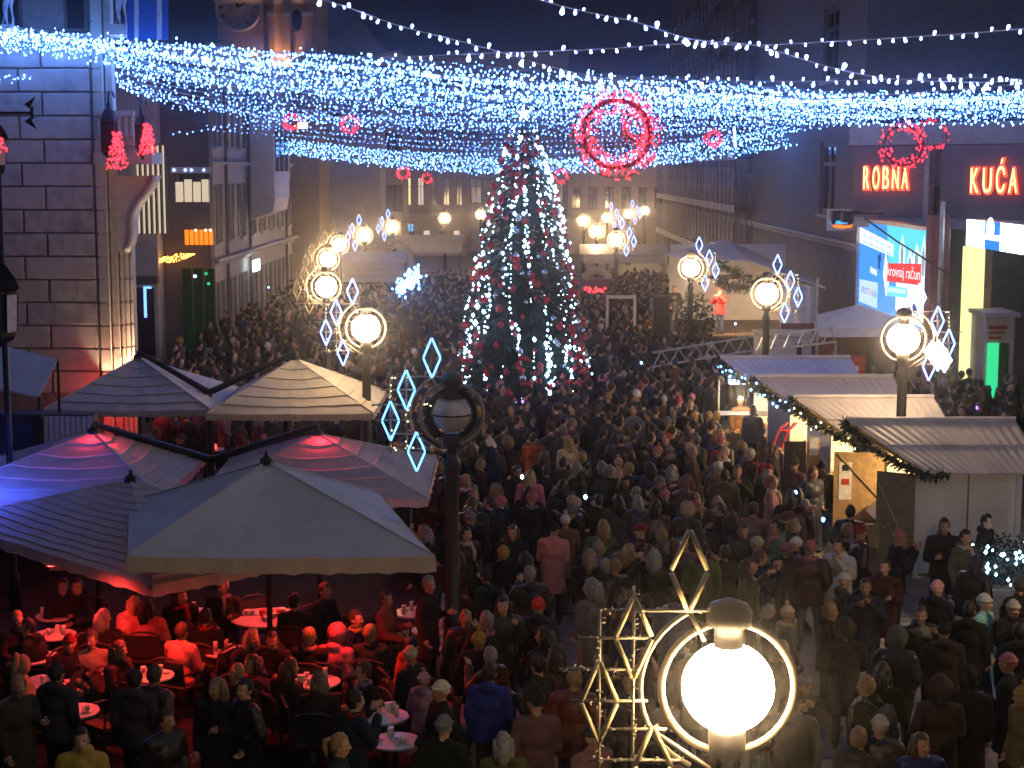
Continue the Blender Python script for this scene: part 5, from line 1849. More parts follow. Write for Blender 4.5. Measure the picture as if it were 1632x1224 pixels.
for k in range(14):
    a, q = trng.uniform(0, 6.28), trng.uniform(.05, .46)
    o = MB().lathe([(.05, 0), (.07, .07), (.065, .075), (.0, .09)], (0, 0, 0), 10).build('gift_basket', 'red_plastic' if k % 3 else 'porcelain', None, False, (tp.x + q * math.cos(a), tp.y + q * math.sin(a), .741))
    tag(o, 'little round gift basket on the wide cafe table', 'basket', 'gift baskets on the wide table')
SEATS = 'guests seated at the cafe'
def guest(u, v, face, lab, coat, head, headc, T=None):
    """u, v = head centre in the photograph, seated head height 1.19"""
    p = G(u, v, 1.19)
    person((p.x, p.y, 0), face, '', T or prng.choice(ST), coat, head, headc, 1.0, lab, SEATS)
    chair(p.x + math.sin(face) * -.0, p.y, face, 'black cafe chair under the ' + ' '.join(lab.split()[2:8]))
C_ = dict(COATS)
H_ = dict(HAIRC)
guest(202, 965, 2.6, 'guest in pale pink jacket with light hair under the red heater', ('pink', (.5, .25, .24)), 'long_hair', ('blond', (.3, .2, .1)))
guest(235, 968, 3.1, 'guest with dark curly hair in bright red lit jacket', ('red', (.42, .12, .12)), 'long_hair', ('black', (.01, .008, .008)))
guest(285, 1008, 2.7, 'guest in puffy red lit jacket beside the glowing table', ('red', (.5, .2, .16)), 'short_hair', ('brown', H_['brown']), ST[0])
guest(183, 1035, 1.2, 'guest with long red lit hair facing the glowing table', ('dark', (.05, .02, .02)), 'long_hair', ('brown', (.12, .05, .03)))
guest(145, 1020, .4, 'guest with brown hair beside the pale stroller frame', ('beige', (.24, .19, .13)), 'short_hair', ('brown', H_['brown']))
guest(355, 935, .2, 'guest with pink face resting under the slate parasol', ('dark', (.03, .02, .02)), 'short_hair', ('grey', H_['grey']))
guest(512, 940, 1.0, 'guest in black with short hair under the slate parasol', ('black', (.012, .012, .013)), 'short_hair', ('brown', H_['brown']))
guest(615, 955, 1.2, 'guest with red lit face near the parasol corner', ('rust', (.2, .06, .04)), 'short_hair', ('brown', H_['brown']))
guest(493, 1015, 3.0, 'guest with light hair and red lit collar', ('black', (.02, .012, .012)), 'short_hair', ('blond', H_['blond']))
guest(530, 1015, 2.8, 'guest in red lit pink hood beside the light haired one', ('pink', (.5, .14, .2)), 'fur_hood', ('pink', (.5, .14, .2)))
guest(505, 1090, 3.1, 'guest with long straight fair hair seen from behind', ('dark', (.03, .02, .02)), 'long_hair', ('fair', (.16, .11, .06)))
guest(455, 1065, 2.2, 'guest with auburn hair left of the fair haired guest', ('brown', C_['dark brown']), 'long_hair', ('auburn', (.10, .03, .015)))
guest(580, 1070, -.9, 'guest in black jacket leaning towards the red lit table', ('black', (.012, .012, .013)), 'short_hair', ('brown', H_['brown']))
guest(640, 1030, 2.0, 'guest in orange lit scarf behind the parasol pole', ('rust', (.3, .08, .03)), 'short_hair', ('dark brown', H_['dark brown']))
guest(25, 985, .6, 'guest with fair hair at the left cafe edge', ('brown', C_['dark brown']), 'short_hair', ('blond', H_['blond']))
guest(60, 1000, -1.8, 'guest in black between the left cafe tables', ('black', C_['black']), 'short_hair', ('black', H_['black']))
guest(100, 935, .3, 'guest in profile behind the lilac table', ('black', C_['black']), 'short_hair', ('brown', H_['brown']))
guest(135, 930, -.6, 'guest with red lit face under the pleated parasol', ('navy', C_['navy']), 'short_hair', ('brown', H_['brown']))
guest(40, 1060, -1.2, 'guest in beige coat by the cluttered pink table', ('beige', C_['beige']), 'fur_hood', ('beige', (.25, .18, .11)))
for i, (u, v, f, cn, hn) in enumerate([(325, 985, 2.9, 'black', 'short_hair'), (400, 1010, .3, 'charcoal', 'long_hair'), (445, 1015, -.5, 'black', 'short_hair'), (560, 985, 1.2, 'navy', 'short_hair'), (165, 985, 3.0, 'dark brown', 'long_hair'),
        (375, 1075, 2.8, 'black', 'ponytail'), (420, 1055, -1.4, 'plum', 'long_hair'), (110, 1025, .8, 'black', 'beanie'), (655, 1045, -2.2, 'charcoal', 'beanie'), (470, 960, 3.0, 'dark green', 'short_hair'), (285, 945, .4, 'black', 'long_hair'), (590, 1010, 3.0, 'olive', 'short_hair')]):
    guest(u, v, f, 'guest in %s coat with %s among the round cafe tables' % (cn, hn.replace('_', ' ')), (cn, tuple(.7 * q for q in C_[cn])), hn, None)
for i, (x, y, rz) in enumerate([(-5.9, 22.6, 1.0), (-4.2, 22.2, -2.0), (-4.5, 23.4, 2.2), (-3.3, 22.8, -1.2), (-2.2, 23.9, 2.6), (-5.8, 20.9, .3), (-5.2, 20.2, -.7), (-1.5, 24.2, -1.0), (-3.9, 24.6, .6), (-2.6, 19.9, 1.8), (-2.9, 20.9, 2.9)]):
    chair(x, y, rz, 'empty black cafe chair between the round tables')
    
# rear cafe: dark guests, small red lit things
for i, (u, v, f, c) in enumerate([(185, 690, 2.8, ('black', C_['black'])), (215, 700, .4, ('charcoal', C_['charcoal'])), (250, 690, 1.8, ('navy', C_['navy'])), (288, 700, -.8, ('black', C_['black'])), (380, 690, 2.2, ('rust red', C_['rust red'])),
                                  (420, 695, .2, ('black', C_['black'])), (470, 680, -2.0, ('dark brown', C_['dark brown'])), (85, 660, .8, ('plum', C_['plum'])), (150, 672, -1.2, ('charcoal', C_['charcoal'])), (545, 690, 2.9, ('rust red', C_['rust red']))]):
    guest(u, v, f, 'guest in %s coat in the rear cafe under the tiered parasols' % c[0], c, None, None)
for i, (u, v) in enumerate(((60, 705), (105, 700), (205, 725), (235, 735), (385, 730), (420, 722), (340, 715), (500, 715))):
    p = G(u, v, .74)
    t = thing('cafe_table', 'small red lit table in the rear cafe', 'table', (p.x, p.y, 0), 0, 'rear cafe tables')
    obj('table_top', tt, t); obj('stem', tl, t); obj('foot', tb_, t)
    for k in range(2):
        o = obj('candle_lantern', MB().lathe([(.04, 0), (.05, .02), (.045, .11), (.03, .12)], (0, 0, 0), 8).mesh('candle_lantern', 'heater_red' if i < 2 else 'neon_red'), None, (p.x + .1 * k - .05, p.y - .05 * k, .741))
        tag(o, 'small red candle lantern on a rear cafe table', 'lantern', 'red candle lanterns in the rear cafe')

# ------------------------------------------------------------------ market huts
def roof_panel_mesh(a, b, c, d, ribs, name='roof_panel', th=.03):
    """corrugated sheet a-b (top) d-c (bottom)"""
    a, b, c, d = map(Vector, (a, b, c, d))
    nrm = (b - a).cross(d - a).normalized()
    if nrm.z < 0:
        nrm = -nrm
    mb = MB()
    n = ribs * 4
    prof = [0, 0, .012, .012]
    for i in range(n):
        e0, e1 = i / n, (i + 1) / n
        h0, h1 = prof[i % 4], prof[(i + 1) % 4]
        mb.quad(a.lerp(b, e0) + nrm * h0, d.lerp(c, e0) + nrm * h0, d.lerp(c, e1) + nrm * h1, a.lerp(b, e1) + nrm * h1)
    mb.quad(a - nrm * th, b - nrm * th, c - nrm * th, d - nrm * th)
    mb.quad(d, d - nrm * th, c - nrm * th, c).quad(a, a - nrm * th, d - nrm * th, d).quad(b, c, c - nrm * th, b - nrm * th)
    return mb
def garland(path, lab, lit=None, thick=.11, n=900, dn=.03):
    pts, L_ = resample(path, 60)
    t = thing('garland', lab, 'garland', (0, 0, 0), 0, 'evergreen garlands on the market huts')
    MB().tube([Vector(p) for p in pts], .02, 5).build('rope', 'bark', t)
    mb = MB()
    rg = random.Random(len(lab))
    for k in range(n):
        i = rg.randrange(len(pts) - 1)
        p = Vector(pts[i]).lerp(Vector(pts[i + 1]), rg.random())
        d = Vector((rg.gauss(0, 1), rg.gauss(0, 1), rg.gauss(-.2, 1))).normalized()
        s = d.orthogonal().normalized() * .022
        ln = thick * rg.uniform(.6, 1.5)
        mb.add([p + s, p - s, p - s * .6 + d * ln, p + s * .6 + d * ln], [(0, 1, 2, 3)])
    stuff(mb.build('needles', 'garland_green', t))
    if lit:
        m, cnt, rad = lit
        P = np.array([Vector(pts[rg.randrange(60)]) + Vector((rg.uniform(-.1, .1), -.1 + rg.uniform(-.08, .05), rg.uniform(-.14, .1))) for _ in range(cnt)])
        stuff(obj('bulbs', bulbs_mesh(P, rad * (.7 + .6 * nrg.rand(cnt)), m), t))
    return t
board_w = {}
def market_hut(xf, y0, lab, side='wood_white', xr=None, zr=2.74, ze=2.06, dy=2.3, prow=1.1, warm=90, glab='', glit=None, doors=False):
    xr = xr or xf + 1.9
    t = thing('market_hut', lab, 'market hut', (0, 0, 0), 0, 'market huts in a row')
    y1 = y0 + dy
    ym = (y0 + y1) / 2
    # frame posts
    for x, y in ((xf, y0), (xr, y0), (xf, y1), (xr, y1)):
        MB().box(x - .05, x + .05, y - .05, y + .05, 0, ze).build('post', 'wood_white', t)
    # camera side and rear wall boards
    for (yy, nm) in ((y0, 'side'), (y1, 'rear')):
        nb = 13
        for k in range(nb):
            h = (ze - .12) / nb
            key = (round(xr - xf, 2), side)
            if key not in board_w:
                board_w[key] = MB().add([(0, -.012, 0), (xr - xf - .11, -.012, 0), (xr - xf - .11, -.001, h + .015), (0, -.001, h + .015), (0, .02, 0), (xr - xf - .11, .02, 0), (xr - xf - .11, .02, h + .015), (0, .02, h + .015)],
                                        [(0, 1, 2, 3), (5, 4, 7, 6), (3, 2, 6, 7), (1, 0, 4, 5), (0, 3, 7, 4), (2, 1, 5, 6)]).mesh('board', side)
            obj('board', board_w[key], t, (xf + .055, yy, .1 + k * h))
    MB().box(xr - .04, xr - .01, y0 + .06, y1 - .06, .05, ze).build('back_wall', 'wood_tan', t)
    MB().box(xf + .02, xr - .05, y0 + .06, y1 - .06, .06, .12).build('floor', 'wood_tan', t)
    MB().box((xf + xr) / 2 - .015, (xf + xr) / 2 + .015, y0 - .03, y0 - .013, .1, ze - .03).build('batten', 'wood_khaki', t)
    # roof, prow ridge towards the street
    ov = .22
    rl = Vector((xf - prow, ym, zr)); rr_ = Vector((xr + .25, ym, zr))
    el = Vector((xf + .12, y0 - ov, ze - .05)); er = Vector((xr + .45, y0 - ov, ze - .05))
    bl_ = Vector((xf + .12, y1 + ov, ze - .05)); br2 = Vector((xr + .45, y1 + ov, ze - .05))
    m0l, m0r = rl.lerp(el, .46), rr_.lerp(er, .46)
    up = Vector((0, 0, .035))
    roof_panel_mesh(rl + up, rr_ + up, m0r + up + (er - rr_) * .03, m0l + up + (el - rl) * .03, 16).build('roof_panel', 'roof_sheet', t)
    roof_panel_mesh(m0l, m0r, er, el, 16).build('roof_panel', 'roof_sheet', t)
    roof_panel_mesh(rl + up, rr_ + up, br2 + up, bl_ + up, 16).build('roof_panel', 'roof_sheet', t)
    MB().tube([rl + up * 1.8 , rr_ + up * 1.8], .045, 8).build('ridge_cap', 'roof_sheet', t)
    for e in (el, bl_):
        MB().tube([rl - up, e - up], .035, 6).build('barge_board', 'wood_tan', t)
    MB().tube([(xf, ym, 1.9), (rl.x + .1, ym, zr - .08)], .035, 6).build('strut', 'wood_tan', t)
    gable = MB().prism([(y0, ze - .01), (y1, ze - .01), (ym, zr - .06)], xr - .03, xr, 'x').build('gable', side, t)
    # counter and goods
    MB().box(xf - .35, xf + .25, y0 + .08, y1 - .08, .88, .94).build('counter', 'wood_tan', t)
    MB().box(xf - .02, xf + .03, y0 + .06, y1 - .06, .1, .875).build('front_panel', 'wood_dark', t)
    MB().box(xr - .40, xr - .05, y0 + .1, y1 - .1, 1.35, 1.39).build('shelf', 'wood_tan', t)
    rg = random.Random(int(y0 * 10))
    for k in range(7):
        px, py = xf - .22 + .3 * rg.random(), y0 + .25 + (dy - .5) * k / 6
        me = MB()
        if rg.random() < .5:
            me.lathe([(.04, 0), (.045, .1), (.03, .12), (.03, .15)], (0, 0, 0), 10)
            nm, mm, lb_ = 'jar', 'porcelain', 'glass jar on the counter of a market hut'
        else:
            me.box(-.09, .09, -.07, .07, 0, .08).box(-.10, .10, -.08, .08, .0805, .095)
            nm, mm, lb_ = 'gift_box', 'wood_tan', 'small gift box on the counter of a market hut'
        tag(me.build(nm, mm, None, False, (px, py, .9405)), lb_, nm.replace('_', ' '), 'goods on the hut counters')
    # warm lamp
    lm = MB().lathe([(.10, -.06), (.05, .02), (.02, .06), (.02, .2)], ((xf + xr) / 2 - .2, ym, 2.1), 12).build('lamp_shade', 'iron', t)
    MB().ell(((xf + xr) / 2 - .2, ym, 2.02), .05, 10, 8).build('bulb', 'led_warm', lm)
    lamp_light('hut_light', 'POINT', warm * 1.6, (1, .66, .30), ((xf + xr) / 2 - .2, ym, 1.92), lm, .06)
    if doors:
        # open door leaves with diagonal braces
        dr = obj('door', None, t, (xf - .02, y1 + .02, 0), R(176))
        MB().box(0, 1.05, -.02, .02, .12, 1.95).build('leaf', 'wood_tan', dr)
        MB().tube([(.08, .035, .95), (.98, .035, 1.9)], .025, 4).build('brace', 'wood_khaki', dr)
        MB().box(.70, .95, .022, .03, 1.0, 1.75).build('poster', 'white_print', dr)
        MB().box(.76, .89, .031, .036, 1.58, 1.70).build('poster_print', 'black', dr)
        MB().box(.75, .90, .031, .036, 1.3, 1.42).build('poster_print', 'red_plastic', dr)
        dr2 = obj('door', None, t, (xf - .02, y0 - .02, 0), R(150))
        MB().box(0, .75, -.02, .02, .12, 1.95).build('leaf', 'wood_khaki', dr2)
        MB().tube([(.06, .035, .4), (.70, .035, 1.7)], .025, 4).build('brace', 'wood_tan', dr2)
        MB().box(xf - .9, xf - .4, y0 + .3, y0 + .36, .5, .95).build('leaflet_rack', 'wood_tan', t)
        MB().add([(xf - .55, y0 + .2, .9), (xf - .2, y0 + .2, 1.25), (xf - .2, y1 - .5, 1.25), (xf - .55, y1 - .5, .9)], [(0, 1, 2, 3)]).build('display_board', 'porcelain', t)
    # garland along the prow
    off = Vector((-.06, -.04, -.02))
    path = [rl.lerp(bl_, .75) + off, rl.lerp(bl_, .35) + off + Vector((0, 0, -.08)), rl + off, rl.lerp(el, .3) + off + Vector((0, 0, -.12)), rl.lerp(el, .65) + off + Vector((0, 0, -.1)), el + off, el + Vector((.35, -.05, -.02))]
    garland(path, glab, glit, .12, 1000)
    return t
market_hut(7.45, 29.45, 'front market hut with violet roof, white board side and open door leaves', prow=1.08, xr=9.3, warm=120, glab='evergreen garland along the front of the hut with open doors', doors=True)
market_hut(6.95, 32.55, 'market hut with lamp lit beige roof, second in the row', prow=1.08, xr=8.55, warm=110, glab='evergreen garland with white lights on the beige roofed hut', glit=('led_warm', 14, .016))
market_hut(6.65, 36.0, 'market hut with long violet roof and blue lit garland, third in row', prow=1.08, xr=8.5, warm=120, glab='evergreen garland with sparse blue lights on the third hut', glit=('led_cyan', 26, .022))
market_hut(6.35, 39.8, 'farthest market hut with violet roof near the stage fence', prow=1.08, xr=8.3, warm=60, glab='evergreen garland with many blue lights on the farthest hut', glit=('led_cyan', 44, .024))
# notice board, sign, tall chair of red tubes at the huts
nb = thing('notice_board', 'dark menu board standing in front of the second hut', 'board')
p = D(1266, 725, 32.9)
MB().box(p.x - .22, p.x + .22, 32.8, 32.84, .8, 2.0).build('panel', 'post_green', nb)
for s in (-.2, .2):
    MB().box(p.x + s - .02, p.x + s + .02, 32.845, 32.88, 0, 2.02).build('leg', 'wood_tan', nb)
pp = thing('price_list', 'white sheet pinned on the wooden post of the second hut', 'poster')
p = D(1296, 710, 32.3)
MB().box(p.x - .09, p.x + .09, 32.2, 32.21, p.z - .18, p.z + .18).build('sheet', 'white_print', pp)
MB().box(p.x - .14, p.x + .14, 32.212, 32.26, .0, 2.1).build('post', 'wood_tan', pp)
rd = thing('red_tube_sculpture', 'red bent tube reindeer frame beside the third hut', 'decoration')
p = G(1232, 775)
mb = MB()
for s in (0, .22):
    mb.tube([(p.x + s, p.y, 0), (p.x + s - .05, p.y, .9), (p.x + s + .12, p.y, 1.35), (p.x + s + .3, p.y - .1, 1.55)], .03, 7)
mb.tube([(p.x - .05, p.y, .9), (p.x + .17, p.y, .92)], .03, 7).tube([(p.x + .12, p.y, 1.35), (p.x + .34, p.y, 1.35)], .03, 7)
mat('red_tube', (.55, .03, .04), .4)
mb.build('tube', 'red_tube', rd, True)
# food stall with glowing trays between third hut and the street
fs = thing('food_stall', 'food stall with warm lit trays and white lamp canopy', 'stall')
p = G(1190, 745)
MB().box(p.x - .75, p.x + .75, p.y - .35, p.y + .35, .0, .86).build('counter', 'wood_tan', fs)
for k in range(5):
    MB().box(p.x - .7 + k * .28, p.x - .46 + k * .28, p.y - .3, p.y + .25, .865, .92).build('tray', 'steel', fs)
    for j in range(5):
        MB().ell((p.x - .66 + k * .28 + .04 * j, p.y - .25 + .1 * j, .94), (.05, .05, .03), 8, 5).build('bread', 'wood_tan', fs)
for s in (-.7, .7):
    MB().tube([(p.x + s, p.y + .3, .86), (p.x + s, p.y + .3, 2.2)], .025, 6).build('post', 'alu', fs)
MB().box(p.x - .8, p.x + .8, p.y - .35, p.y + .35, 1.38, 1.40).build('glass_shelf', 'steel', fs)
lm = MB().box(p.x - .5, p.x + .2, p.y + .1, p.y + .3, 2.15, 2.24).build('lamp_housing', 'alu', fs)
MB().box(p.x - .45, p.x + .15, p.y + .09, p.y + .29, 2.12, 2.148).build('lamp_tube', 'panel_glare', lm)
lamp_light('stall_light', 'POINT', 70, (1, .72, .4), (p.x - .2, p.y - .1, 1.9), lm, .1)
lamp_light('warming_light', 'POINT', 22, (1, .42, .12), (p.x, p.y, 1.28), lm, .08)
# blue lit shrub in front of the first hut side
sh = thing('lit_shrub', 'low planter shrub with white fairy lights beside the front hut', 'shrub')
p = G(1592, 905)
p = G(1590, 985)
mb = MB()
rg = random.Random(77)
for k in range(1500):
    d = Vector((rg.gauss(0, 1), rg.gauss(0, 1), rg.gauss(0, 1))).normalized()
    c = Vector((p.x, p.y, 1.0)) + Vector((d.x * .75, d.y * .5, d.z * .45)) * rg.random() ** .4
    e = Vector((rg.gauss(0, 1), rg.gauss(0, 1), rg.gauss(0, 1))).normalized() * .07
    s = e.orthogonal().normalized() * .025
    mb.add([c, c + s + e * .4, c + e, c - s + e * .4], [(0, 1, 2, 3)])
stuff(mb.build('foliage', 'leaf', sh))
MB().lathe([(.40, 0), (.46, .6), (.43, .6), (.4, .5)], (p.x, p.y, 0), 16).build('planter', 'grey_panel', sh)
P = np.array([(p.x + rg.uniform(-.85, .8), p.y - .45 + rg.uniform(-.1, .15), 1.0 + rg.uniform(-.35, .45)) for _ in range(60)])
stuff(obj('bulbs', bulbs_mesh(P, .016 + .018 * nrg.rand(60), 'led_tree'), sh))

# ------------------------------------------------------------------ stage tent
sg_ = thing('stage_tent', 'large white stage tent with warm lit backdrop and dark swags', 'tent')
SY0, SY1 = 60.0, 66.5
xl, xm, xr_ = D(1066, 500, SY1).x, D(1180, 400, SY0).x, D(1302, 450, SY0).x
zf = D(1200, 535, SY0).z
ze_ = D(1302, 460, SY0).z
zrd = D(1190, 408, 63).z
MB().box(xl - .4, xr_, SY0 - 1.0, SY1, 0, zf).build('stage_floor', 'wood_dark', sg_)
MB().box(xl, xr_ - .1, SY1 - .1, SY1, zf, zrd + .3).build('backdrop', 'canvas_white', sg_)
mb = MB()
for k in range(14):
    y0_, y1_ = SY0 + (SY1 - SY0) * k / 14, SY0 + (SY1 - SY0) * (k + 1) / 14
    w0, w1 = .06 * math.sin(k * 1.9), .06 * math.sin((k + 1) * 1.9)
    mb.quad((xr_ + w0, y0_, zf - .5), (xr_ + w1, y1_, zf - .5), (xr_ + w1 * .3, y1_, ze_), (xr_ + w0 * .3, y0_, ze_))
mb.build('side_wall', 'canvas_tent', sg_, True)
fw_ = MB()
xq = D(1246, 470, SY0).x
for k in range(10):
    a, b = xq + (xr_ - xq) * k / 10, xq + (xr_ - xq) * (k + 1) / 10
    w0, w1 = .05 * math.sin(k * 2.1), .05 * math.sin((k + 1) * 2.1)
    fw_.quad((a, SY0 + w0, zf), (b, SY0 + w1, zf), (b, SY0 + w1, ze_ + .1), (a, SY0 + w0, ze_ + .1))
fw_.build('front_curtain', 'canvas_tent', sg_, True)
rf = MB()
rf.quad((xl - .3, SY0 - .6, ze_ + 1.15), (xm + .3, SY0 - .4, zrd), (xm + .3, SY1, zrd + .5), (xl - .3, SY1, zrd - .1))
rf.quad((xm + .3, SY0 - .4, zrd), (xr_ + .25, SY0 - .5, ze_ + .05), (xr_ + .25, SY1, ze_ + .3), (xm + .3, SY1, zrd + .5))
o = rf.build('roof', 'canvas_tent', sg_)
o.modifiers.new('thick', 'SOLIDIFY').thickness = .03
for x in (xl, xq, xr_):
    MB().tube([(x, SY0 - .1, zf), (x, SY0 - .1, ze_ + .4)], .06, 8).build('pole', 'alu', sg_)
for (ua, va, ub, vb_, lab) in ((1142, 415, 1215, 452, 'dark garland swag along the tent edge over the singer'), (1146, 448, 1192, 456, 'short dark garland swag on the stage backdrop')):
    a, b = D(ua, va, SY0 - .7), D(ub, vb_, SY0 - .7)
    garland([a, a.lerp(b, .33) + Vector((0, 0, -.1)), a.lerp(b, .66) + Vector((0, 0, -.1)), b], lab, None, .22, 420)
tr = MB().tube([(xl, SY0 - .3, ze_ + .45), (xq, SY0 - .3, ze_ + .45)], .08, 8).build('lighting_truss', 'iron', sg_)
for k in range(4):
    x = xl + .5 + (xq - xl - .8) * k / 3
    l_ = MB().lathe([(.07, -.2), (.10, -.18), (.10, 0), (.05, .05)], (x, SY0 - .3, ze_ + .38), 10).build('stage_lamp', 'iron', tr)
    lamp_light('stage_beam', 'SPOT', 330, (1, .60, .30), (x, SY0 - .3, ze_ + .15), l_, .1, (R(48), 0, 0), R(100))
MB().box(D(1240, 535, 59.5).x, D(1304, 535, 59.5).x, 58.9, 58.96, D(1260, 530, 59).z, D(1260, 515, 59).z).build('red_banner', 'brick_red', sg_)
# loudspeaker stack left of the stage
sp = thing('speaker_stack', 'black loudspeaker stack at the left of the stage', 'loudspeaker')
a, b = D(1040, 470, 58), D(1068, 560, 58)
MB().box(a.x, b.x, 58, 58.8, 0, 1.6).build('sub_cabinet', 'black', sp)
MB().box(a.x + .05, b.x - .05, 58.05, 58.7, 1.605, 3.0).build('top_cabinet', 'black', sp)
for z in (.5, 1.1):
    m_ = MB().lathe([(.22, 0), (.2, .03), (.05, .05)], (0, 0, 0), 16); m_.v = [(x + (a.x + b.x) / 2, 57.99 - zz, y + z) for x, y, zz in m_.v]
    m_.build('cone', 'frame', sp)
fr2 = thing('goal_shaped_stall', 'pale rectangular stall frame left of the stage', 'stall')
a, b = D(968, 476, 62), D(1012, 476, 62)
for x in (a.x, b.x):
    MB().box(x - .05, x + .05, 62, 62.1, 0, a.z).build('post', 'frame_pale', fr2)
MB().box(a.x - .05, b.x + .05, 62, 62.1, a.z + .003, a.z + .12).build('beam', 'frame_pale', fr2)
pv = thing('purple_stall', 'purple roofed stall with red lights behind the tree', 'stall')
a, b = D(922, 455, 68), D(972, 455, 68)
for x in (a.x + .08, b.x - .08):
    MB().box(x - .04, x + .04, 68.1, 68.2, 0, a.z).build('post', 'frame', pv)
MB().box(a.x, b.x, 67.6, 69.5, a.z, D(940, 445, 68).z).build('fascia', 'purple_cloth', pv)
MB().box(a.x, b.x, 68.2, 69.4, 0, 1.0).build('counter', 'wood_dark', pv)
mb = MB()
for k in range(18):
    mb.ell((a.x + .15 + (b.x - a.x - .3) * rg.random(), 67.55, a.z - .05 - .2 * rg.random()), .05, 6, 4)
stuff(mb.build('red_bulbs', 'led_red', pv))
mb = MB()
for k in range(9):
    mb.ell((a.x + .3 + .12 * k, 68.4, D(940, 445, 68).z + .1 + .25 * math.sin(k * .4)), (.16, .3, .16), 8, 6)
mb.build('fabric_heap', 'canvas_cream', pv, True)
# pale market houses and canopies in the middle distance
def far_stall(u0, u1, vt, vb_, Y, lab, m='canvas_cream'):
    a, b = D(u0, vt, Y), D(u1, vb_, Y)
    t = thing('far_stall', lab, 'stall', (0, 0, 0), 0, 'stalls in the middle distance')
    n = 3
    for k in range(n):
        h = (a.z - b.z) / n
        MB().box(a.x, b.x, Y + .02 * (k % 2), Y + 2.4, b.z + k * h + .01, b.z + (k + 1) * h - .01).build('fascia_board', m, t)
    MB().add([(a.x - .2, Y - .2, a.z), (b.x + .2, Y - .2, a.z), (b.x + .2, Y + 1.2, a.z + .5), (a.x - .2, Y + 1.2, a.z + .5), (a.x - .2, Y + 2.6, a.z), (b.x + .2, Y + 2.6, a.z)], [(0, 1, 2, 3), (3, 2, 5, 4)]).build('roof', 'roof_sheet', t)
    for x in (a.x + .1, b.x - .1):
        MB().tube([(x, Y + .1, 0), (x, Y + .1, b.z)], .06, 6).build('post', 'frame', t)
    MB().box(a.x + .2, b.x - .2, Y + .3, Y + 2, 0, 1.0).build('counter', 'wood_tan', t)
    return t
far_stall(545, 640, 418, 450, 84, 'pale boarded stall behind the left row of lamps')
far_stall(632, 735, 388, 404, 104, 'pale stall with dark roof left of the tree', 'plaster_white')
far_stall(930, 1060, 405, 420, 92, 'grey stall with long roof right of the tree', 'plaster_grey')
arch = thing('light_arch', 'warm lit arch doorway decoration behind the lamps', 'arch')
p = G(634, 418 + 45, 0); p = D(634, 418, 96)
MB().tube([(p.x - .75, 96, 0), (p.x - .75, 96, p.z), (p.x - .55, 96, p.z + .8), (p.x, 96, p.z + 1.1), (p.x + .55, 96, p.z + .8), (p.x + .75, 96, p.z), (p.x + .75, 96, 0)], .22, 8).build('arch_tube', 'plaster_beige', arch)
# white glowing animal figure of lights
lf = thing('light_figure', 'bright white and blue LED figure in the crowd left of the tree', 'light figure')
P = []
for k in range(120):
    q = rg.random()
    P.append(tuple(D(634 + 34 * q + rg.gauss(0, 5), 460 - 22 * q + rg.gauss(0, 7), 72 + rg.uniform(-.2, .2))))
stuff(obj('bulbs', bulbs_mesh(np.array(P), .035 + .04 * nrg.rand(120), 'led_cyan'), lf))
p = D(650, 450, 72)
MB().tube([(p.x - .4, 72, 0), (p.x - .2, 72, p.z), (p.x + .45, 72, p.z + .4)], .03, 6).build('stand', 'alu', lf)
# floodlight among the crowd
fd = thing('floodlight', 'white floodlight on a stand in the crowd near the shops', 'floodlight')
p = D(307, 478, 66)
MB().tube([(p.x, 66.1, 0), (p.x, 66.1, p.z)], .03, 6).build('stand', 'iron', fd)
MB().box(p.x - .2, p.x + .2, 66.0, 66.2, p.z - .16, p.z + .16).build('housing', 'iron', fd)
MB().ell((p.x, 65.99, p.z), (.20, .05, .20), 14, 8).build('lens', 'flood_white', fd)
# white gazebo, red machine, truss, fence
gz = thing('gazebo', 'white gazebo roof under the billboard', 'gazebo')
a, b, c = D(1298, 520, 52), D(1438, 520, 49.5), D(1345, 481, 54)
mb = MB()
FLg, FRg = Vector((a.x, 51.5, a.z)), Vector((b.x, 49.2, b.z))
BLg, BRg = Vector((a.x + .6, 55, a.z + .1)), Vector((b.x + .6, 53, b.z))
apg = Vector((c.x + .3, 53, c.z)); apg2 = Vector((b.x + .1, 51.5, D(1430, 505, 51).z))
mb.add([FLg, FRg, BRg, BLg, apg, apg2], [(0, 1, 5, 4), (1, 2, 5), (2, 3, 4, 5), (3, 0, 4)])
o = mb.build('roof', 'canvas_tent', gz)
o.modifiers.new('thick', 'SOLIDIFY').thickness = .03
for q in (FLg, FRg, BRg, BLg):
    MB().tube([(q.x, q.y, 0), (q.x, q.y, q.z)], .05, 6).build('post', 'alu', gz)
MB().quad(FLg, FRg, FRg - Vector((0, 0, .3)), FLg - Vector((0, 0, .3))).build('valance', 'canvas_tent', gz)
MB().box(a.x + .2, b.x - .2, 53.4, 53.5, 0, a.z - .2).build('back_panel', 'brick_red', gz)
rm = thing('red_kiosk', 'red vending cabinet under the gazebo', 'cabinet')
a, b = D(1338, 568, 50.5), D(1378, 600, 50.5)
MB().box(a.x, b.x, 50.5, 51.4, 0, a.z).build('cabinet', 'red_plastic', rm)
MB().box(a.x + .15, b.x - .2, 50.47, 50.497, a.z - .45, a.z - .3).build('label_strip', 'white_print', rm)
MB().box(a.x - .05, b.x + .05, 50.45, 51.45, a.z + .002, a.z + .06).build('lid', 'brick_red', rm)
cn = thing('site_container', 'pale container with small dark window beside the stage', 'container')
a, b = D(1218, 540, 56), D(1340, 575, 56)
MB().box(a.x, b.x, 56, 58.4, 0, a.z).build('body', 'plaster_white', cn)
MB().box(a.x - .05, b.x + .05, 55.95, 58.45, a.z + .002, a.z + .1).build('roof_rim', 'grey_panel', cn)
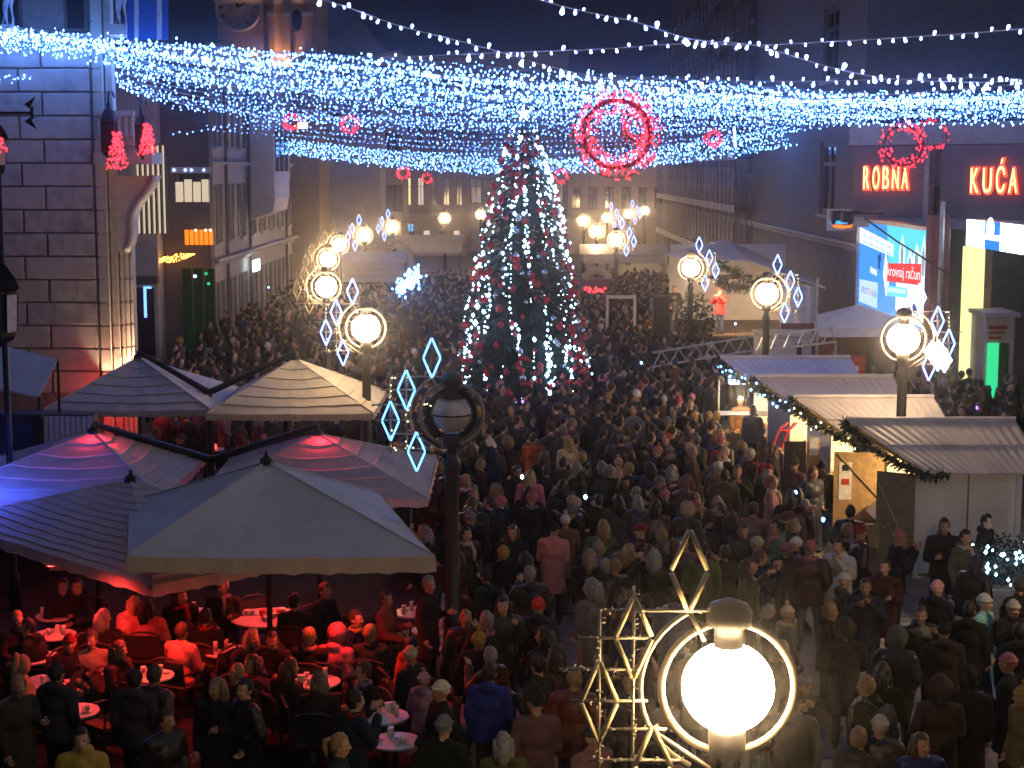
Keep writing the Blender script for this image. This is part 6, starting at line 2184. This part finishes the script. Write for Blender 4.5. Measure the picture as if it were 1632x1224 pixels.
MB().box(D(1282, 0, 56).x, D(1290, 0, 56).x, 55.96, 55.997, a.z - .7, a.z - .15).build('window', 'pane', cn)
def truss(p0, p1, lab):
    t = thing('truss', lab, 'truss', (0, 0, 0), 0, 'aluminium trusses by the stage')
    p0, p1 = Vector(p0), Vector(p1)
    n = 12
    for dz in (0, .45):
        MB().tube([p0 + Vector((0, 0, dz)), p1 + Vector((0, 0, dz))], .035, 6).build('chord', 'alu', t)
    for k in range(n):
        MB().tube([p0.lerp(p1, k / n) + Vector((0, 0, .45 * (k % 2))), p0.lerp(p1, (k + 1) / n) + Vector((0, 0, .45 * ((k + 1) % 2)))], .022, 5).build('lattice', 'alu', t)
    for q in (p0, p1):
        MB().tube([(q.x, q.y, 0), q], .04, 6).build('leg', 'alu', t)
truss(D(1205, 560, 48), D(1332, 545, 50), 'aluminium truss barrier before the pale container')
truss(D(1040, 585, 50), D(1200, 558, 52), 'aluminium truss barrier between crowd and stage')
fc = thing('crowd_fence', 'grey metal crowd barrier behind the huts', 'barrier')
a, b = G(1380, 650), G(1240, 610)
for z in (.25, 1.05):
    MB().tube([(9.2, 38, z), (9.4, 44, z)], .025, 6).build('rail', 'steel', fc)
for k in range(16):
    MB().tube([(9.2 + .2 * k / 15, 38 + 6 * k / 15, .25), (9.2 + .2 * k / 15, 38 + 6 * k / 15, 1.05)], .012, 5).build('bar', 'steel', fc)
for k in (0, 15):
    MB().tube([(9.2 + .2 * k / 15, 38 + 6 * k / 15, 0), (9.2 + .2 * k / 15, 38 + 6 * k / 15, 1.05)], .02, 5).build('foot', 'steel', fc)
# glaring white LED panel beside the lamp at the huts
gp = thing('led_panel', 'glaring white LED panel beside the lamp between the huts', 'LED panel')
a, b = D(1478, 545, 41), D(1512, 588, 41)
cxg, czg = (a.x + b.x) / 2, (a.z + b.z) / 2
for (dx, dz, w_, h_) in ((0, 0, .30, .42), (-.16, .10, .22, .30), (.17, -.12, .2, .34)):
    pg = [(cxg + dx - w_, czg + dz), (cxg + dx, czg + dz - h_), (cxg + dx + w_, czg + dz), (cxg + dx, czg + dz + h_)]
    MB().prism(pg, 41, 41.1, 'y').build('casing', 'alu', gp)
    MB().prism([(cxg + dx + (x - cxg - dx) * .93, czg + dz + (z - czg - dz) * .93) for x, z in pg], 40.96 - .02 * dx, 40.995, 'y').build('screen', 'panel_glare', gp)
MB().tube([((a.x + b.x) / 2, 41.1, 0), ((a.x + b.x) / 2, 41.1, b.z)], .04, 6).build('stand', 'iron', gp)
# ------------------------------------------------------------------ the crowd
crng = random.Random(5)
spots = []          # all ground points already taken (x, y, radius)
def free(x, y, d):
    for a, b, r in spots:
        if (a - x) ** 2 + (b - y) ** 2 < (d + r) ** 2:
            return False
    return True
for t_ in TP:
    spots.append((t_.x, t_.y, .25))
for u, v in ((1160, 1095), (720, 660), (583, 523), (1222, 468), (1101, 427), (520, 457)):
    p = G(u, v, LH); spots.append((p.x, p.y, .2))
HB = 1.60
def named(u, v, face, lab, coat, head, headc, T, sc=1.0):
    p = G(u, v, HB * sc)
    spots.append((p.x, p.y, .30))
    if v < 1150:
        spots.append((p.x * (1 - .8 / p.y), p.y - .8, .30))
    return person((p.x, p.y, 0), face, '', T, coat, head, headc, sc, lab, 'people standing in the crowd')
BK = ('black', (.011, .011, .012))
BROWN = ('dark brown', (.018, .011, .008)); BLACK = ('black', (.008, .007, .007)); GREY = ('grey', (.2, .19, .18)); BLOND = ('blond', (.26, .17, .07))
named(882, 845, 2.9, 'person in long dusty pink coat with black hat seen from behind', ('pink', (.48, .20, .18)), 'beanie', ('black', (.01, .01, .01)), PT[2])
named(818, 850, -.4, 'person with long hair and pale scarf near the pink coat', ('black', BK[1]), 'long_hair', ('brown', (.05, .028, .015)), PT[4])
named(742, 852, .6, 'person in black with red lit face beside the unlit lamp post', BK, 'short_hair', BLACK, PT[1])
named(858, 968, 3.0, 'person in bright red beanie and dark jacket', ('charcoal', (.03, .03, .034)), 'beanie', ('red', (.6, .02, .02)), PT[0])
named(780, 1075, 2.9, 'person in cobalt blue jacket seen from behind', ('cobalt', (.012, .03, .22)), 'short_hair', BROWN, PT[0])
named(704, 1103, -1.2, 'person in white knit beanie and black jacket beside the cafe', BK, 'beanie', ('white', (.55, .5, .42)), PT[5])
named(675, 1085, 2.5, 'child in pink bobble hat and lilac coat beside the white beanie', ('lilac', (.34, .20, .26)), 'pompom_beanie', ('pink', (.46, .26, .28)), PT[0], .80)
named(130, 1180, .1, 'person in yellow and black jacket at the bottom left', ('yellow', (.38, .28, .06)), 'short_hair', BROWN, PT[4])
named(262, 1150, .9, 'person in black with short dark hair and fur collar at the bottom', BK, 'short_hair', BROWN, PT[1])
named(345, 1098, -.2, 'person with long fair hair facing front at the bottom', BK, 'long_hair', ('fair', (.17, .11, .06)), PT[2])
named(392, 1100, -1.0, 'person in black beside the long fair haired one', BK, 'short_hair', BLACK, PT[1])
named(215, 1085, 3.0, 'person in dark coat seen from behind at the glowing table', ('charcoal', C_['charcoal']), 'short_hair', BROWN, PT[0])
named(245, 1078, 2.6, 'person with swept brown hair close to the glowing table', ('dark brown', C_['dark brown']), 'short_hair', ('brown', (.05, .028, .015)), PT[1])
named(560, 1120, 2.2, 'person in dark navy puffer bending over the table', ('navy', (.010, .016, .035)), 'short_hair', BLACK, PT[3])
named(28, 1095, 1.0, 'person in olive coat with fair hair at the left edge', ('olive', C_['olive']), 'short_hair', BLOND, PT[2])
named(90, 1075, 2.8, 'person in dark coat by the cafe tables at the left', ('charcoal', C_['charcoal']), 'short_hair', BROWN, PT[0])
named(540, 1190, 1.6, 'person in dark green coat with fair hair near the bottom', ('dark green', C_['dark green']), 'ponytail', BLOND, PT[5])
named(1355, 818, 2.7, 'person in black with dark hair before the open hut doors', BK, 'short_hair', BLACK, PT[1])
named(1505, 840, -.2, 'tall person in black with arms folded against the white boards', BK, 'short_hair', BROWN, PT[4], 1.07)
named(1538, 858, .5, 'person in grey brown jacket beside the tall one in black', ('khaki', (.09, .08, .065)), 'short_hair', BLACK, PT[0])
named(1572, 832, .9, 'person with thick black hair behind the lit shrub', BK, 'short_hair', BLACK, PT[0])
named(1338, 872, -.5, 'person in shiny silver jacket near the open hut', ('silver', (.42, .42, .44)), 'short_hair', BROWN, PT[7])
named(1410, 905, -.3, 'person in dark maroon jacket eating by the hut', ('maroon', (.05, .015, .015)), 'short_hair', BROWN, PT[2])
named(1380, 935, -.3, 'person with round face in navy jacket near the huts', ('navy', C_['navy']), 'short_hair', ('brown', (.05, .028, .015)), PT[3])
named(1493, 940, 2.4, 'person in pink white beanie and black coat', BK, 'beanie', ('pink', (.60, .30, .33)), PT[0])
named(1512, 968, -.4, 'child in blue grey bobble hat beside the pink beanie', ('grey', C_['grey']), 'pompom_beanie', ('blue grey', (.08, .12, .16)), PT[2], .84)
named(1568, 962, .9, 'person in pale turquoise jacket lit by the shrub lights', ('turquoise', (.22, .52, .52)), 'beanie', ('pale', (.45, .5, .5)), PT[5])
named(1545, 975, 2.7, 'person in black seen from behind before the turquoise jacket', BK, 'short_hair', BROWN, PT[0])
named(1612, 970, .2, 'person in cream beanie and black coat at the right', BK, 'beanie', ('cream', (.42, .4, .34)), PT[3])
named(1505, 1008, 3.0, 'person in dark brown parka with wide fur collar', ('dark brown', (.025, .018, .014)), 'pompom_beanie', ('black', (.01, .01, .01)), PT[4])
named(1430, 1020, 2.7, 'person with grey hood in black beside the parka', BK, 'fur_hood', ('grey', (.09, .09, .09)), PT[1])
named(1348, 1005, 3.1, 'person in long black coat seen from behind right of the close lamp', BK, 'fur_hood', ('dark', (.03, .028, .024)), PT[6])
named(1500, 1100, 2.9, 'person in brown coat with big hood near the bottom right', ('brown', (.035, .026, .02)), 'fur_hood', ('brown', (.05, .036, .026)), PT[6])
named(1545, 1085, 3.0, 'person in long black coat and hood at the bottom right', BK, 'fur_hood', ('black', (.012, .012, .012)), PT[2])
named(1402, 1160, 2.9, 'person in pale grey beanie at the bottom right', BK, 'beanie', ('grey', (.34, .33, .30)), PT[1])
named(1368, 1180, 2.5, 'person with fair hair beside the grey beanie', ('charcoal', C_['charcoal']), 'short_hair', ('fair', (.2, .14, .08)), PT[0])
named(1625, 1010, 2.9, 'person in black at the right edge seen from behind', BK, 'short_hair', BLACK, PT[0])
named(965, 905, 2.8, 'grey haired person among dark coats in the middle', BK, 'short_hair', GREY, PT[0])
named(980, 905, -2.4, 'person with light brown hair beside the grey haired one', ('dark brown', C_['dark brown']), 'short_hair', ('fair', (.2, .13, .07)), PT[1])
named(940, 890, 3.0, 'person with ash blond bob in the middle of the crowd', BK, 'long_hair', ('ash blond', (.22, .17, .11)), PT[0])
named(1095, 815, 2.6, 'person with pale fur hat left of the huts', ('dark brown', C_['dark brown']), 'fur_hood', ('cream', (.36, .29, .2)), PT[1])
named(985, 738, 1.8, 'child in pale pink coat and bobble hat in the middle of the crowd', ('pale pink', (.55, .3, .28)), 'pompom_beanie', ('pale pink', (.5, .3, .28)), PT[2], .85)
named(905, 705, -2.6, 'person with long blond hair in cream coat', ('cream', (.42, .36, .26)), 'long_hair', BLOND, PT[0])
named(850, 700, 2.8, 'person in orange red jacket in the crowd behind the unlit lamp', ('orange', (.36, .07, .02)), 'short_hair', ('brown', (.05, .028, .015)), PT[2])
named(845, 760, 2.9, 'person in faded pink jacket with blond hair', ('pink', (.40, .13, .18)), 'long_hair', BLOND, PT[0])
named(1155, 760, 2.9, 'person in khaki jacket seen from behind at the food stall', ('khaki', (.10, .085, .055)), 'short_hair', BLACK, PT[0], 1.06)
named(1180, 640, .2, 'stall keeper in white hat and brown jacket by the food trays', ('brown', (.16, .11, .06)), 'beanie', ('white', (.5, .45, .36)), PT[2])
named(1200, 655, -.6, 'stall keeper in grey jacket by the food trays', ('grey', C_['grey']), 'short_hair', BROWN, PT[0])
named(1295, 755, .6, 'person with brown hair at the second hut counter', ('navy', C_['navy']), 'short_hair', ('brown', (.05, .028, .015)), PT[1])
named(1310, 745, 2.9, 'person in black seen against the second hut interior', BK, 'beanie', ('black', (.01, .01, .01)), PT[0])
named(1230, 770, 1.2, 'person with ginger hair before the second hut', ('dusty pink', C_['dusty pink']), 'ponytail', ('ginger', (.22, .08, .03)), PT[5])

# the child carried above the crowd and the singer on stage
p = D(960, 606, 46)
person((p.x, p.y, p.z - 1.18), 3.0, '', ST[0], ('bright pink', (.55, .14, .25)), 'fur_hood', ('pink', (.55, .14, .25)), 1.0, 'child in bright pink hooded coat riding on shoulders above the crowd', 'people standing in the crowd')
person((p.x, p.y + .02, 0), 3.0, '', PT[4], ('navy', C_['navy']), 'short_hair', BROWN, 1.0, 'person carrying the pink child on their shoulders', 'people standing in the crowd')
spots.append((p.x, p.y, .35))
p = D(1147, 487, 60.5)
person((p.x, 60.5, zf), -.5, '', PT[3], ('red', (.62, .03, .03)), 'beanie', ('red', (.6, .03, .03)), 1.0, 'singer in red jacket and red hat on the stage', 'performers on the stage')
person((p.x - 1.6, 61.5, zf), .2, '', PT[1], BK, 'short_hair', BLACK, 1.0, 'dark dressed musician on the stage behind the singer', 'performers on the stage')
# stage front plants
pl = thing('stage_shrub', 'tall dark potted shrub on the left of the stage', 'shrub')
q0 = D(1106, 560, 58.5)
mb = MB()
for k in range(900):
    d = Vector((crng.gauss(0, 1), crng.gauss(0, 1), crng.gauss(0, 1))).normalized()
    c = Vector((q0.x, 58.5, 1.9)) + Vector((d.x * .75, d.y * .5, d.z * 1.3)) * crng.random() ** .4
    e = Vector((crng.gauss(0, 1), crng.gauss(0, 1), crng.gauss(0, 1))).normalized() * .16
    s = e.orthogonal().normalized() * .05
    mb.add([c, c + s + e * .4, c + e, c - s + e * .4], [(0, 1, 2, 3)])
stuff(mb.build('foliage', 'leaf', pl))
MB().tube([(q0.x, 58.5, 0), (q0.x, 58.5, 1.6)], .06, 6).build('stem', 'bark', pl)

def zone(x0f, x1f, y0, y1, step, where, jit=.38, skip=0.0, avoid=None):
    out = []
    y = y0
    row = 0
    while y < y1:
        xa, xb = (x0f(y) if callable(x0f) else x0f), (x1f(y) if callable(x1f) else x1f)
        x = xa + (row % 2) * step * .5
        while x < xb:
            px = x + crng.uniform(-jit, jit) * step
            py = y + crng.uniform(-jit, jit) * step
            if crng.random() >= skip and free(px, py, .21) and not (avoid and avoid(px, py)):
                out.append((px, py, where(px, py) if callable(where) else where))
                spots.append((px, py, .1))
            x += step
        y += step * .87
        row += 1
    return out
def near_tree(x, y):
    return TY - 5.2 < y < TY + 2 and abs(x - TB.x) < 2.3
def hut_front(y):
    if y < 29: return 9.6 if y < 24.5 else 5.8
    if y < 32: return 6.2
    if y < 35.5: return 5.7
    if y < 39.4: return 5.35
    return 5.1
def wh_mid(x, y):
    if y < 24: return 'beside the unlit lamp post' if x < .6 else 'near the close lit lamp'
    if x > 3.6: return 'in front of the market huts'
    if x < .3: return 'by the cafe parasols'
    return 'in the middle of the promenade' if y < 36 else 'between huts and tree'
P_ = []
near_glow = lambda x, y: 20 < y < 23.5 and 3.2 < x < 4.2
P_ += zone(lambda y: -.9 if y < 28 else -1.1, lambda y: min(hut_front(y) - .3, 3.4 if y < 24.5 else 9), 16.6, 24.5, .84, wh_mid, .45, .08, near_glow)
P_ += zone(3.6, 9.4, 16.8, 29.0, .98, 'on the open paving by the front hut', .45, .14, lambda x, y: (y > 26.6 and x > 5.7) or (x > 6.6 and y > 24.6) or (abs(x - 6.15) < .6 and 21.6 < y < 25.5))
P_ += zone(lambda y: -1.05 if y < 30.5 else -2.2, lambda y: hut_front(y) - .3, 24.5, 46, .70, wh_mid, .55, .05, near_tree)
P_ += zone(lambda y: 9.6 if y > 33 else 10, lambda y: 12.6 + .18 * (y - 36), 34.5, 47, .74, 'behind the market huts', .4, .08)
P_ += zone(-8.6, -1.2, 39.2, 46, .72, 'behind the rear parasols', .5, .05, lambda x, y: x < -9 or near_tree(x, y))
bk_m = {}
BAGC = [('black', (.012, .012, .013)), ('grey', (.08, .08, .085)), ('red', (.22, .02, .02)), ('teal', (.02, .09, .1)), ('tan', (.2, .12, .06))]
def bagpack(o, x, y, face, sc, wh):
    cn, cc = crng.choice(BAGC)
    t = thing('backpack', '%s backpack on the back of a person %s' % (cn, wh), 'backpack', (x, y, 0), face, 'backpacks worn in the crowd')
    t.scale = (sc,) * 3
    if not bk_m:
        mb = MB(); mb.tube([(0, .24, .98), (0, .26, 1.05), (0, .26, 1.30), (0, .235, 1.40), (0, .21, 1.43)], [.10, .15, .15, .12, .05], 10)
        mb.v = [(x_, .16 + (y_ - .16) * .8, z_) for x_, y_, z_ in mb.v]
        bk_m['sack'] = mb.mesh('sack', 'cloth', True)
        bk_m['pocket'] = MB().ell((0, .345, 1.12), (.10, .045, .09), 10, 7).mesh('pocket', 'cloth', True)
        ms = MB()
        for s_ in (-1, 1):
            ms.tube([(s_ * .09, .16, 1.42), (s_ * .12, .02, 1.50), (s_ * .13, -.15, 1.36), (s_ * .15, -.13, 1.15), (s_ * .15, .12, 1.02)], .018, 5)
        bk_m['strap'] = ms.mesh('strap', 'cloth', True)
    for k in ('sack', 'pocket', 'strap'):
        q = obj(k, bk_m[k], t); q.color = (*cc, 1)
people = sorted(P_, key=lambda q: q[1])
NMAX = 214
for i, (x, y, wh) in enumerate(people[:NMAX]):
    if wh.startswith('in front of the market') or wh.startswith('on the open'):
        face = crng.choice([crng.uniform(-.6, 1.6), crng.uniform(2.2, 3.6), crng.uniform(-2.2, -1.2), crng.uniform(1.2, 2.0)])
    else:
        face = crng.gauss(3.0, .7) if crng.random() < .72 else crng.uniform(0, 6.28)
    sc = crng.uniform(.93, 1.06)
    if crng.random() < .10:
        sc = crng.uniform(.62, .8)
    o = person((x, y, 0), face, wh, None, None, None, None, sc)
    if i % 13 == 4 and sc > .85:
        bagpack(o, x, y, face, sc, wh)

# ---- the far crowd: one uncountable mass of real bodies
far = [(x, y) for x, y, wh in people[NMAX:]]
far += [(x, y) for x, y, wh in zone(lambda y: -11.2, lambda y: 7.2 if y < 57 else (5.6 if y < 70 else 8.5), 46, 96, .78, 'far', .55, .06, lambda x, y: (x - TB.x) ** 2 + (y - TY) ** 2 < 5.5 or near_tree(x, y) or (x < -9.2 - (y - 42) * .28 and y < 60))]
far += [(x, y) for x, y, wh in zone(9.6, 13.0, 46, 48, .8, 'far', .4)]
def low_person():
    mb = MB()
    def ring(prof, seg, mi):
        mb.lathe(prof, (0, 0, 0), seg, mi)
    n0 = len(mb.v)
    mb.lathe([(.12, .55), (.20, .75), (.215, 1.05), (.235, 1.28), (.20, 1.40), (.09, 1.46)], (0, 0, 0), 9, 0)
    mb.v = [(x * 1.08, y * .74, z) for x, y, z in mb.v]
    for s in (-1, 1):
        mb.tube([(s * .22, 0, 1.36), (s * .27, -.02, 1.1), (s * .2, -.14, .95)], [.07, .06, .045], 5, 0)
        mb.tube([(s * .09, 0, .6), (s * .1, 0, .05)], [.09, .06], 5, 1)
    mb.tube([(0, 0, 1.44), (0, -.01, 1.52)], .055, 5, 2)
    mb.ell((0, -.02, 1.61), (.078, .095, .118), 8, 6, 2)
    mb.ell((0, .015, 1.645), (.092, .104, .112), 8, 6, 3)
    mb.v = [(x, max(y, -.045) if False else y, z) for x, y, z in mb.v]
    return mb
lpm = low_person()
LV = np.array(lpm.v); LF = lpm.f; LM = lpm.m
NV = len(LV)
vm_ = np.zeros(NV, int)
for f, m_ in zip(LF, LM):
    for i in f:
        vm_[i] = m_
Vs, Fs, Cs = [], [], []
for k, (x, y) in enumerate(far):
    a = crng.gauss(3.0, .8) if crng.random() < .6 else crng.uniform(0, 6.28)
    s = crng.uniform(.9, 1.07)
    if crng.random() < .1:
        s *= .78
    c, sn = math.cos(a), math.sin(a)
    V = LV * s
    V = np.stack([V[:, 0] * c - V[:, 1] * sn + x, V[:, 0] * sn + V[:, 1] * c + y, V[:, 2]], 1)
    Vs.append(V)
    Fs += [tuple(i + k * NV for i in f) for f in LF]
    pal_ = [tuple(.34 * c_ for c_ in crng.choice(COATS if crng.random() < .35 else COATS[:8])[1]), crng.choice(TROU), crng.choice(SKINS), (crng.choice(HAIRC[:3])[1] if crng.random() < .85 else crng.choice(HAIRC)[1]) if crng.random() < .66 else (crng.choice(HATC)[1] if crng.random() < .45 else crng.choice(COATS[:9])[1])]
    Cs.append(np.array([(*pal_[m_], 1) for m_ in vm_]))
me = bpy.data.meshes.new('crowd')
me.from_pydata(np.concatenate(Vs).tolist(), [], Fs)
me.polygons.foreach_set('use_smooth', [True] * len(me.polygons))
ca = me.color_attributes.new('Col', 'FLOAT_COLOR', 'POINT')
ca.data.foreach_set('color', np.concatenate(Cs).ravel())
m = bpy.data.materials.new('crowd_cloth')
n_, out = nodes_of(m)
b_ = n_.nodes.new('ShaderNodeBsdfPrincipled'); b_.inputs['Roughness'].default_value = .8
at = n_.nodes.new('ShaderNodeAttribute'); at.attribute_name = 'Col'
n_.links.new(at.outputs['Color'], b_.inputs['Base Color']); n_.links.new(b_.outputs[0], out.inputs[0])
me.materials.append(m)
o = obj('far_crowd', me)
stuff(o)
o['label'] = 'dense crowd of people in winter clothes filling the street beyond'
o['category'] = 'crowd'

# ------------------------------------------------------------------ small lit toys and phones held in the crowd
for i, (u, v, mm, lab) in enumerate(((1557, 650, 'led_purple', 'purple glowing toy held behind the huts'), (1506, 668, 'led_purple', 'purple glowing wand beside the beige roofed hut'), (1524, 670, 'led_purple', 'small purple glow stick near the beige roofed hut'),
                                     (833, 640, 'led_purple', 'violet glowing toy behind the unlit lamp'), (832, 760, 'led_tree', 'lit phone screen beside the faded pink jacket'), (933, 792, 'led_tree', 'lit phone screen in the dark middle of the crowd'),
                                     (1172, 516, 'led_cyan', 'blue lit balloon before the stage'), (1312, 828, 'led_cyan', 'blue glowing toy before the second hut'), (1268, 785, 'led_blue', 'blue glowing balloon at the food stall'), (1022, 578, 'led_blue', 'dim blue light toy right of the tree'), (428, 458, 'led_cyan', 'teal lit sign in the crowd before the long facade'))):
    z = 1.75 if v > 600 else 2.3
    p = G(u, v, z)
    t = thing('light_toy', lab, 'light toy', tuple(p))
    MB().ell((0, 0, 0), (.03, .03, .04), 8, 6).build('bulb', mm, t)
    MB().tube([(0, 0, -.06), (0, .02, -.5)], .006, 5).build('stick', 'iron', t)

# ------------------------------------------------------------------ thin mist volume added to give the lamps bloom-like halos
hz_ = MB().box(-150, 150, -60, 290, -1.0, 32).build('bloom_haze', [])
hz_['kind'] = 'stuff'
m = bpy.data.materials.new('bloom_haze')
n_, out = nodes_of(m)
pv_ = n_.nodes.new('ShaderNodeVolumePrincipled')
pv_.inputs['Color'].default_value = (.9, .9, .95, 1)
pv_.inputs['Density'].default_value = 0.0016
pv_.inputs['Anisotropy'].default_value = 0.965
n_.links.new(pv_.outputs[0], out.inputs['Volume'])
hz_.data.materials.append(m)
hz_.display_type = 'WIRE'
